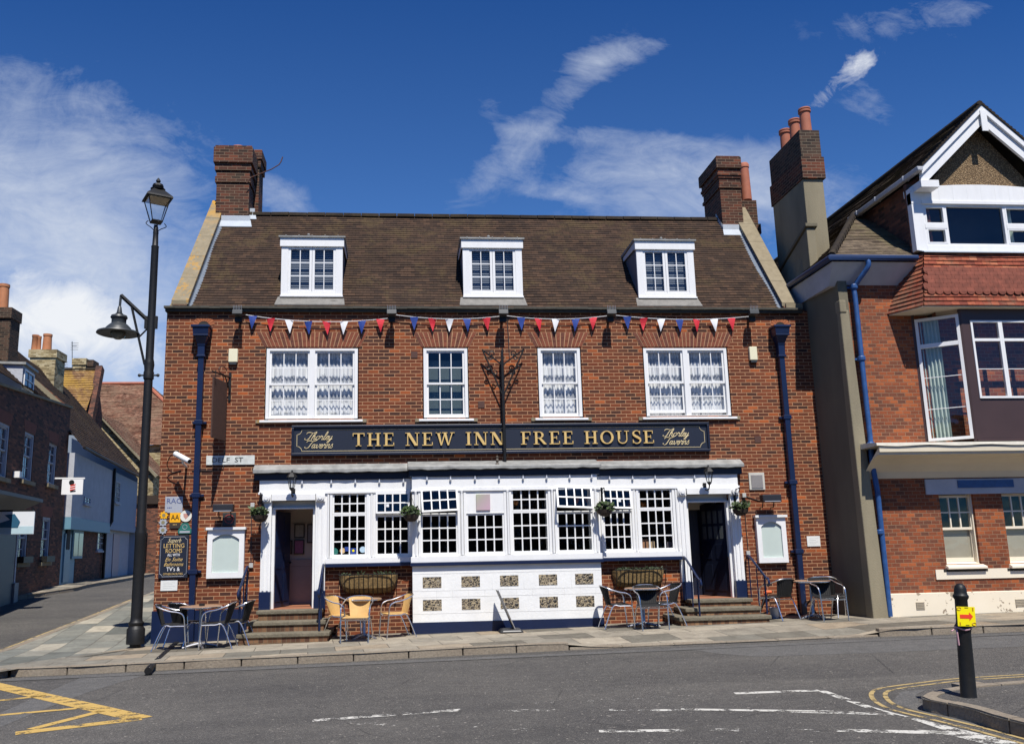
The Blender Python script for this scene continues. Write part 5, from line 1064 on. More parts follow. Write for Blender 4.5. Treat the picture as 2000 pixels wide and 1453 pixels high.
# alarm boxes
for xx, lb in ((455, 'cream alarm box between the left hopper and the twin window'), (1472, 'cream alarm box between the right twin window and the right hopper')):
    u0 = onY(xx-8.5, 681 if xx < 900 else 677, -.08); u1 = onY(xx+8.5, 707 if xx < 900 else 703, -.08); t = thing('alarm_box', lb, 'alarm box', ((u0.x+u1.x)/2, -.05, u1.z), 'alarm boxes on the pub front')
    mb = MB(); mb.box(u0.x, u1.x, -.08, -.002, u1.z, u0.z); mb.build('cover', M['alarm'], t, bevel=.012); mb = MB(); mb.box(u0.x+.02, u1.x-.02, -.07, -.002, u1.z-.05, u1.z-.001); mb.build('base', M['irong'], t)
# CCTV camera
u = onY(356, 893, -.45); t = thing('security_camera', 'white tubular security camera on the corner above the plaques', 'security camera', (u.x, -.2, u.z-.1))
a_ = onY(342, 886, -.35); b_ = onY(370, 901, -.62); mb = MB(); d_ = (b_-a_); mb.tube([a_, a_+d_*.02, a_+d_*.9, b_], [.035, .055, .055, .05], 14); mb.build('body', M['white'], t, smooth=True)
mb = MB(); mb.tube([b_-d_*.005, b_+d_*.012], .04, 12); mb.build('lens', M['iron'], t)
mb = MB(); c_ = a_.lerp(b_, .5); mb.tube([c_, (c_.x, c_.y+.06, c_.z-.1), (c_.x-.03, 0, c_.z-.14)], .022, 8); mb.build('bracket', M['white'], t)
mb = MB(); mb.tube(crom([a_, a_+Vector((-.1, .05, -.04)), a_+Vector((-.2, .2, -.2)), (a_.x-.14, -.02, a_.z-.34), (a_.x+.05, -.015, a_.z-.3)], 6), .009, 6); mb.build('cable', M['iron'], t)
# infra-red heaters / floodlights above menu cases
for (xa_, ya_, xb_, yb_), lb in (((417, 985, 456, 999), 'black wall heater above the dark plaque left of the left doorway'), ((1487, 966, 1524, 980), 'black wall heater above the right menu case')):
    a_ = onY(xa_, ya_, -.3); b_ = onY(xb_, yb_, -.3); t = thing('wall_heater', lb, 'heater', ((a_.x+b_.x)/2, -.1, b_.z), 'heaters above the menu cases')
    mb = MB(); mb.prism([(a_.x, -.38, b_.z), (a_.x, -.2, b_.z+.0), (a_.x, -.18, a_.z), (a_.x, -.37, a_.z)], (b_.x-a_.x, 0, 0)); mb.build('housing', M['blackp'], t, bevel=.008)
    mb = MB(); mb.box(a_.x+.03, b_.x-.03, -.386, -.3805, b_.z+.008, b_.z+.022); mb.build('reflector', M['silver'], t); mb = MB()
    for f_ in (.2, .8): xx = a_.x+(b_.x-a_.x)*f_; mb.tube([(xx, -.22, a_.z-.04), (xx, -.12, b_.z-.1), (xx, 0, b_.z-.1)], .012, 6)
    mb.build('bracket', M['iron'], t)
# eaves floodlights and bunting
FLX = [464, 765, 983, 1194, 1472]; fl = []
for i, xx in enumerate(FLX):
    u = onY(xx, 608, -.34); lb = ['floodlight above the left alarm box', 'second floodlight from the left, between the twin window and the single window', 'middle floodlight above the wrought iron bracket', 'floodlight left of the right twin window', 'floodlight above the right alarm box'][i]
    t = thing('floodlight', 'small dark '+lb, 'floodlight', (u.x, -.1, u.z), 'floodlights along the eaves'); fl.append(u)
    mb = MB(); w = .105; z = u.z; mb.hexa([(u.x-w, -.40, z-.07), (u.x+w, -.40, z-.07), (u.x+w*.7, -.22, z-.10), (u.x-w*.7, -.22, z-.10)], [(u.x-w, -.38, z+.03), (u.x+w, -.38, z+.03), (u.x+w*.7, -.22, z+.05), (u.x-w*.7, -.22, z+.05)])
    mb.build('housing', M['irong'], t, bevel=.01); mb = MB(); mb.box(u.x-.07, u.x+.07, -.24, -.12, z-.20, z-.09); mb.tube([(u.x, -.2, z-.12), (u.x, 0, z-.14)], .03, 8); mb.build('bracket', M['iron'], t)
    mb = MB(); [mb.tube([(u.x-.08+k*.032, -.37, z+.03), (u.x-.085+k*.034, -.38, z+.12)], .003, 4) for k in range(6)]; mb.build('bird_spikes', M['silver'], t)
spans = [((480, 615), (757, 622), [(494, 'b'), (529, 'r'), (565, 'w'), (602, 'b'), (638, 'r'), (672, 'w'), (707, 'b'), (743, 'r')], 1.2), ((772, 615), (976, 618), [(809, 'b'), (844, 'r'), (878, 'w'), (912, 'b'), (950, 'r')], .8),
         ((990, 617), (1186, 617), [(1018, 'b'), (1051, 'r'), (1085, 'w'), (1124, 'b'), (1158, 'r')], .8), ((1203, 616), (1466, 618), [(1225, 'b'), (1257, 'r'), (1291, 'w'), (1327, 'b'), (1360, 'r'), (1394, 'w'), (1428, 'r')], .9)]
FM = {'b': 'bluef', 'r': 'red', 'w': 'whitef'}; YB = -.085
for si, (pa, pb, flags, sg_) in enumerate(spans):
    A = onY(*pa, YB); B = onY(*pb, YB); lb = ['longest bunting string with eight pennants above the left twin window', 'bunting string of five pennants above the single window left of the iron bracket', 'bunting string of five pennants right of the iron bracket', 'bunting string of seven pennants above the right twin window'][si]
    t = thing('bunting', lb, 'bunting', A, 'bunting strings along the pub front'); pt = lambda f: Vector((A.x+(B.x-A.x)*f, YB, A.z+(B.z-A.z)*f-4*f*(1-f)*.09*sg_))
    mb = MB(); mb.tube([pt(k/24) for k in range(25)], .007, 5); mb.build('cord', M['whitef'], t)
    for px_, c_ in flags:
        ux = onY(px_, 620, YB).x; f_ = (ux-A.x)/(B.x-A.x); p = pt(f_); w = .092; hh = .29; tw = random.uniform(-.35, .35); lean = random.uniform(-.03, .03); bow = random.uniform(-.02, .03)
        mb = MB(); N_ = 5; prev = None
        for k in range(N_+1):
            g_ = k/N_; ww = w*(1-g_); y_ = bow*sin(pi*g_); row = [(p.x-ww*cos(tw)+lean*g_, YB+ww*sin(tw)+y_, p.z-hh*g_), (p.x+lean*g_, YB+y_-.012*(1-g_), p.z-hh*g_), (p.x+ww*cos(tw)+lean*g_, YB-ww*sin(tw)+y_, p.z-hh*g_)]
            if prev:
                if k < N_: mb.face([prev[0], prev[1], row[1], row[0]]); mb.face([prev[1], prev[2], row[2], row[1]])
                else: mb.face([prev[0], prev[1], row[1]]); mb.face([prev[1], prev[2], row[1]])
            prev = row
        bmesh.ops.remove_doubles(mb.bm, verts=mb.bm.verts, dist=.0005); o = mb.build('pennant', M[FM[c_]], t); md = o.modifiers.new('s', 'SOLIDIFY'); md.thickness = .002
# wrought iron hanging sign frame over the centre, left hanging board
t = thing('sign_bracket', 'black wrought iron sign bracket standing on the lead cornice in front of the signboard', 'sign bracket', (onY(985, 780, -.17).x, -.17, zt))
YC = -.17; f = lambda x, y: onY(x, y, YC)
mb = MB(); ux = f(983, 780).x; mb.tube([(ux, YC, onY(983, 906, YC).z), (ux, YC, onY(983, 690, YC).z), (ux+.01, YC, onY(983, 679, YC).z)], [.032, .032, .008], 8); mb.tube([(ux, YC, onY(983, 718, YC).z), (ux, 0, onY(983, 718, 0).z)], .018, 8); mb.tube([(ux, YC, onY(983, 770, YC).z), (ux, 0, onY(983, 780, 0).z)], .014, 8)
mb.box(ux-.03, ux+.03, -.03, -.003, onY(983, 825, 0).z, onY(983, 705, 0).z)
for sx_, tip in ((-1, (942, 683)), (1, (1023, 682))):
    T_ = f(*tip); a_ = Vector((ux, YC, f(983, 713).z)); b_ = Vector((ux, YC, f(983, 774).z)); T_ = Vector((T_.x, YC, T_.z)); mb.tube([a_, T_], .017, 6); mb.tube([b_, T_], .017, 6)
    def curl(c, r_, s0): mb.tube([(c.x+r_*(1-k/14)*cos(s0+k*.55)*sx_, YC, c.z+r_*(1-k/14)*sin(s0+k*.55)) for k in range(13)], .013, 5)
    curl(a_.lerp(T_, .5)+Vector((0, 0, .07)), .07, 0); curl(a_.lerp(T_, .62)+Vector((0, 0, -.05)), .06, 2); curl(b_.lerp(T_, .5)+Vector((-.05*sx_, 0, .0)), .06, 1); curl(b_.lerp(T_, .62)+Vector((.05*sx_, 0, 0)), .06, 3)
mb.build('iron_frame', M['iron'], t, smooth=True)
q = MB(); v_ = onY(971, 902, -.42); q.lathe([(.05, 0), (.04, .03), (.02, .06), (.035, .1), (.02, .14), (.03, .18), (.005, .2)], (v_.x, -.45, zt-.01), 10); tag(q.build('finial', plain('weathered_iron', (.10, .08, .06), .7), origin=(v_.x, -.45, zt)), 'small dark turned finial on the lead cornice beside the iron bracket', 'ornament')
hx = onY(449, 760, 0).x; t = thing('hanging_sign', 'old dark hanging board seen almost edge-on beside the left alarm box', 'hanging sign', (hx, -.5, 4.8))
zt1 = onX(452, 738, hx); 
yw = -.12; yo = -.80
def hs(y_, z_): return (hx, y_, z_)
zt_ = onY(449, 748, -.15).z; zb__ = onY(447, 862, -.15).z
mb = MB(); mb.hexa([(hx-.05, yw-.04, zb__), (hx-.02, yw-.04, zb__), (hx-.16, yo, zb__), (hx-.19, yo, zb__)], [(hx-.05, yw-.04, zt_), (hx-.02, yw-.04, zt_), (hx-.16, yo, zt_), (hx-.19, yo, zt_)]); mb.build('board', M['oldboard'], t, bevel=.01)
mb = MB(); mb.tube([(hx, 0, zt_+.14), (hx-.04, yw, zt_+.14), (hx-.18, yo-.05, zt_+.1)], .018, 8); mb.tube([(hx, 0, zt_-.25), (hx, -.08, zt_-.12), (hx-.05, -.28, zt_+.13)], .014, 6); mb.box(hx-.025, hx+.025, -.03, 0, zt_-.35, zt_+.25)
for y_ in (-.3, -.8): mb.tube([(hx-.06-.11*(-y_-.2), y_, zt_), (hx-.06-.11*(-y_-.2), y_, zt_+.13)], .008, 6)
mb.tube([(hx-.07+.06*cos(k*.5), -.42+.09*cos(k*.5), zt_+.21+.08*sin(k*.5)) for k in range(11)], .009, 6); mb.build('bracket', M['iron'], t, smooth=True)
# lanterns over the doors
for (xx, yt_, yb_), lb in (((570, 918, 972), 'black coach lantern over the left doorway'), ((1385, 908, 965), 'black coach lantern over the right doorway')):
    YL = -.42; u = onY(xx, (yt_+yb_)/2, YL); z1 = onY(xx, yt_, YL).z; z0 = z1-.38; t = thing('coach_lantern', lb, 'wall lantern', (u.x, SY, z0), 'coach lanterns over the pub doors')
    mb = MB(); mb.lathe([(.085, z0+.255), (.11, z0+.24), (.10, z0+.26), (.05, z0+.32), (.02, z0+.345), (.012, z0+.38)], (u.x, YL, 0), 6); mb.lathe([(.02, z0-.03), (.045, z0+.0), (.05, z0+.03)], (u.x, YL, 0), 6)
    for k in range(6): a_ = k*pi/3; mb.tube([(u.x+.048*cos(a_), YL+.048*sin(a_), z0+.02), (u.x+.09*cos(a_), YL+.09*sin(a_), z0+.25)], .006, 5)
    mb.tube(crom([(u.x, YL, z0-.02), (u.x, YL+.04, z0-.1), (u.x, YL+.16, z0-.14), (u.x, SY-.02, z0-.08)], 5), .014, 8); mb.box(u.x-.035, u.x+.035, SY-.045, SY-.021, z0-.2, z0+.03); mb.build('frame', M['iron'], t)
    mb = MB(); mb.lathe([(.044, z0+.03), (.084, z0+.25)], (u.x, YL, 0), 6, False); mb.build('glass', M['glass'], t); mb = MB(); mb.tube([(u.x, YL, z0+.04), (u.x, YL, z0+.14)], .018, 8); mb.build('lamp', M['whitef'], t)
# hanging baskets
def leaves(mb, c, r, n, sz, up=.6):
    for _ in range(n):
        a_ = random.random()*6.283; rr = r*sqrt(random.random()); p = Vector(c)+Vector((rr*cos(a_), rr*sin(a_), random.random()*up*r)); d_ = Vector((random.uniform(-1, 1), random.uniform(-1, 1), random.uniform(-.2, 1))).normalized(); s_ = d_.orthogonal().normalized()*sz*.35; L_ = sz*random.uniform(.6, 1.4)
        mb.face([p, p+d_*L_*.5+s_, p+d_*L_, p+d_*L_*.5-s_])
for (xx, yy), lb, Yb in (((508, 1012), 'hanging basket left of the left doorway', -.38), ((803, 1011), 'hanging basket at the left edge of the centre bay', -.62), ((1181, 1001), 'hanging basket at the right edge of the centre bay', -.62), ((1446, 1000), 'hanging basket right of the right doorway', -.38)):
    u = onY(xx, yy-6, Yb); t = thing('hanging_basket', 'dark wicker '+lb, 'hanging basket', (u.x, Yb, u.z-.15), 'hanging baskets on the shopfront'); z = u.z
    mb = MB(); mb.lathe([(.02, z-.14), (.09, z-.125), (.14, z-.07), (.165, z), (.15, z-.01), (.05, z-.04)], (u.x, Yb, 0), 16); mb.build('basket', M['bwick'] if 0 else plain('dark_basket', (.045, .03, .02), .9, var=.6, scale=40, bump=.8), t)
    for nm, mt, n_ in (('plant', M['leaf'], 130), ('leaves', M['leafd'], 90)):
        mb = MB(); leaves(mb, (u.x, Yb, z-.02), .165, n_, .085, .85); mb.build(nm, mt, t)
    mb = MB(); [mb.ball((u.x+random.uniform(-.13, .13), Yb+random.uniform(-.14, .05), z+random.uniform(.03, .14)), .012, 6) for _ in range(9)]; mb.build('flowers', plain('pale_petals', (.62, .52, .50), .7), t)
    mb = MB(); yw_ = SY if xx < 600 or xx > 1300 else (SY if 0 else BY); zt2 = z+.42
    for k in range(3): a_ = k*2.094+.5; mb.tube([(u.x+.15*cos(a_), Yb+.15*sin(a_), z), (u.x, Yb, zt2-.04)], .004, 5)
    mb.build('chain', M['iron'], t)
    mb = MB(); mb.tube(crom([(u.x, yw_-.02, zt2), (u.x, Yb+.03, zt2+.01), (u.x, Yb-.03, zt2+.02), (u.x, Yb-.03, zt2-.04), (u.x, Yb, zt2-.04)], 4), .010, 6); mb.tube([(u.x, yw_-.02, zt2-.3), (u.x, (Yb+yw_)/2, zt2)], .008, 6); mb.box(u.x-.02, u.x+.02, yw_-.025, yw_-.001, zt2-.34, zt2+.04); mb.build('bracket', M['iron'], t)
# hay-rack troughs
for (x0_, x1_, y0_, y1_), lb in (((662, 777, 1124, 1156), 'coir lined wire trough on the brickwork behind the yellow chairs'), ((1199, 1302, 1114, 1145), 'coir lined wire trough with green sprigs behind the three black chairs')):
    a_ = onY(x0_, y0_, -.2); b_ = onY(x1_, y1_, -.2); xa_, xb_ = a_.x, b_.x; zt2, zb2 = a_.z, b_.z; t = thing('wall_trough', lb, 'planter', ((xa_+xb_)/2, -.15, zb2), 'hay rack planters under the side windows')
    mb = MB(); n = 14
    prof = [(-.004, zb2-.02), (-.12, zb2+.0), (-.22, zb2+.09), (-.27, zt2-.06), (-.28, zt2), (-.2, zt2-.02), (-.01, zt2-.04)]
    prev = None
    for k in range(n+1):
        f_ = k/n; s_ = .3+.7*sqrt(max(0, 1-abs(2*f_-1)**5)); ring = [(xa_+(xb_-xa_)*f_, y_*s_+random.uniform(-.006, .006), zt2-(zt2-z_)*s_+random.uniform(-.006, .006)) for y_, z_ in prof]
        if prev:
            for i in range(len(prof)-1): mb.face([prev[i], ring[i], ring[i+1], prev[i+1]])
        else: mb.face(ring)
        prev = ring
    mb.face(prev); bmesh.ops.remove_doubles(mb.bm, verts=mb.bm.verts, dist=.0005); mb.build('coir_liner', M['coir'], t)
    mb = MB(); n = 13
    for k in range(n): xx = xa_+.03+(xb_-xa_-.06)*k/(n-1); mb.tube(crom([(xx, -.30, zt2+.01), (xx, -.285, zt2-.08), (xx, -.235, zb2+.085), (xx, -.13, zb2-.012), (xx, -.0, zb2-.035)], 3), .008, 5)
    mb.tube([(xa_, -.0, zt2+.01), (xa_, -.30, zt2+.01), (xb_, -.30, zt2+.01), (xb_, 0, zt2+.01)], .009, 6); mb.build('wire_rack', M['iron'], t)
    mb = MB()
    for k in range(16): leaves(mb, (random.uniform(xa_+.1, xb_-.1), -.16, zt2-.03), .08, 14 if x0_ > 900 else 7, .05, .9)
    mb.build('plants', M['leafd'], t)
# cables, junction boxes
def cable(pts, lb, Y=-.012, r=.008):
    P = [onY(x, y, Y) for x, y in pts]; q = MB(); q.tube(P, r, 5); return tag(q.build('wall_cable', M['irong'], origin=P[0]), lb, 'cable')
cable([(375, 919), (425, 919), (436, 916), (440, 880)], 'thin dark cable run under the street name plate'); cable([(492, 990), (491, 1010), (490, 1108)], 'grey cable dropping beside the left door basket'); cable([(1453, 972), (1457, 1030), (1462, 1080)], 'grey cable dropping between the right doorway and menu case')
cable([(1453, 968), (1480, 977), (1490, 978)], 'short cable to the right wall heater'); cable([(990, 620), (993, 660), (995, 700)], 'thin cable from the middle floodlight to the iron bracket')
for (xx, yy), lb in (((493, 986), 'small grey junction box above the left door basket'), ((490, 1104), 'small grey socket box beside the left handrail'), ((1454, 967), 'small grey junction box above the right door basket'), ((1462, 1080), 'small pale socket box above the right handrail')):
    u = onY(xx, yy, -.05); q = MB(); q.box(u.x-.04, u.x+.04, -.05, -.002, u.z-.045, u.z+.045); tag(q.build('junction_box', plain('box_grey', (.45, .45, .42), .5), origin=u, bevel=.006), lb, 'junction box')
# ------------------------------------------------------------------ building on the right
RYF = -1.1
rb = thing('corner_building', 'orange brick building with white gable, tile hung bay and blue gutters right of the pub', 'building', (12, -1.1, .1))
rX0 = 9.40
PT = onY(1850, 1156, RYF).z
hw = [R4(1833, 965, 1917, 1100, RYF), R4(1955, 962, 2042, 1098, RYF)]
mb = MB(); wall(mb, rX0, 19, PT, 7.5, [(a-.0, b+.0, c, d) for a, b, c, d in hw], RYF, .2); mb.face([(19, RYF, -.2), (19, 9, -.2), (19, 9, 7.5), (19, RYF, 7.5)]); mb.face([(rX0+.02, -.75, PT), (rX0+.02, RYF, PT), (rX0+.02, RYF, 7.5), (rX0+.02, -.75, 7.5)])
mb.build('brick_front', M['brick_r'], rb)
mb = MB(); mb.box(onY(1713, 1190, RYF).x, 19, RYF-.06, RYF+.02, -.2, PT); pn = mb.build('plinth', M['plinth'], rb, bevel=.012)
for (a_, b_, c_, d_) in ((1789, 1177, 1807, 1189), (1983, 1171, 2003, 1183)):
    r = R4(a_, b_, c_, d_, RYF-.07); mb = MB(); z = r[2]
    while z < r[3]: mb.box(r[0], r[1], RYF-.075, RYF-.058, z, z+.014); z += .03
    mb.build('air_vent', plain('vent_beige', (.42, .36, .26), .7), pn)
# rendered party wall, buttress and pier
mb = MB(); xw0 = 9.08
mb.hexa([(xw0, 9, -.2), (xw0+.0, 0, -.2), (9.22, RYF-.12, -.2), (rX0, RYF-.12, -.2), (rX0, 9, -.2)], [(xw0, 9, 7.45), (xw0, .0, 7.45), (9.20, RYF-.06, 7.45), (rX0, RYF-.06, 7.45), (rX0, 9, 7.45)])
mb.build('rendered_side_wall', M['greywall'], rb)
p_ = lambda x, y: onY(x, y, RYF-.15)
mb = MB(); mb.hexa([(9.18, RYF-.17, -.15), (9.50, RYF-.17, -.15), (9.50, RYF+.1, -.15), (9.18, RYF+.1, -.15)], [(9.19, RYF-.08, 6.40), (9.38, RYF-.08, 6.40), (9.38, RYF+.1, 6.5), (9.19, RYF+.1, 6.5)]); mb.box(9.185, 9.33, RYF-.10, RYF+.12, 6.35, 6.62); mb.build('render_pier', M['greywall2'], rb, bevel=.02)
# side chimney stack
cy_ = .15; k_ = lambda x, y: onY(x, y, cy_)
mb = MB(); X0c = k_(1572, 420).x+.06; X1c = k_(1612, 420).x+.03; zt_ = k_(1590, 350).z
mb.box(X0c-.02, X1c, cy_, cy_+1.62, 6.6, zt_)
mb.hexa([(X0c-.35, 1.0, 6.8), (X0c+.0, .05, 6.8), (X0c+.05, .05, 6.8), (X0c+.05, 4.6, 6.8), (X0c-.35, 4.6, 6.8)][:4], [(X0c-.02, 1.0, k_(1560, 450).z), (X0c-.02, .05, k_(1560, 450).z), (X0c+.05, .05, k_(1560, 450).z), (X0c+.05, 4.6, k_(1560, 450).z-2.6)])
mb.hexa([(X0c-.12, .02, 6.9), (X0c+.08, .02, 6.9), (X0c+.08, 4.0, 6.9), (X0c-.12, 4.0, 6.9)], [(X0c-.12, .02, k_(1562, 450).z), (X0c+.08, .02, k_(1562, 450).z), (X0c+.08, 4.0, k_(1562, 450).z-1.5), (X0c-.12, 4.0, k_(1562, 450).z-1.5)])
chs = mb.build('chimney', M['greywall2'], rb, bevel=.012)
mb = MB(); zc_ = k_(1562, 447).z; mb.hexa([(X0c-.16, -.03, zc_), (X0c+.12, -.03, zc_), (X0c+.12, 4.0, zc_-1.5), (X0c-.16, 4.0, zc_-1.5)], [(X0c-.16, -.03, zc_+.07), (X0c+.12, -.03, zc_+.07), (X0c+.12, 4.0, zc_-1.43), (X0c-.16, 4.0, zc_-1.43)]); mb.build('coping', M['greywall'], chs)
mb = MB(); za, zb, zc2 = k_(1590, 350).z, k_(1590, 308).z, k_(1590, 255).z
mb.box(X0c-.04, X1c+.05, cy_-.05, cy_+1.67, za, zb); mb.build('brick_band', M['brick_c'], chs, bevel=.006); mb = MB(); mb.box(X0c-.01, X1c+.02, cy_-.01, cy_+1.63, zb, zc2); mb.build('brick_top', M['brick_s'], chs, bevel=.006)
mb = MB()
for i, yy in enumerate((.35, .88, 1.4)):
    hx_ = (X0c+X1c)/2+.05; zt2 = k_(1570, 205).z
    mb = MB(); mb.lathe([(.13, zc2), (.12, zt2-.12), (.145, zt2-.1), (.145, zt2-.06), (.13, zt2-.05), (.145, zt2-.03), (.14, zt2), (.1, zt2)], (hx_, yy, 0), 18); mb.build('chimney_pot', M['terra'], chs, smooth=True)
# roof: one big left slope with ridge running back, hip at the lower front, gable to the right
ax, az, ay = 12.52, onY(1907, 207, -1.7).z, -1.7
ex, ezz = 11.0, onY(1785, 352, -1.7).z-.02
cx_, cz_ = 8.98, 7.47; yfC = -1.45
sl_ = (az-cz_)/(ax-cx_)
Zat = lambda x: cz_+sl_*(x-cx_)
ezz = Zat(ex); Dy = .95
tiles((cx_, 9, cz_), (cx_, yfC, cz_), (ex, 9, Zat(ex)), (ex, Dy, Zat(ex)), .11, M['tile_dk'], 'roof', rb, .02, .6, .01)
tiles((ex, 9, Zat(ex)), (ex, ay, Zat(ex)), (ax, 9, az), (ax, ay, az), .11, M['tile_dk'], 'roof', rb, .02, .6, .01)
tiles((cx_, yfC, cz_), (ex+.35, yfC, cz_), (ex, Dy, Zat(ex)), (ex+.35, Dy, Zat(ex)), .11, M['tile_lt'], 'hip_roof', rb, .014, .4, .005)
mb = MB(); hp = [Vector((cx_+(ex-cx_)*k/14, yfC+(Dy-yfC)*k/14, cz_+(Zat(ex)-cz_)*k/14+.03)) for k in range(15)]
for a_, b_ in zip(hp, hp[1:]): mb.tube([a_, b_+Vector((0, 0, .02))], [.085, .07], 8)
mb.build('hip_tiles', M['tile_dk'], rb)
exr = 2*ax-ex
mb = MB(); mb.face([(ax, ay, az), (ax, 9, az), (exr+2.6, 9, Zat(ex)-2.6*sl_), (exr+2.6, ay, Zat(ex)-2.6*sl_)]); mb.build('roof', M['tile_dk'], rb)
mb = MB(); mb.tube([(ax, ay-.02, az+.05), (ax, 9, az+.05)], .07, 8); mb.build('ridge_tiles', M['tile_dk'], rb)
mb = MB()      # verge tiles over the bargeboards
for s in (-1, 1):
    e_ = (ax+s*(ax-ex), Zat(ex)); n_ = 22
    for k in range(n_):
        a_ = Vector((ax, 0, az)).lerp(Vector((e_[0], 0, e_[1])), k/n_); b_ = Vector((ax, 0, az)).lerp(Vector((e_[0], 0, e_[1])), (k+1)/n_); j = random.uniform(0, .015)
        mb.hexa([(a_.x, ay-.07, a_.z+.0), (b_.x, ay-.07, b_.z+.0), (b_.x, ay+.3, b_.z+.0), (a_.x, ay+.3, a_.z+.0)], [(a_.x, ay-.07, a_.z+.05), (b_.x, ay-.07, b_.z+.07+j), (b_.x, ay+.3, b_.z+.07+j), (a_.x, ay+.3, a_.z+.05)])
mb.build('verge_tiles', M['tile_dk'], rb)
mb = MB(); up_ = lambda x, z, d: (x, z-d)
for s in (-1, 1):
    X1_ = ax+s*(ax-ex+.02); Z1_ = Zat(ex)-.02
    for (t0, t1, y0_, y1_) in ((.0, .16, ay-.05, ay+.05), (.165, .42, ay, ay+.06)):
        mb.prism([(ax, y0_, az-t0), (X1_, y0_, Z1_-t0), (X1_, y0_, Z1_-t1+(0.0)), (ax, y0_, az-t1)], (0, y1_-y0_, 0))
mb.box(ax-.07, ax+.07, ay-.075, ay-.051, az-.62, az-.14)
mb.box(ex-.06, ex+.34, ay-.04, ay+.6, Zat(ex)-.46, Zat(ex)-.3)
brg = mb.build('bargeboard', M['white'], rb, bevel=.006)
mb = MB(); mb.prism([(ex+.3, ay+.3, Zat(ex)-.3), (exr-.3, ay+.3, Zat(ex)-.3), (ax, ay+.3, az-.3)], (0, .06, 0)); mb.build('pebbledash_gable', M['peb'], rb)
gz = Zat(ex)-.02; mb = MB()
mb.hexa([(ex-.13, ay-.1, gz-.1), (ex-.02, ay-.1, gz-.1), (ex-.02, Dy+.1, gz-.1), (ex-.13, Dy+.1, gz-.1)], [(ex-.15, ay-.1, gz), (ex, ay-.1, gz), (ex, Dy+.1, gz), (ex-.15, Dy+.1, gz)])
for yy in (-1.3, -.2, .6): mb.box(ex-.16, ex+.0, yy, yy+.05, gz-.11, gz+.01)
mb.build('white_gutter', M['whitewall'], rb, bevel=.02)
# wall of the gable block above the lower roof
Yg = -1.38
mb = MB(); mb.face([(ex+.15, Yg, 6.2), (ex+.15, 3, 6.2), (ex+.15, 3, Zat(ex)-.05), (ex+.15, Yg, Zat(ex)-.05)]); mb.build('gable_side_wall', M['brick_d'], rb)
g = lambda x, y, Y=-1.45: onY(x, y, Y)
gx0 = g(1784, 430).x; gzt = g(1900, 368).z; gzb = g(1900, 490).z
mb = MB(); wl0, wl1 = g(1806, 440).x, g(2035, 440).x; wz0_, wz1_ = g(1900, 480).z, g(1900, 400).z
mb.box(gx0, wl0, -1.45, -1.3, gzb, Zat(ex)-.465); mb.box(wl1, wl1+.3, -1.45, -1.3, gzb, gzt-.05); mb.box(wl0, wl1, -1.45, -1.3, gzb, wz0_)
nn = 10; TW = wl1+.3-gx0
for k in range(nn): f0, f1 = k/nn, (k+1)/nn; h0, h1 = .10*(1-(2*f0-1)**2), .10*(1-(2*f1-1)**2); mb.prism([(gx0+TW*f0, -1.456, wz1_), (gx0+TW*f1, -1.456, wz1_), (gx0+TW*f1, -1.456, gzt-.02+h1), (gx0+TW*f0, -1.456, gzt-.02+h0)], (0, .15, 0))
mb.box(wl0-.02, wl1+.02, -1.48, -1.4505, wz1_+.0, wz1_+.07)
fr_ = mb.build('gable_window', M['white'], rb, bevel=.004)
mb = MB(); wA = g(1853, 440).x; wB = g(1963, 440).x; wh = g(1900, 442).z
mb.box(wl0, wl0+.05, -1.43, -1.36, wz0_, wz1_); mb.box(wA-.055, wA, -1.43, -1.36, wz0_, wz1_); mb.box(wB, wB+.055, -1.43, -1.36, wz0_, wz1_); mb.box(wl0+.05, wl1, -1.429, -1.36, wz0_, wz0_+.05); mb.box(wl0+.05, wl1, -1.429, -1.36, wz1_-.045, wz1_)
for a_, b_ in ((wl0, wA-.03), (wB+.03, wl1)): mb.box(a_+.02, b_, -1.44, -1.37, wh-.05, wh+.05)
for a_, b_, c_, d_ in ((wl0+.05, wA-.055, wz0_+.05, wh-.05), (wl0+.05, wA-.055, wh+.05, wz1_-.045), (wB+.055, wl1-.05, wz0_+.05, wh-.05), (wB+.055, wl1-.05, wh+.05, wz1_-.045)):
    mb.box(a_, a_+.03, -1.435, -1.37, c_, d_); mb.box(b_-.03, b_, -1.435, -1.37, c_, d_); mb.box(a_+.03, b_-.03, -1.434, -1.37, c_, c_+.03); mb.box(a_+.03, b_-.03, -1.434, -1.37, d_-.03, d_)
mb.build('sash', M['white'], fr_)
mb = MB(); mb.face([(wl0, -1.38, wz0_), (wl1, -1.38, wz0_), (wl1, -1.38, wz1_), (wl0, -1.38, wz1_)]); mb.build('glass', M['glass'], fr_)
curtain(wl0+.05, wl0+.28, wz0_, wz1_, -1.25, M['curt'], fr_, 'curtain', .03, .09); curtain(wB+.1, wB+.3, wz0_, wz1_, -1.25, M['curt'], fr_, 'curtain', .03, .09)
mb = MB(); mb.box(wl0+.01, wl1+.1, -.9, -.88, wz0_-.1, wz1_+.1); mb.build('dark_room', M['dark'], fr_); mb = MB(); mb.box(gx0+.03, ex+.35, -1.299, -1.2, gzb-.3, Zat(ex)-.2); mb.build('gable_corner', M['brick_d'], rb)
mb = MB(); mb.hexa([(gx0+.04, -1.62, gzb-.10), (16, -1.62, gzb-.10), (16, -1.42, gzb-.0), (gx0+.04, -1.42, gzb-.0)], [(gx0+.04, -1.62, gzb-.08), (16, -1.62, gzb-.08), (16, -1.42, gzb+.02), (gx0+.04, -1.42, gzb+.02)]); mb.build('flashing', M['leadw'], rb)
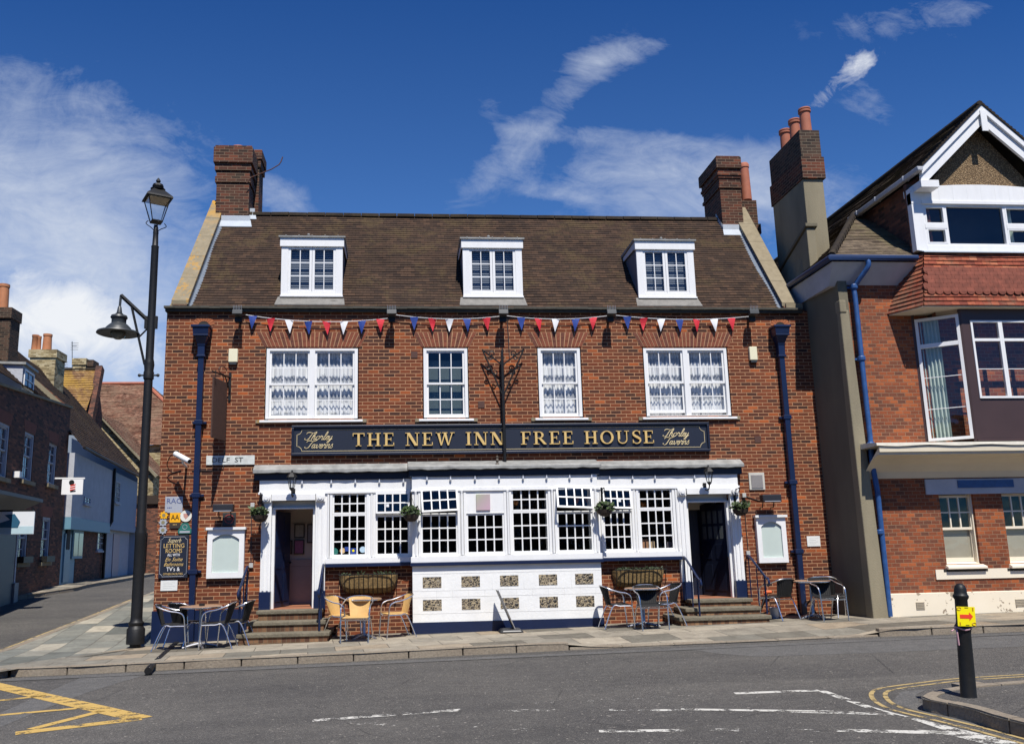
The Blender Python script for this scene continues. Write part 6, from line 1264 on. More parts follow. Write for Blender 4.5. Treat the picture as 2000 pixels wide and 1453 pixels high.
# hanging tiles: skirt flaring at the foot, canted left end
th_t = gzb-.09; th_b = g(1850, 598, -1.75).z
tx0 = g(1798, 500, -1.5).x; tx0b = g(1776, 598, -1.75).x+.28
yT, yB = -1.55, -1.80
rows = 13
mb = None
tiles((tx0b, yB, th_b), (17, yB, th_b), (tx0+.04, yT, th_t), (17, yT, th_t), .098, M['tile_hg'], 'hanging_tiles', rb, .02, .165, .006)
tiles((tx0b-.42, -.95, th_b), (tx0b, yB, th_b), (tx0-.02, -1.1, th_t), (tx0+.04, yT, th_t), .098, M['tile_hg'], 'hanging_tiles', rb, .02, .165, .006)
mb = MB()        # scalloped tiles in the middle band
L_ = Vector((0, yT-yB, th_t-th_b)); n_ = L_.length
for r_ in range(3, 9):
    f_ = r_/13; y_ = yB+(yT-yB)*f_; z_ = th_b+(th_t-th_b)*f_; xx = tx0b+.06+(.085 if r_ % 2 else 0)+(tx0+.04-tx0b)*f_
    while xx < 14.6:
        mb.prism([(xx+.083*cos(radians(t)), y_-.045-.004*(r_ % 2), z_+.03-.055*max(0, -sin(radians(t)))*1.3) for t in (180, 210, 240, 270, 300, 330, 360)]+[(xx+.083, y_-.03, z_+.11), (xx-.083, y_-.03, z_+.11)], (0, .02, .0)); xx += .17
mb.build('scalloped_tiles', plain('scallop_tile', (.22, .062, .036), .9, var=.55, scale=7), rb)
mb = MB(); mb.hexa([(tx0b-.40, -.95, th_b-.02), (tx0b+.02, yB+.02, th_b-.02), (17, yB+.02, th_b-.02), (17, -.95, th_b-.02)], [(tx0b-.40, -.95, th_b), (tx0b+.02, yB+.02, th_b), (17, yB+.02, th_b), (17, -.95, th_b)]); mb.build('soffit', M['cream'], rb)
# canted bay window, brown panels
bT, bB = g(1885, 632, -1.6).z, g(1885, 862, -1.6).z
bxa, bya = onY(1797, 740, -1.12).x, -1.12; bxb, byb = onY(1893, 740, -1.62).x, -1.62
mb = MB(); mb.hexa([(bxa-.1, bya+.0, bB-.1), (bxb, byb, bB-.1), (17, byb, bB-.1), (17, bya, bB-.1)], [(bxa-.1, bya+.0, bB+.0), (bxb, byb, bB+.0), (17, byb, bB+.0), (17, bya, bB+.0)])
dv = Vector((bxb-bxa, byb-bya, 0)); LL = dv.length; dv.normalize()
def cant(mb): mb.M = Matrix.Translation((bxa, bya, 0)) @ Matrix.Rotation(atan2(dv.y, dv.x), 4, 'Z')
by = MB(); cant(by); by.box(-.12, .02, 0, .1, bB, th_b); by.box(LL-.05, LL, 0, .1, bB, th_b)
by2 = MB(); bw1 = onY(1905, 700, byb).x; panT = onY(1940, 778, byb).z
by2.box(bxb, bw1, byb, byb+.1, bB, th_b-.0205); by2.box(bxb, 17, byb+.01, byb+.1, bB, panT); by2.box(bw1, 17, byb+.01, byb+.1, onY(1900, 626, byb).z, th_b-.0205); by2.box(bxb, 17, byb-.03, byb+.01, bB+.0, bB+.04)
by.build('bay_frame', M['brownp'], rb); by2.build('bay_panel', M['brownp'], rb)
q = MB(); cant(q); wt = onX(0, 0, 1).z if 0 else th_b-.12; wb = bB+.06; zm_ = onY(1850, 672, -1.4).z
def uframe(q, x0, x1, z0, z1, w=.06, y=-.02): q.box(x0, x0+w, y, y+.06, z0, z1); q.box(x1-w, x1, y, y+.06, z0, z1); q.box(x0+w, x1-w, y+.001, y+.06, z0, z0+w); q.box(x0+w, x1-w, y+.001, y+.06, z1-w, z1)
uframe(q, .02, LL-.05, wb, wt); q.box(.08, LL-.11, -.018, .04, zm_-.05, zm_+.04)
for f_ in (.33, .66): q.box(.08, LL-.11, .0, .02, wb+(zm_-wb)*f_-.008, wb+(zm_-wb)*f_+.008)
bwn = q.build('bay_window', M['white'], rb, bevel=.004)
q = MB(); cant(q); q.face([(.03, .02, wb), (LL-.06, .02, wb), (LL-.06, .02, wt), (.03, .02, wt)]); q.build('glass', M['glass'], bwn)
q = MB(); cant(q)
P = [(.06+(LL*.45)*i/40, .12+.03*sin(i*.9)) for i in range(41)]
for (a_, b_), (c_, d_) in zip(P, P[1:]): q.face([(a_, b_, wb), (c_, d_, wb), (c_, d_, wt), (a_, b_, wt)])
q.build('curtain', M['curt'], bwn)
fw0 = onY(1888, 700, byb).x+.05; q = MB(); wt2 = onY(1900, 626, byb).z; wb2 = panT
q.M = Matrix.Translation((0, byb, 0))
fx = [bw1-.02, bw1+.62, bw1+1.24, bw1+1.9]; zmm = onY(1940, 664, byb).z
for a_, b_ in zip(fx, fx[1:]): uframe(q, a_, b_, wb2, wt2, .045); q.box(a_+.045, b_-.045, -.018, .04, zmm-.03, zmm+.03); q.box(a_+.045, b_-.045, .0, .02, (wb2+zmm)/2-.008, (wb2+zmm)/2+.008)
bwn = q.build('bay_window', M['white'], rb, bevel=.004); q = MB(); q.face([(bw1, byb+.02, wb2), (fx[-1], byb+.02, wb2), (fx[-1], byb+.02, wt2), (bw1, byb+.02, wt2)]); q.build('glass', M['glass'], bwn)
q = MB(); q.face([(bxa+.0, -.9, bB), (17, -.9, bB), (17, -.9, th_b), (bxa+.0, -.9, th_b)]); q.box(bxa+.2, 17, -1.1, -.92, bB+.0, bB+.02); q.build('dark_room', M['dark'], rb)
# cornice and cove above the ground floor
zc0 = onY(1720, 866, -1.75).z; zc1 = onY(1720, 935, -1.12).z; xc0 = onY(1716, 880, -1.75).x
prof = [(-1.0, zc0+.06), (-1.45, zc0+.04), (-1.80, zc0+.01), (-1.815, zc0-.05), (-1.785, zc0-.06), (-1.785, zc0-.17), (-1.75, zc0-.175), (-1.75, zc0-.22), (-1.70, zc0-.225), (-1.55, zc0-.27), (-1.35, zc0-.38), (-1.2, zc0-.52), (-1.14, zc1), (-1.0, zc1)]
mb = MB(); mb.prism([(xc0, y_, z_) for y_, z_ in prof[4:]], (18-xc0, 0, 0)); cor = mb.build('cornice', plain('cove_cream', (.66, .58, .43), .6, var=.12, scale=1.5), rb)
mb = MB(); n_ = 40
for k in range(n_):
    a_ = xc0-.06+(18-xc0)*k/n_; b_ = xc0-.06+(18-xc0)*(k+1)/n_; j0 = .012*sin(a_*5); j1 = .012*sin(b_*5)
    mb.hexa([(a_, y_, z_+j0*(i == 3)) for i, (y_, z_) in enumerate(prof[:4]+[(-1.0, zc0-.06)])], [(b_, y_, z_+j1*(i == 3)) for i, (y_, z_) in enumerate(prof[:4]+[(-1.0, zc0-.06)])])
bmesh.ops.remove_doubles(mb.bm, verts=mb.bm.verts, dist=.0005); mb.build('lead_top', plain('pale_lead', (.62, .58, .48), .6, var=.2, scale=6), cor)
mb = MB(); r = R4(1806, 934, 2050, 962, RYF-.03); mb.box(r[0], 17, RYF-.035, RYF-.002, r[2], r[3]-.02); fb = mb.build('white_fascia_board', M['whitewall'], rb)
r2 = R4(1870, 938, 1981, 951, RYF-.05); mb = MB(); mb.box(r2[0], r2[1], RYF-.05, RYF-.036, r2[2], r2[3]); mb.build('blue_strip', M['blue'], fb)
for (a, b, c, d) in hw:
    mb = MB(); sash(mb, a, b, (c+d)/2-.02, d-.02, RYF+.10, 3, 2, .05, .028, .04); sash(mb, a, b, c+.04, (c+d)/2+.02, RYF+.145, 1, 1, .05, .02, .04, .08); mb.box(a-.0, a+.03, RYF+.06, RYF+.19, c, d); mb.box(b-.03, b, RYF+.06, RYF+.19, c, d); mb.box(a-.06, b+.06, RYF-.02, RYF+.06, d, d+.05) if 0 else None
    w_ = mb.build('sash_window', M['cream'], rb); mb = MB(); mb.face([(a, RYF+.12, (c+d)/2), (b, RYF+.12, (c+d)/2), (b, RYF+.12, d), (a, RYF+.12, d)]); mb.face([(a, RYF+.165, c), (b, RYF+.165, c), (b, RYF+.165, (c+d)/2), (a, RYF+.165, (c+d)/2)]); mb.build('glass', M['glass'], w_)
    mb = MB(); mb.face([(a, RYF+.185, c), (b, RYF+.185, c), (b, RYF+.185, (c+d)/2-.03), (a, RYF+.185, (c+d)/2-.03)]); mb.build('half_blind', plain('beige_blind', (.34, .31, .24), .7), w_)
    room(a-.1, b+.1, RYF+.21, RYF+1.2, c-.1, d+.1, M['dark'], 'dark_room', w_, M['dark'])
    mb = MB(); mb.hexa([(a-.04, RYF-.10, c-.10), (b+.06, RYF-.10, c-.10), (b+.06, RYF+.14, c-.10), (a-.04, RYF+.14, c-.10)], [(a-.04, RYF-.10, c-.05), (b+.06, RYF-.10, c-.05), (b+.02, RYF+.14, c+.04), (a-.0, RYF+.14, c+.04)]); mb.build('sill', M['cream'], w_, bevel=.01)
r = R4(1826, 1104, 2100, 1125, RYF-.02); mb = MB(); mb.box(r[0], 17, RYF-.025, RYF-.002, r[2], hw[0][2]-.101); mb.build('sill_band', M['cream'], rb)
# blue gutter, soffit and downpipe
mb = MB(); n_ = 6
mb.tube([(cx_-.05, 9, cz_-.03), (cx_-.05, yfC-.06, cz_-.03), (g(1782, 492, yfC).x+.05, yfC-.06, cz_-.03)], .065, 10); mb.build('gutter', plain('dark_blue_gutter', (.012, .03, .09), .4), rb)
mb = MB(); zs_ = cz_-.1; mb.hexa([(rX0-.35, RYF+.02, zs_-.42), (11.2, RYF+.02, zs_-.42), (11.2, 8, zs_-.42), (rX0-.35, 8, zs_-.42)], [(cx_, yfC, zs_), (11.2, yfC, zs_), (11.2, 8, zs_), (cx_, 8, zs_)]); mb.build('soffit', M['whitewall'], rb)
px_ = lambda y, Y=-1.24: onY(1665+(y-540)*.111, y, Y)
PXP = onY(1702, 880, -1.22).x
mb = MB(); mb.tube(crom([(PXP+.20, yfC-.03, cz_-.06), (PXP+.20, yfC-.02, cz_-.22), (PXP+.02, RYF-.13, cz_-.55), (PXP, RYF-.12, cz_-.75)], 5)+[Vector((PXP, RYF-.12, zc0+.05)), Vector((PXP-.02, RYF-.13, zc0-.3)), Vector((PXP+.03, RYF-.13, zc1-.25)), Vector((PXP+.02, RYF-.12, G(PXP)+.02))], .052, 12); dpp = mb.build('downpipe', M['blue'], rb, smooth=True)
mb = MB()
for yy in (560, 700, 868, 1039): z = onY(1700, yy, -1.24).z; mb.lathe([(.066, z-.05), (.075, z-.03), (.075, z+.03), (.066, z+.05)], (PXP, RYF-.12, 0), 14); mb.box(PXP-.12, PXP+.12, RYF-.07, RYF-.0, z-.02, z+.02)
mb.build('pipe_collar', M['blue'], dpp)
# ------------------------------------------------------------------ houses across the side street
def HF(x, y, d=0.0):              # photo point on the plane of the house fronts, d metres towards the street
    P0 = H0+Hn*d; r = ray(x, y); n = Vector((Hn.x, Hn.y, 0)); t = (Vector((P0.x, P0.y, 0))-CAM).dot(n)/r.dot(n) if 0 else ((Vector((P0.x-CAM.x, P0.y-CAM.y, 0))).dot(n))/r.dot(n); q = CAM+r*t
    return (Vector((q.x, q.y))-H0).dot(Hu), q.z
HM = Matrix(((Hu.x, Hn.x, 0, H0.x), (Hu.y, Hn.y, 0, H0.y), (0, 0, 1, 0), (0, 0, 0, 1)))   # local x along the street, y out to the street
def HMB(): m = MB(); m.M = HM; return m
def hth(name, label, cat, s, d, z, group=None): q = HM @ Vector((s, d, z)); return thing(name, label, cat, q, group)
def hrect(x0, y0, x1, y1, d=0.0): a = HF(x0, y0, d); b = HF(x1, y1, d); return a[0], b[0], b[1], a[1]
s1 = HF(128, 950)[0]; ztR = HF(142, 800)[1]; ztL = HF(0, 753)[1]; sL = HF(0, 753)[0]; sl2 = (ztR-ztL)/(s1-sL)
bh = hth('brick_house', 'dark red brick house with tall sash windows across the side street', 'house', s1-4, -4, .4)
zP = lambda s: ztR+(s-s1)*sl2
S0 = -9
wins = [hrect(*w) for w in ((97, 860, 112, 952), (49, 846, 70, 948), (-3, 832, 20, 942), (84, 1008, 101, 1097), (38, 1003, 60, 1098))]
wtop = (wins[0][3]+wins[1][3])/2; wbt = (wins[0][2]+wins[1][2])/2; ltop = (wins[3][3]+wins[4][3])/2; lbt = (wins[3][2]+wins[4][2])/2
WW = [(w[0], w[0]+1.05, c_, d_) for w, (c_, d_) in zip(wins, [(wbt+.1, wtop+.06), (wbt, wtop), (wbt-.1, wtop-.06), (lbt, ltop), (lbt, ltop)])]
mb = HMB(); wall(mb, S0, s1, -.3, min(zP(S0), ztL)-.3, WW, 0, -.14); zz0 = min(zP(S0), ztL)-.3
mb.face([(S0, 0, zz0), (s1, 0, zz0), (s1, 0, ztR), (S0, 0, zP(S0))]); mb.face([(s1, 0, -.3), (s1, -8, -.3), (s1, -8, ztR), (s1, 0, ztR)]); mb.face([(s1, 0, ztR), (s1, -8, ztR), (s1, -4, ztR+3.4)])
mb.build('front_wall', M['brick_d'], bh)
mb = HMB(); mb.hexa([(S0, .07, zP(S0)), (s1+.05, .07, ztR), (s1+.05, -.25, ztR), (S0, -.25, zP(S0))], [(S0, .07, zP(S0)+.08), (s1+.05, .07, ztR+.08), (s1+.05, -.25, ztR+.08), (S0, -.25, zP(S0)+.08)]); mb.build('parapet_coping', M['greywall2'], bh)
for i, (a, b, c, d) in enumerate(WW):
    mb = HMB(); mb.box(a, a+.09, -.13, -.02, c, d); mb.box(b-.09, b, -.13, -.02, c, d); mb.box(a+.09, b-.09, -.13, -.021, d-.08, d); mb.box(a+.09, b-.09, -.13, -.021, c, c+.06); zm_ = (c+d)/2
    for z0_, z1_, y_ in ((zm_, d-.08, -.09), (c+.06, zm_+.04, -.12)): sash(mb, a+.09, b-.09, z0_, z1_, y_, 2, 2, .05, .03, .035)
    w_ = mb.build('window', M['whitewall'], bh); mb = HMB(); mb.face([(a, -.1, c), (b, -.1, c), (b, -.1, d), (a, -.1, d)]); mb.build('glass', M['glass'], w_)
    mb = HMB(); mb.box(a-.14, b+.14, .10, -.12, c-.12, c); mb.build('sill', M['greywall2'], w_)
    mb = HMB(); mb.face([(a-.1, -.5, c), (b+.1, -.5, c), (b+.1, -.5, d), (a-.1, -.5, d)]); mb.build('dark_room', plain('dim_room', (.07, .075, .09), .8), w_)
    mb = HMB(); mb.prism([(a-.05, .003, d+.01), (b+.05, .003, d+.01), (b+.2, .003, d+.36), (a-.2, .003, d+.36)], (0, -.02, 0)); mb.build('rubbed_brick_arch', plain('rubbed_brick', (.22, .07, .04), .9, var=.2), w_)
    if i >= 3: mb = HMB(); mb.box(a, b, .02, .22, c+.001, c+.2); mb.build('window_box', M['iron'], w_)
def Hp(s, d, z): return tuple(HM @ Vector((s, d, z)))
tiles(Hp(s1, -.25, ztR-.05), Hp(S0, -.25, ztR-.2), Hp(s1, -4, ztR+3.4), Hp(S0, -4, ztR+3.4), .16, M['tile'], 'roof', bh, .025, .8, .012)
mb = HMB(); mb.hexa([(s1-.1, -.1, ztR), (s1+.15, -.1, ztR), (s1+.15, -.35, ztR), (s1-.1, -.35, ztR)], [(s1-.1, -4, ztR+3.55), (s1+.15, -4, ztR+3.55), (s1+.15, -4.25, ztR+3.4), (s1-.1, -4.25, ztR+3.4)]); mb.build('verge_coping', M['greywall2'], bh)
# its dormer
dd0 = HF(43, 745, -.35); dd1 = HF(66, 745, -.35); zdt = HF(66, 727, -.35)[1]; zdb = HF(66, 772, -.35)[1]
mb = HMB(); sd0 = dd0[0]; mb.box(sd0, dd1[0], -.35, -3.2, zdb-.5, zdt); dmr = mb.build('dormer', M['whitewall'], bh)
mb = HMB(); sash(mb, sd0+.1, dd1[0]-.1, zdb+.02, zdt-.1, -.335, 2, 2, .06, .03, .03); mb.build('sash', M['white'], dmr); mb = HMB(); mb.box(sd0+.1, dd1[0]-.1, -.345, -.34, zdb+.02, zdt-.1); mb.build('glass', plain('blue_grey_glass', (.10, .14, .19), .1), dmr)
mb = HMB(); mb.box(sd0-.08, dd1[0]+.1, -.25, -3.3, zdt, zdt+.08); mb.build('dormer_roof', M['lead'], dmr)
def chim(x0, x1, yt, yb, Y, mat, pots, label, potm='terra2', dpt=.7, parent=None, band=True, pott=0):
    a_ = onY(x0, (yt+yb)/2, Y); b_ = onY(x1, (yt+yb)/2, Y); zt_ = onY((x0+x1)/2, yt, Y).z; zb_ = onY((x0+x1)/2, yb, Y).z; w = b_.x-a_.x
    mb = MB(); mb.box(a_.x+w*.05, b_.x-w*.05, Y, Y+dpt, zb_-1.5, zt_-.25)
    if band: mb.box(a_.x, b_.x, Y-.06, Y+dpt+.06, zt_-.62*.6, zt_); 
    else: mb.box(a_.x+w*.05, b_.x-w*.05, Y, Y+dpt, zt_-.25, zt_)
    o = mb.build('chimney', mat, parent)
    for (pa, pb, pt) in pots:
        c_ = onY((pa+pb)/2, (pt+yt)/2, Y+.1); r_ = (onY(pb, yt, Y+.1).x-onY(pa, yt, Y+.1).x)/2; z1_ = onY((pa+pb)/2, pt, Y+.1).z
        mb = MB(); mb.lathe([(r_, zt_), (r_*.88, z1_-.12), (r_*.98, z1_-.1), (r_*.98, z1_), (r_*.6, z1_)], (c_.x, Y+.1+r_, 0), 14); mb.build('chimney_pot', M[potm], o, smooth=True)
    return o
chim(-14, 21, 601, 700, 11.5, M['brick_s'], [(-8, 13, 553)], '', parent=bh)
q = hrect(33, 920, 42, 935, .12); mb = HMB(); mb.box(q[0], q[0]+.22, .02, .2, q[2], q[3]); mb.build('alarm_box', M['white'], bh)
# neighbour chimney stack behind
# cottages: white barber's shop and pale blue house
s2 = HF(205, 1000)[0]; s3 = HF(243, 1000)[0]; zce = HF(205, 915)[1]; zj = HF(160, 1015)[1]
wc = hth('white_cottage', 'white rendered cottage with blue ground floor beside the dark brick house', 'house', (s1+s2)/2, -3, .6)
JET = .25; zE0 = HF(140, 888, JET)[1]; zE1 = HF(262, 925, JET)[1]; zE = (zE0+zE1)/2+.1
mb = HMB(); mb.box(s1+.02, s2, JET, -3, zj, zE-.22); mb.build('upper_wall', M['whitewall'], wc)
mb = HMB(); mb.box(s1+.02, s2, JET+.02, -.1, zj-.45, zj-.001); mb.box(s1+.02, s1+2.3, -.02, -.3, .2, zj-.451); mb.build('shopfront', M['tealp'], wc)
mb = HMB(); mb.box(s1+2.3, s2, -.0, -.5, .2, zj-.451); mb.build('lower_wall', M['brick_d'], wc)
q = hrect(144, 1035, 166, 1090, .05); mb = HMB(); uf = [q[0], q[0]+1.7, q[2], q[3]]; mb.box(uf[0], uf[1], .06, -.0, uf[2], uf[3]); shw = mb.build('shop_window', M['tealp'], wc)
mb = HMB(); mb.box(uf[0]+.1, uf[0]+.8, .075, .061, uf[2]+.1, uf[3]-.1); mb.box(uf[0]+.9, uf[1]-.1, .075, .061, uf[2]+.1, uf[3]-.1); mb.build('glass', plain('warm_dark_glass', (.16, .13, .07), .1, var=.6, scale=2), shw)
mb = HMB(); mb.box(s1+.4, s1+1.3, .03, -.019, .7, zj-.6); dr_ = mb.build('door', plain('blue_door', (.10, .22, .32), .4), wc); mb = HMB(); mb.box(s1+.55, s1+1.1, .04, .031, 1.9, 2.7); mb.build('panes', M['dark'], dr_)
bl = hth('blue_cottage', 'pale blue rendered cottage with jettied upper floor beyond the white one', 'house', (s3+s2)/2, -3, .6)
mb = HMB(); mb.box(s2+.02, s3+2.0, JET, -3, zj, zE-.22); mb.build('upper_wall', M['bluewall'], bl); mb = HMB(); mb.box(s2+.02, s3+2.0, -.02, -6, .1, zj-.001); mb.build('lower_wall', M['whitewall'], bl); mb = HMB(); mb.box(s2+.02, s3+2.0, JET+.02, -.0, zj-.28, zj-.002); mb.build('jetty_board', M['bluewall'], bl)
def smallwin(px4, d, par, cols=2, rows=4, w=.95):
    q = hrect(*px4, d); mb = HMB(); a, b, c, dd_ = q[0], q[0]+w, q[2], q[3]; sash(mb, a, b, c, dd_, d+.0, cols, rows, .07, .035, .04); mb.box(a-.1, b+.1, d, d+.1, c-.08, c-.001); o = mb.build('window', M['whitewall'], par); mb = HMB(); mb.box(a, b, d+.005, d+.01, c, dd_); mb.build('glass', plain('grey_glass', (.16, .17, .18), .12), o)
smallwin((225, 938, 238, 985), JET, bl, 3, 4, 1.2); smallwin((164, 968, 176, 986), JET, wc, 2, 2, 1.1)
smallwin((190, 1035, 209, 1075), -.0, bl, 3, 3, 2.0)
q = hrect(222, 1042, 236, 1117, 0); mb = HMB(); mb.box(q[0], q[0]+1.6, .02, -.015, .6, q[3]); dr_ = mb.build('door', M['pinkp'], bl)
q = hrect(163, 928, 186, 975, JET+.3)
# shared cottage roof: slope
tE = Hp(s1-.1, JET+.3, zE-.05); tiles(Hp(s2, JET+.3, zE-.05), Hp(s1-.1, JET+.3, zE-.05), Hp(s2, -3.1, zE+4.5), Hp(s1-.1, -3.1, zE+4.5), .16, M['tile'], 'roof', wc, .025, .8, .014)
tiles(Hp(s3+2.3, JET+.3, zE-.05), Hp(s2, JET+.3, zE-.05), Hp(s3+.2, -3.1, zE+4.5), Hp(s2, -3.1, zE+4.5), .16, M['tile'], 'roof', bl, .025, .8, .014)
mb = HMB(); mb.face([(s3+2, JET, zE), (s3+2, -6, zE), (s3+1.3, -3.0, zE+4.2)]); mb.box(s3+2.0, s3+2.02, JET, -6, 0, zE); mb.build('end_wall', M['bluewall'], bl)
mb = HMB(); mb.tube([(s2, JET+.07, zE-.1), (s2, JET+.07, zj+.1), (s2-.15, .1, zj-.4), (s2-.15, .1, .3)], .07, 8); mb.tube([(s1, JET+.33, zE-.03), (s3+2.1, JET+.33, zE-.03)], .06, 8); mb.build('rainwater_pipe', M['iron'], bl)
# barber sign on bracket
q0 = HF(163, 934, 1.0); q1 = HF(163, 966, 1.0); t = hth('barber_sign', 'white hanging sign with a red and black striped barber pole symbol', 'hanging sign', q0[0], .8, q1[1])
ss = q0[0]; zt_, zb_ = q0[1], q1[1]; mb = HMB(); mb.box(ss, ss+.04, .3, 1.0, zb_, zt_-.03); mb.build('board', M['whitef'], t)
mb = HMB(); mb.box(ss, ss+.05, .0, 1.05, zt_-.02, zt_+.03); mb.build('bracket', M['white'], t)
def hdisc(mb, c, r_, s_, n=10): mb.prism([(s_, c[0]+r_*cos(2*pi*k/n), c[1]+r_*sin(2*pi*k/n)) for k in range(n)], (-.012, 0, 0))
hh = zt_-zb_; cm = (.65, zb_+hh*.5)
mb = HMB(); hdisc(mb, (cm[0]-.03, cm[1]+hh*.25), .09, ss-.001); mb.prism([(ss-.001, cm[0]+.12, cm[1]-hh*.30), (ss-.001, cm[0]-.06, cm[1]-hh*.34), (ss-.001, cm[0]-.06, cm[1]-hh*.28), (ss-.001, cm[0]+.12, cm[1]-hh*.24)], (-.012, 0, 0)); mb.build('emblem', M['iron'], t)
mb = HMB()
for k in range(3): z_ = cm[1]+hh*(.12-.14*k); mb.prism([(ss-.001, cm[0]+.11, z_+.02), (ss-.001, cm[0]-.07, z_-.02), (ss-.001, cm[0]-.07, z_-.055), (ss-.001, cm[0]+.08, z_-.02)], (-.012, 0, 0))
mb.build('stripes', M['redp'], t)
# sign with bird picture at far left
q0 = HF(27, 998, .9); q1 = HF(27, 1043, .9); t = hth('shop_sign', 'pale hanging shop sign with dark blue bird shape at the left edge', 'hanging sign', q0[0], .9, q1[1]); ss = HF(0, 1020, .5)[0]; zt_, zb_ = q0[1], q1[1]
mb = HMB(); mb.box(ss, ss+.05, .15, 1.35, zb_, zt_); mb.build('board', plain('sign_white', (.72, .75, .78), .5, var=.05), t)
mb = HMB(); mb.box(ss-.004, ss, .16, 1.34, zb_+.01, zb_+(zt_-zb_)*.35); mb.build('lower_band', plain('pale_sea', (.45, .6, .66), .5), t)
mb = HMB(); H2 = zt_-zb_; mb.prism([(ss-.006, .35, zb_+H2*.3), (ss-.006, .95, zb_+H2*.3), (ss-.006, 1.0, zb_+H2*.55), (ss-.006, .85, zb_+H2*.9), (ss-.006, .6, zb_+H2*.85), (ss-.006, .75, zb_+H2*.65), (ss-.006, .5, zb_+H2*.5)], (-.008, 0, 0)); mb.build('bird_shape', plain('sea_blue', (.02, .10, .18), .5), t)
mb = HMB(); mb.box(ss-.02, ss+.07, .0, .15, zb_, zb_+.05); mb.box(ss, ss+.05, .0, 1.3, zt_, zt_+.05); mb.build('bracket', M['iron'], t)
# grey canopy and pipe at the far left front
q = hrect(-20, 965, 34, 1000, .5); mb = HMB(); mb.hexa([(S0, 0, q[2]), (.25, 0, q[2]), (.25, .15, q[2]), (S0, .15, q[2])], [(S0, 0, q[3]), (.6, 0, q[3]), (.6, .75, q[3]), (S0, .75, q[3])]); mb.box(S0, .66, 0, .8, q[3], q[3]+.1); mb.build('shop_canopy', plain('grey_timber', (.16, .16, .16), .6), bh)
mb = HMB(); mb.box(S0, .75, .02, .1, 0, q[2]); mb.build('shopfront', plain('grey_blue_front', (.06, .07, .09), .5), bh); mb = HMB(); mb.box(.85, .98, .0, .1, .9, q[2]+.1); mb.build('white_pipe', M['whitewall'], bh); mb = HMB(); mb.box(.75, 1.15, .0, .16, .2, .9); mb.build('meter_box', plain('grey_box', (.22, .22, .23), .6), bh)
# buildings beyond
def gable_house(name, label, x0, x1, yE, yR, Y, dep, mat, tmat, roofpx=None, cat='house'):
    a_ = onY(x0, yE, Y); b_ = onY(x1, yE, Y); zr = onY((x0+x1)/2, yR, Y+dep/2).z; ze = (a_.z+b_.z)/2
    t = thing(name, label, cat, ((a_.x+b_.x)/2, Y+dep/2, .5)); mb = MB(); mb.box(a_.x, b_.x, Y, Y+dep, -.2, ze)
    for xx in (a_.x, b_.x): mb.face([(xx, Y, ze), (xx, Y+dep, ze), (xx, Y+dep/2, zr)])
    mb.build('wall', mat, t); tiles((a_.x-.1, Y-.2, ze-.1), (b_.x+.1, Y-.2, ze-.1), (a_.x-.1, Y+dep/2, zr), (b_.x+.1, Y+dep/2, zr), .17, tmat, 'roof', t, .03, .9, .015)
    mb = MB(); mb.face([(a_.x, Y+dep/2, zr), (b_.x, Y+dep/2, zr), (b_.x, Y+dep, ze), (a_.x, Y+dep, ze)]); mb.tube([(a_.x-.1, Y+dep/2, zr), (b_.x+.1, Y+dep/2, zr)], .12, 8); mb.build('back_roof', M['tile_dk'], t); return t, a_.x, b_.x, ze, zr
# big red roof behind, hipped at the right
Yb = 38
A_ = onY(165, 905, Yb); B_ = onY(400, 905, Yb); tl_ = onY(178, 751, Yb+7); tr_ = onY(285, 753, Yb+7); zE3 = onY(300, 868, Yb).z
bt = thing('old_red_roofed_building', 'large old building with mottled red tiled roof behind the lamp post', 'building', (A_.x+6, Yb+5, .5))
tiles((A_.x-1, Yb, zE3), (B_.x, Yb, zE3), (tl_.x-1, Yb+7, tl_.z), (tr_.x, Yb+7, tl_.z), .17, M['tile_or'], 'roof', bt, .03, 1.0, .02)
tiles((B_.x, Yb, zE3), (B_.x, Yb+14, zE3), (tr_.x, Yb+7, tl_.z), (tr_.x+.2, Yb+7.2, tl_.z), .17, M['tile_or'], 'roof', bt, .03, 1.0, .02)
mb = MB(); mb.box(A_.x-1, B_.x-.3, Yb+.3, Yb+13, -.2, zE3); mb.build('wall', M['brick_y'], bt); mb = MB(); mb.tube([(tl_.x-1, Yb+7, tl_.z+.05), (tr_.x, Yb+7, tl_.z+.05), (B_.x+.1, Yb-.1, zE3+.05)], .14, 8); mb.build('ridge_tiles', M['terra'], bt)
# yellow stock brick gable facing the camera
Yg2 = 34; ap = onY(193, 808, Yg2); lo_ = onY(300, 925, Yg2); lf = onY(110, 925, Yg2); gy = thing('yellow_brick_house', 'old yellow brick gabled house with flint patches behind the blue cottage', 'house', (ap.x, Yg2+3, .5))
mb = MB(); mb.prism([(lf.x, Yg2, -.3), (lo_.x, Yg2, -.3), (lo_.x, Yg2, lo_.z), (ap.x, Yg2, ap.z), (lf.x, Yg2, lo_.z)], (0, 3.8, 0)); mb.build('gable_wall', M['brick_y'], gy)
tiles((lo_.x+.2, Yg2+3.9, lo_.z-.1), (lo_.x+.2, Yg2-.25, lo_.z-.1), (ap.x, Yg2+3.9, ap.z+.1), (ap.x, Yg2-.25, ap.z+.1), .17, M['tile_or'], 'roof', gy, .03, 1, .02)
mb = MB(); mb.hexa([(ap.x-.02, Yg2-.3, ap.z-.05), (ap.x-.02, Yg2-.05, ap.z-.05), (lo_.x+.2, Yg2-.05, lo_.z-.25), (lo_.x+.2, Yg2-.3, lo_.z-.25)], [(ap.x-.02, Yg2-.3, ap.z+.06), (ap.x-.02, Yg2-.05, ap.z+.06), (lo_.x+.3, Yg2-.05, lo_.z-.14), (lo_.x+.3, Yg2-.3, lo_.z-.14)]); mb.build('verge_board', M['greywall2'], gy)
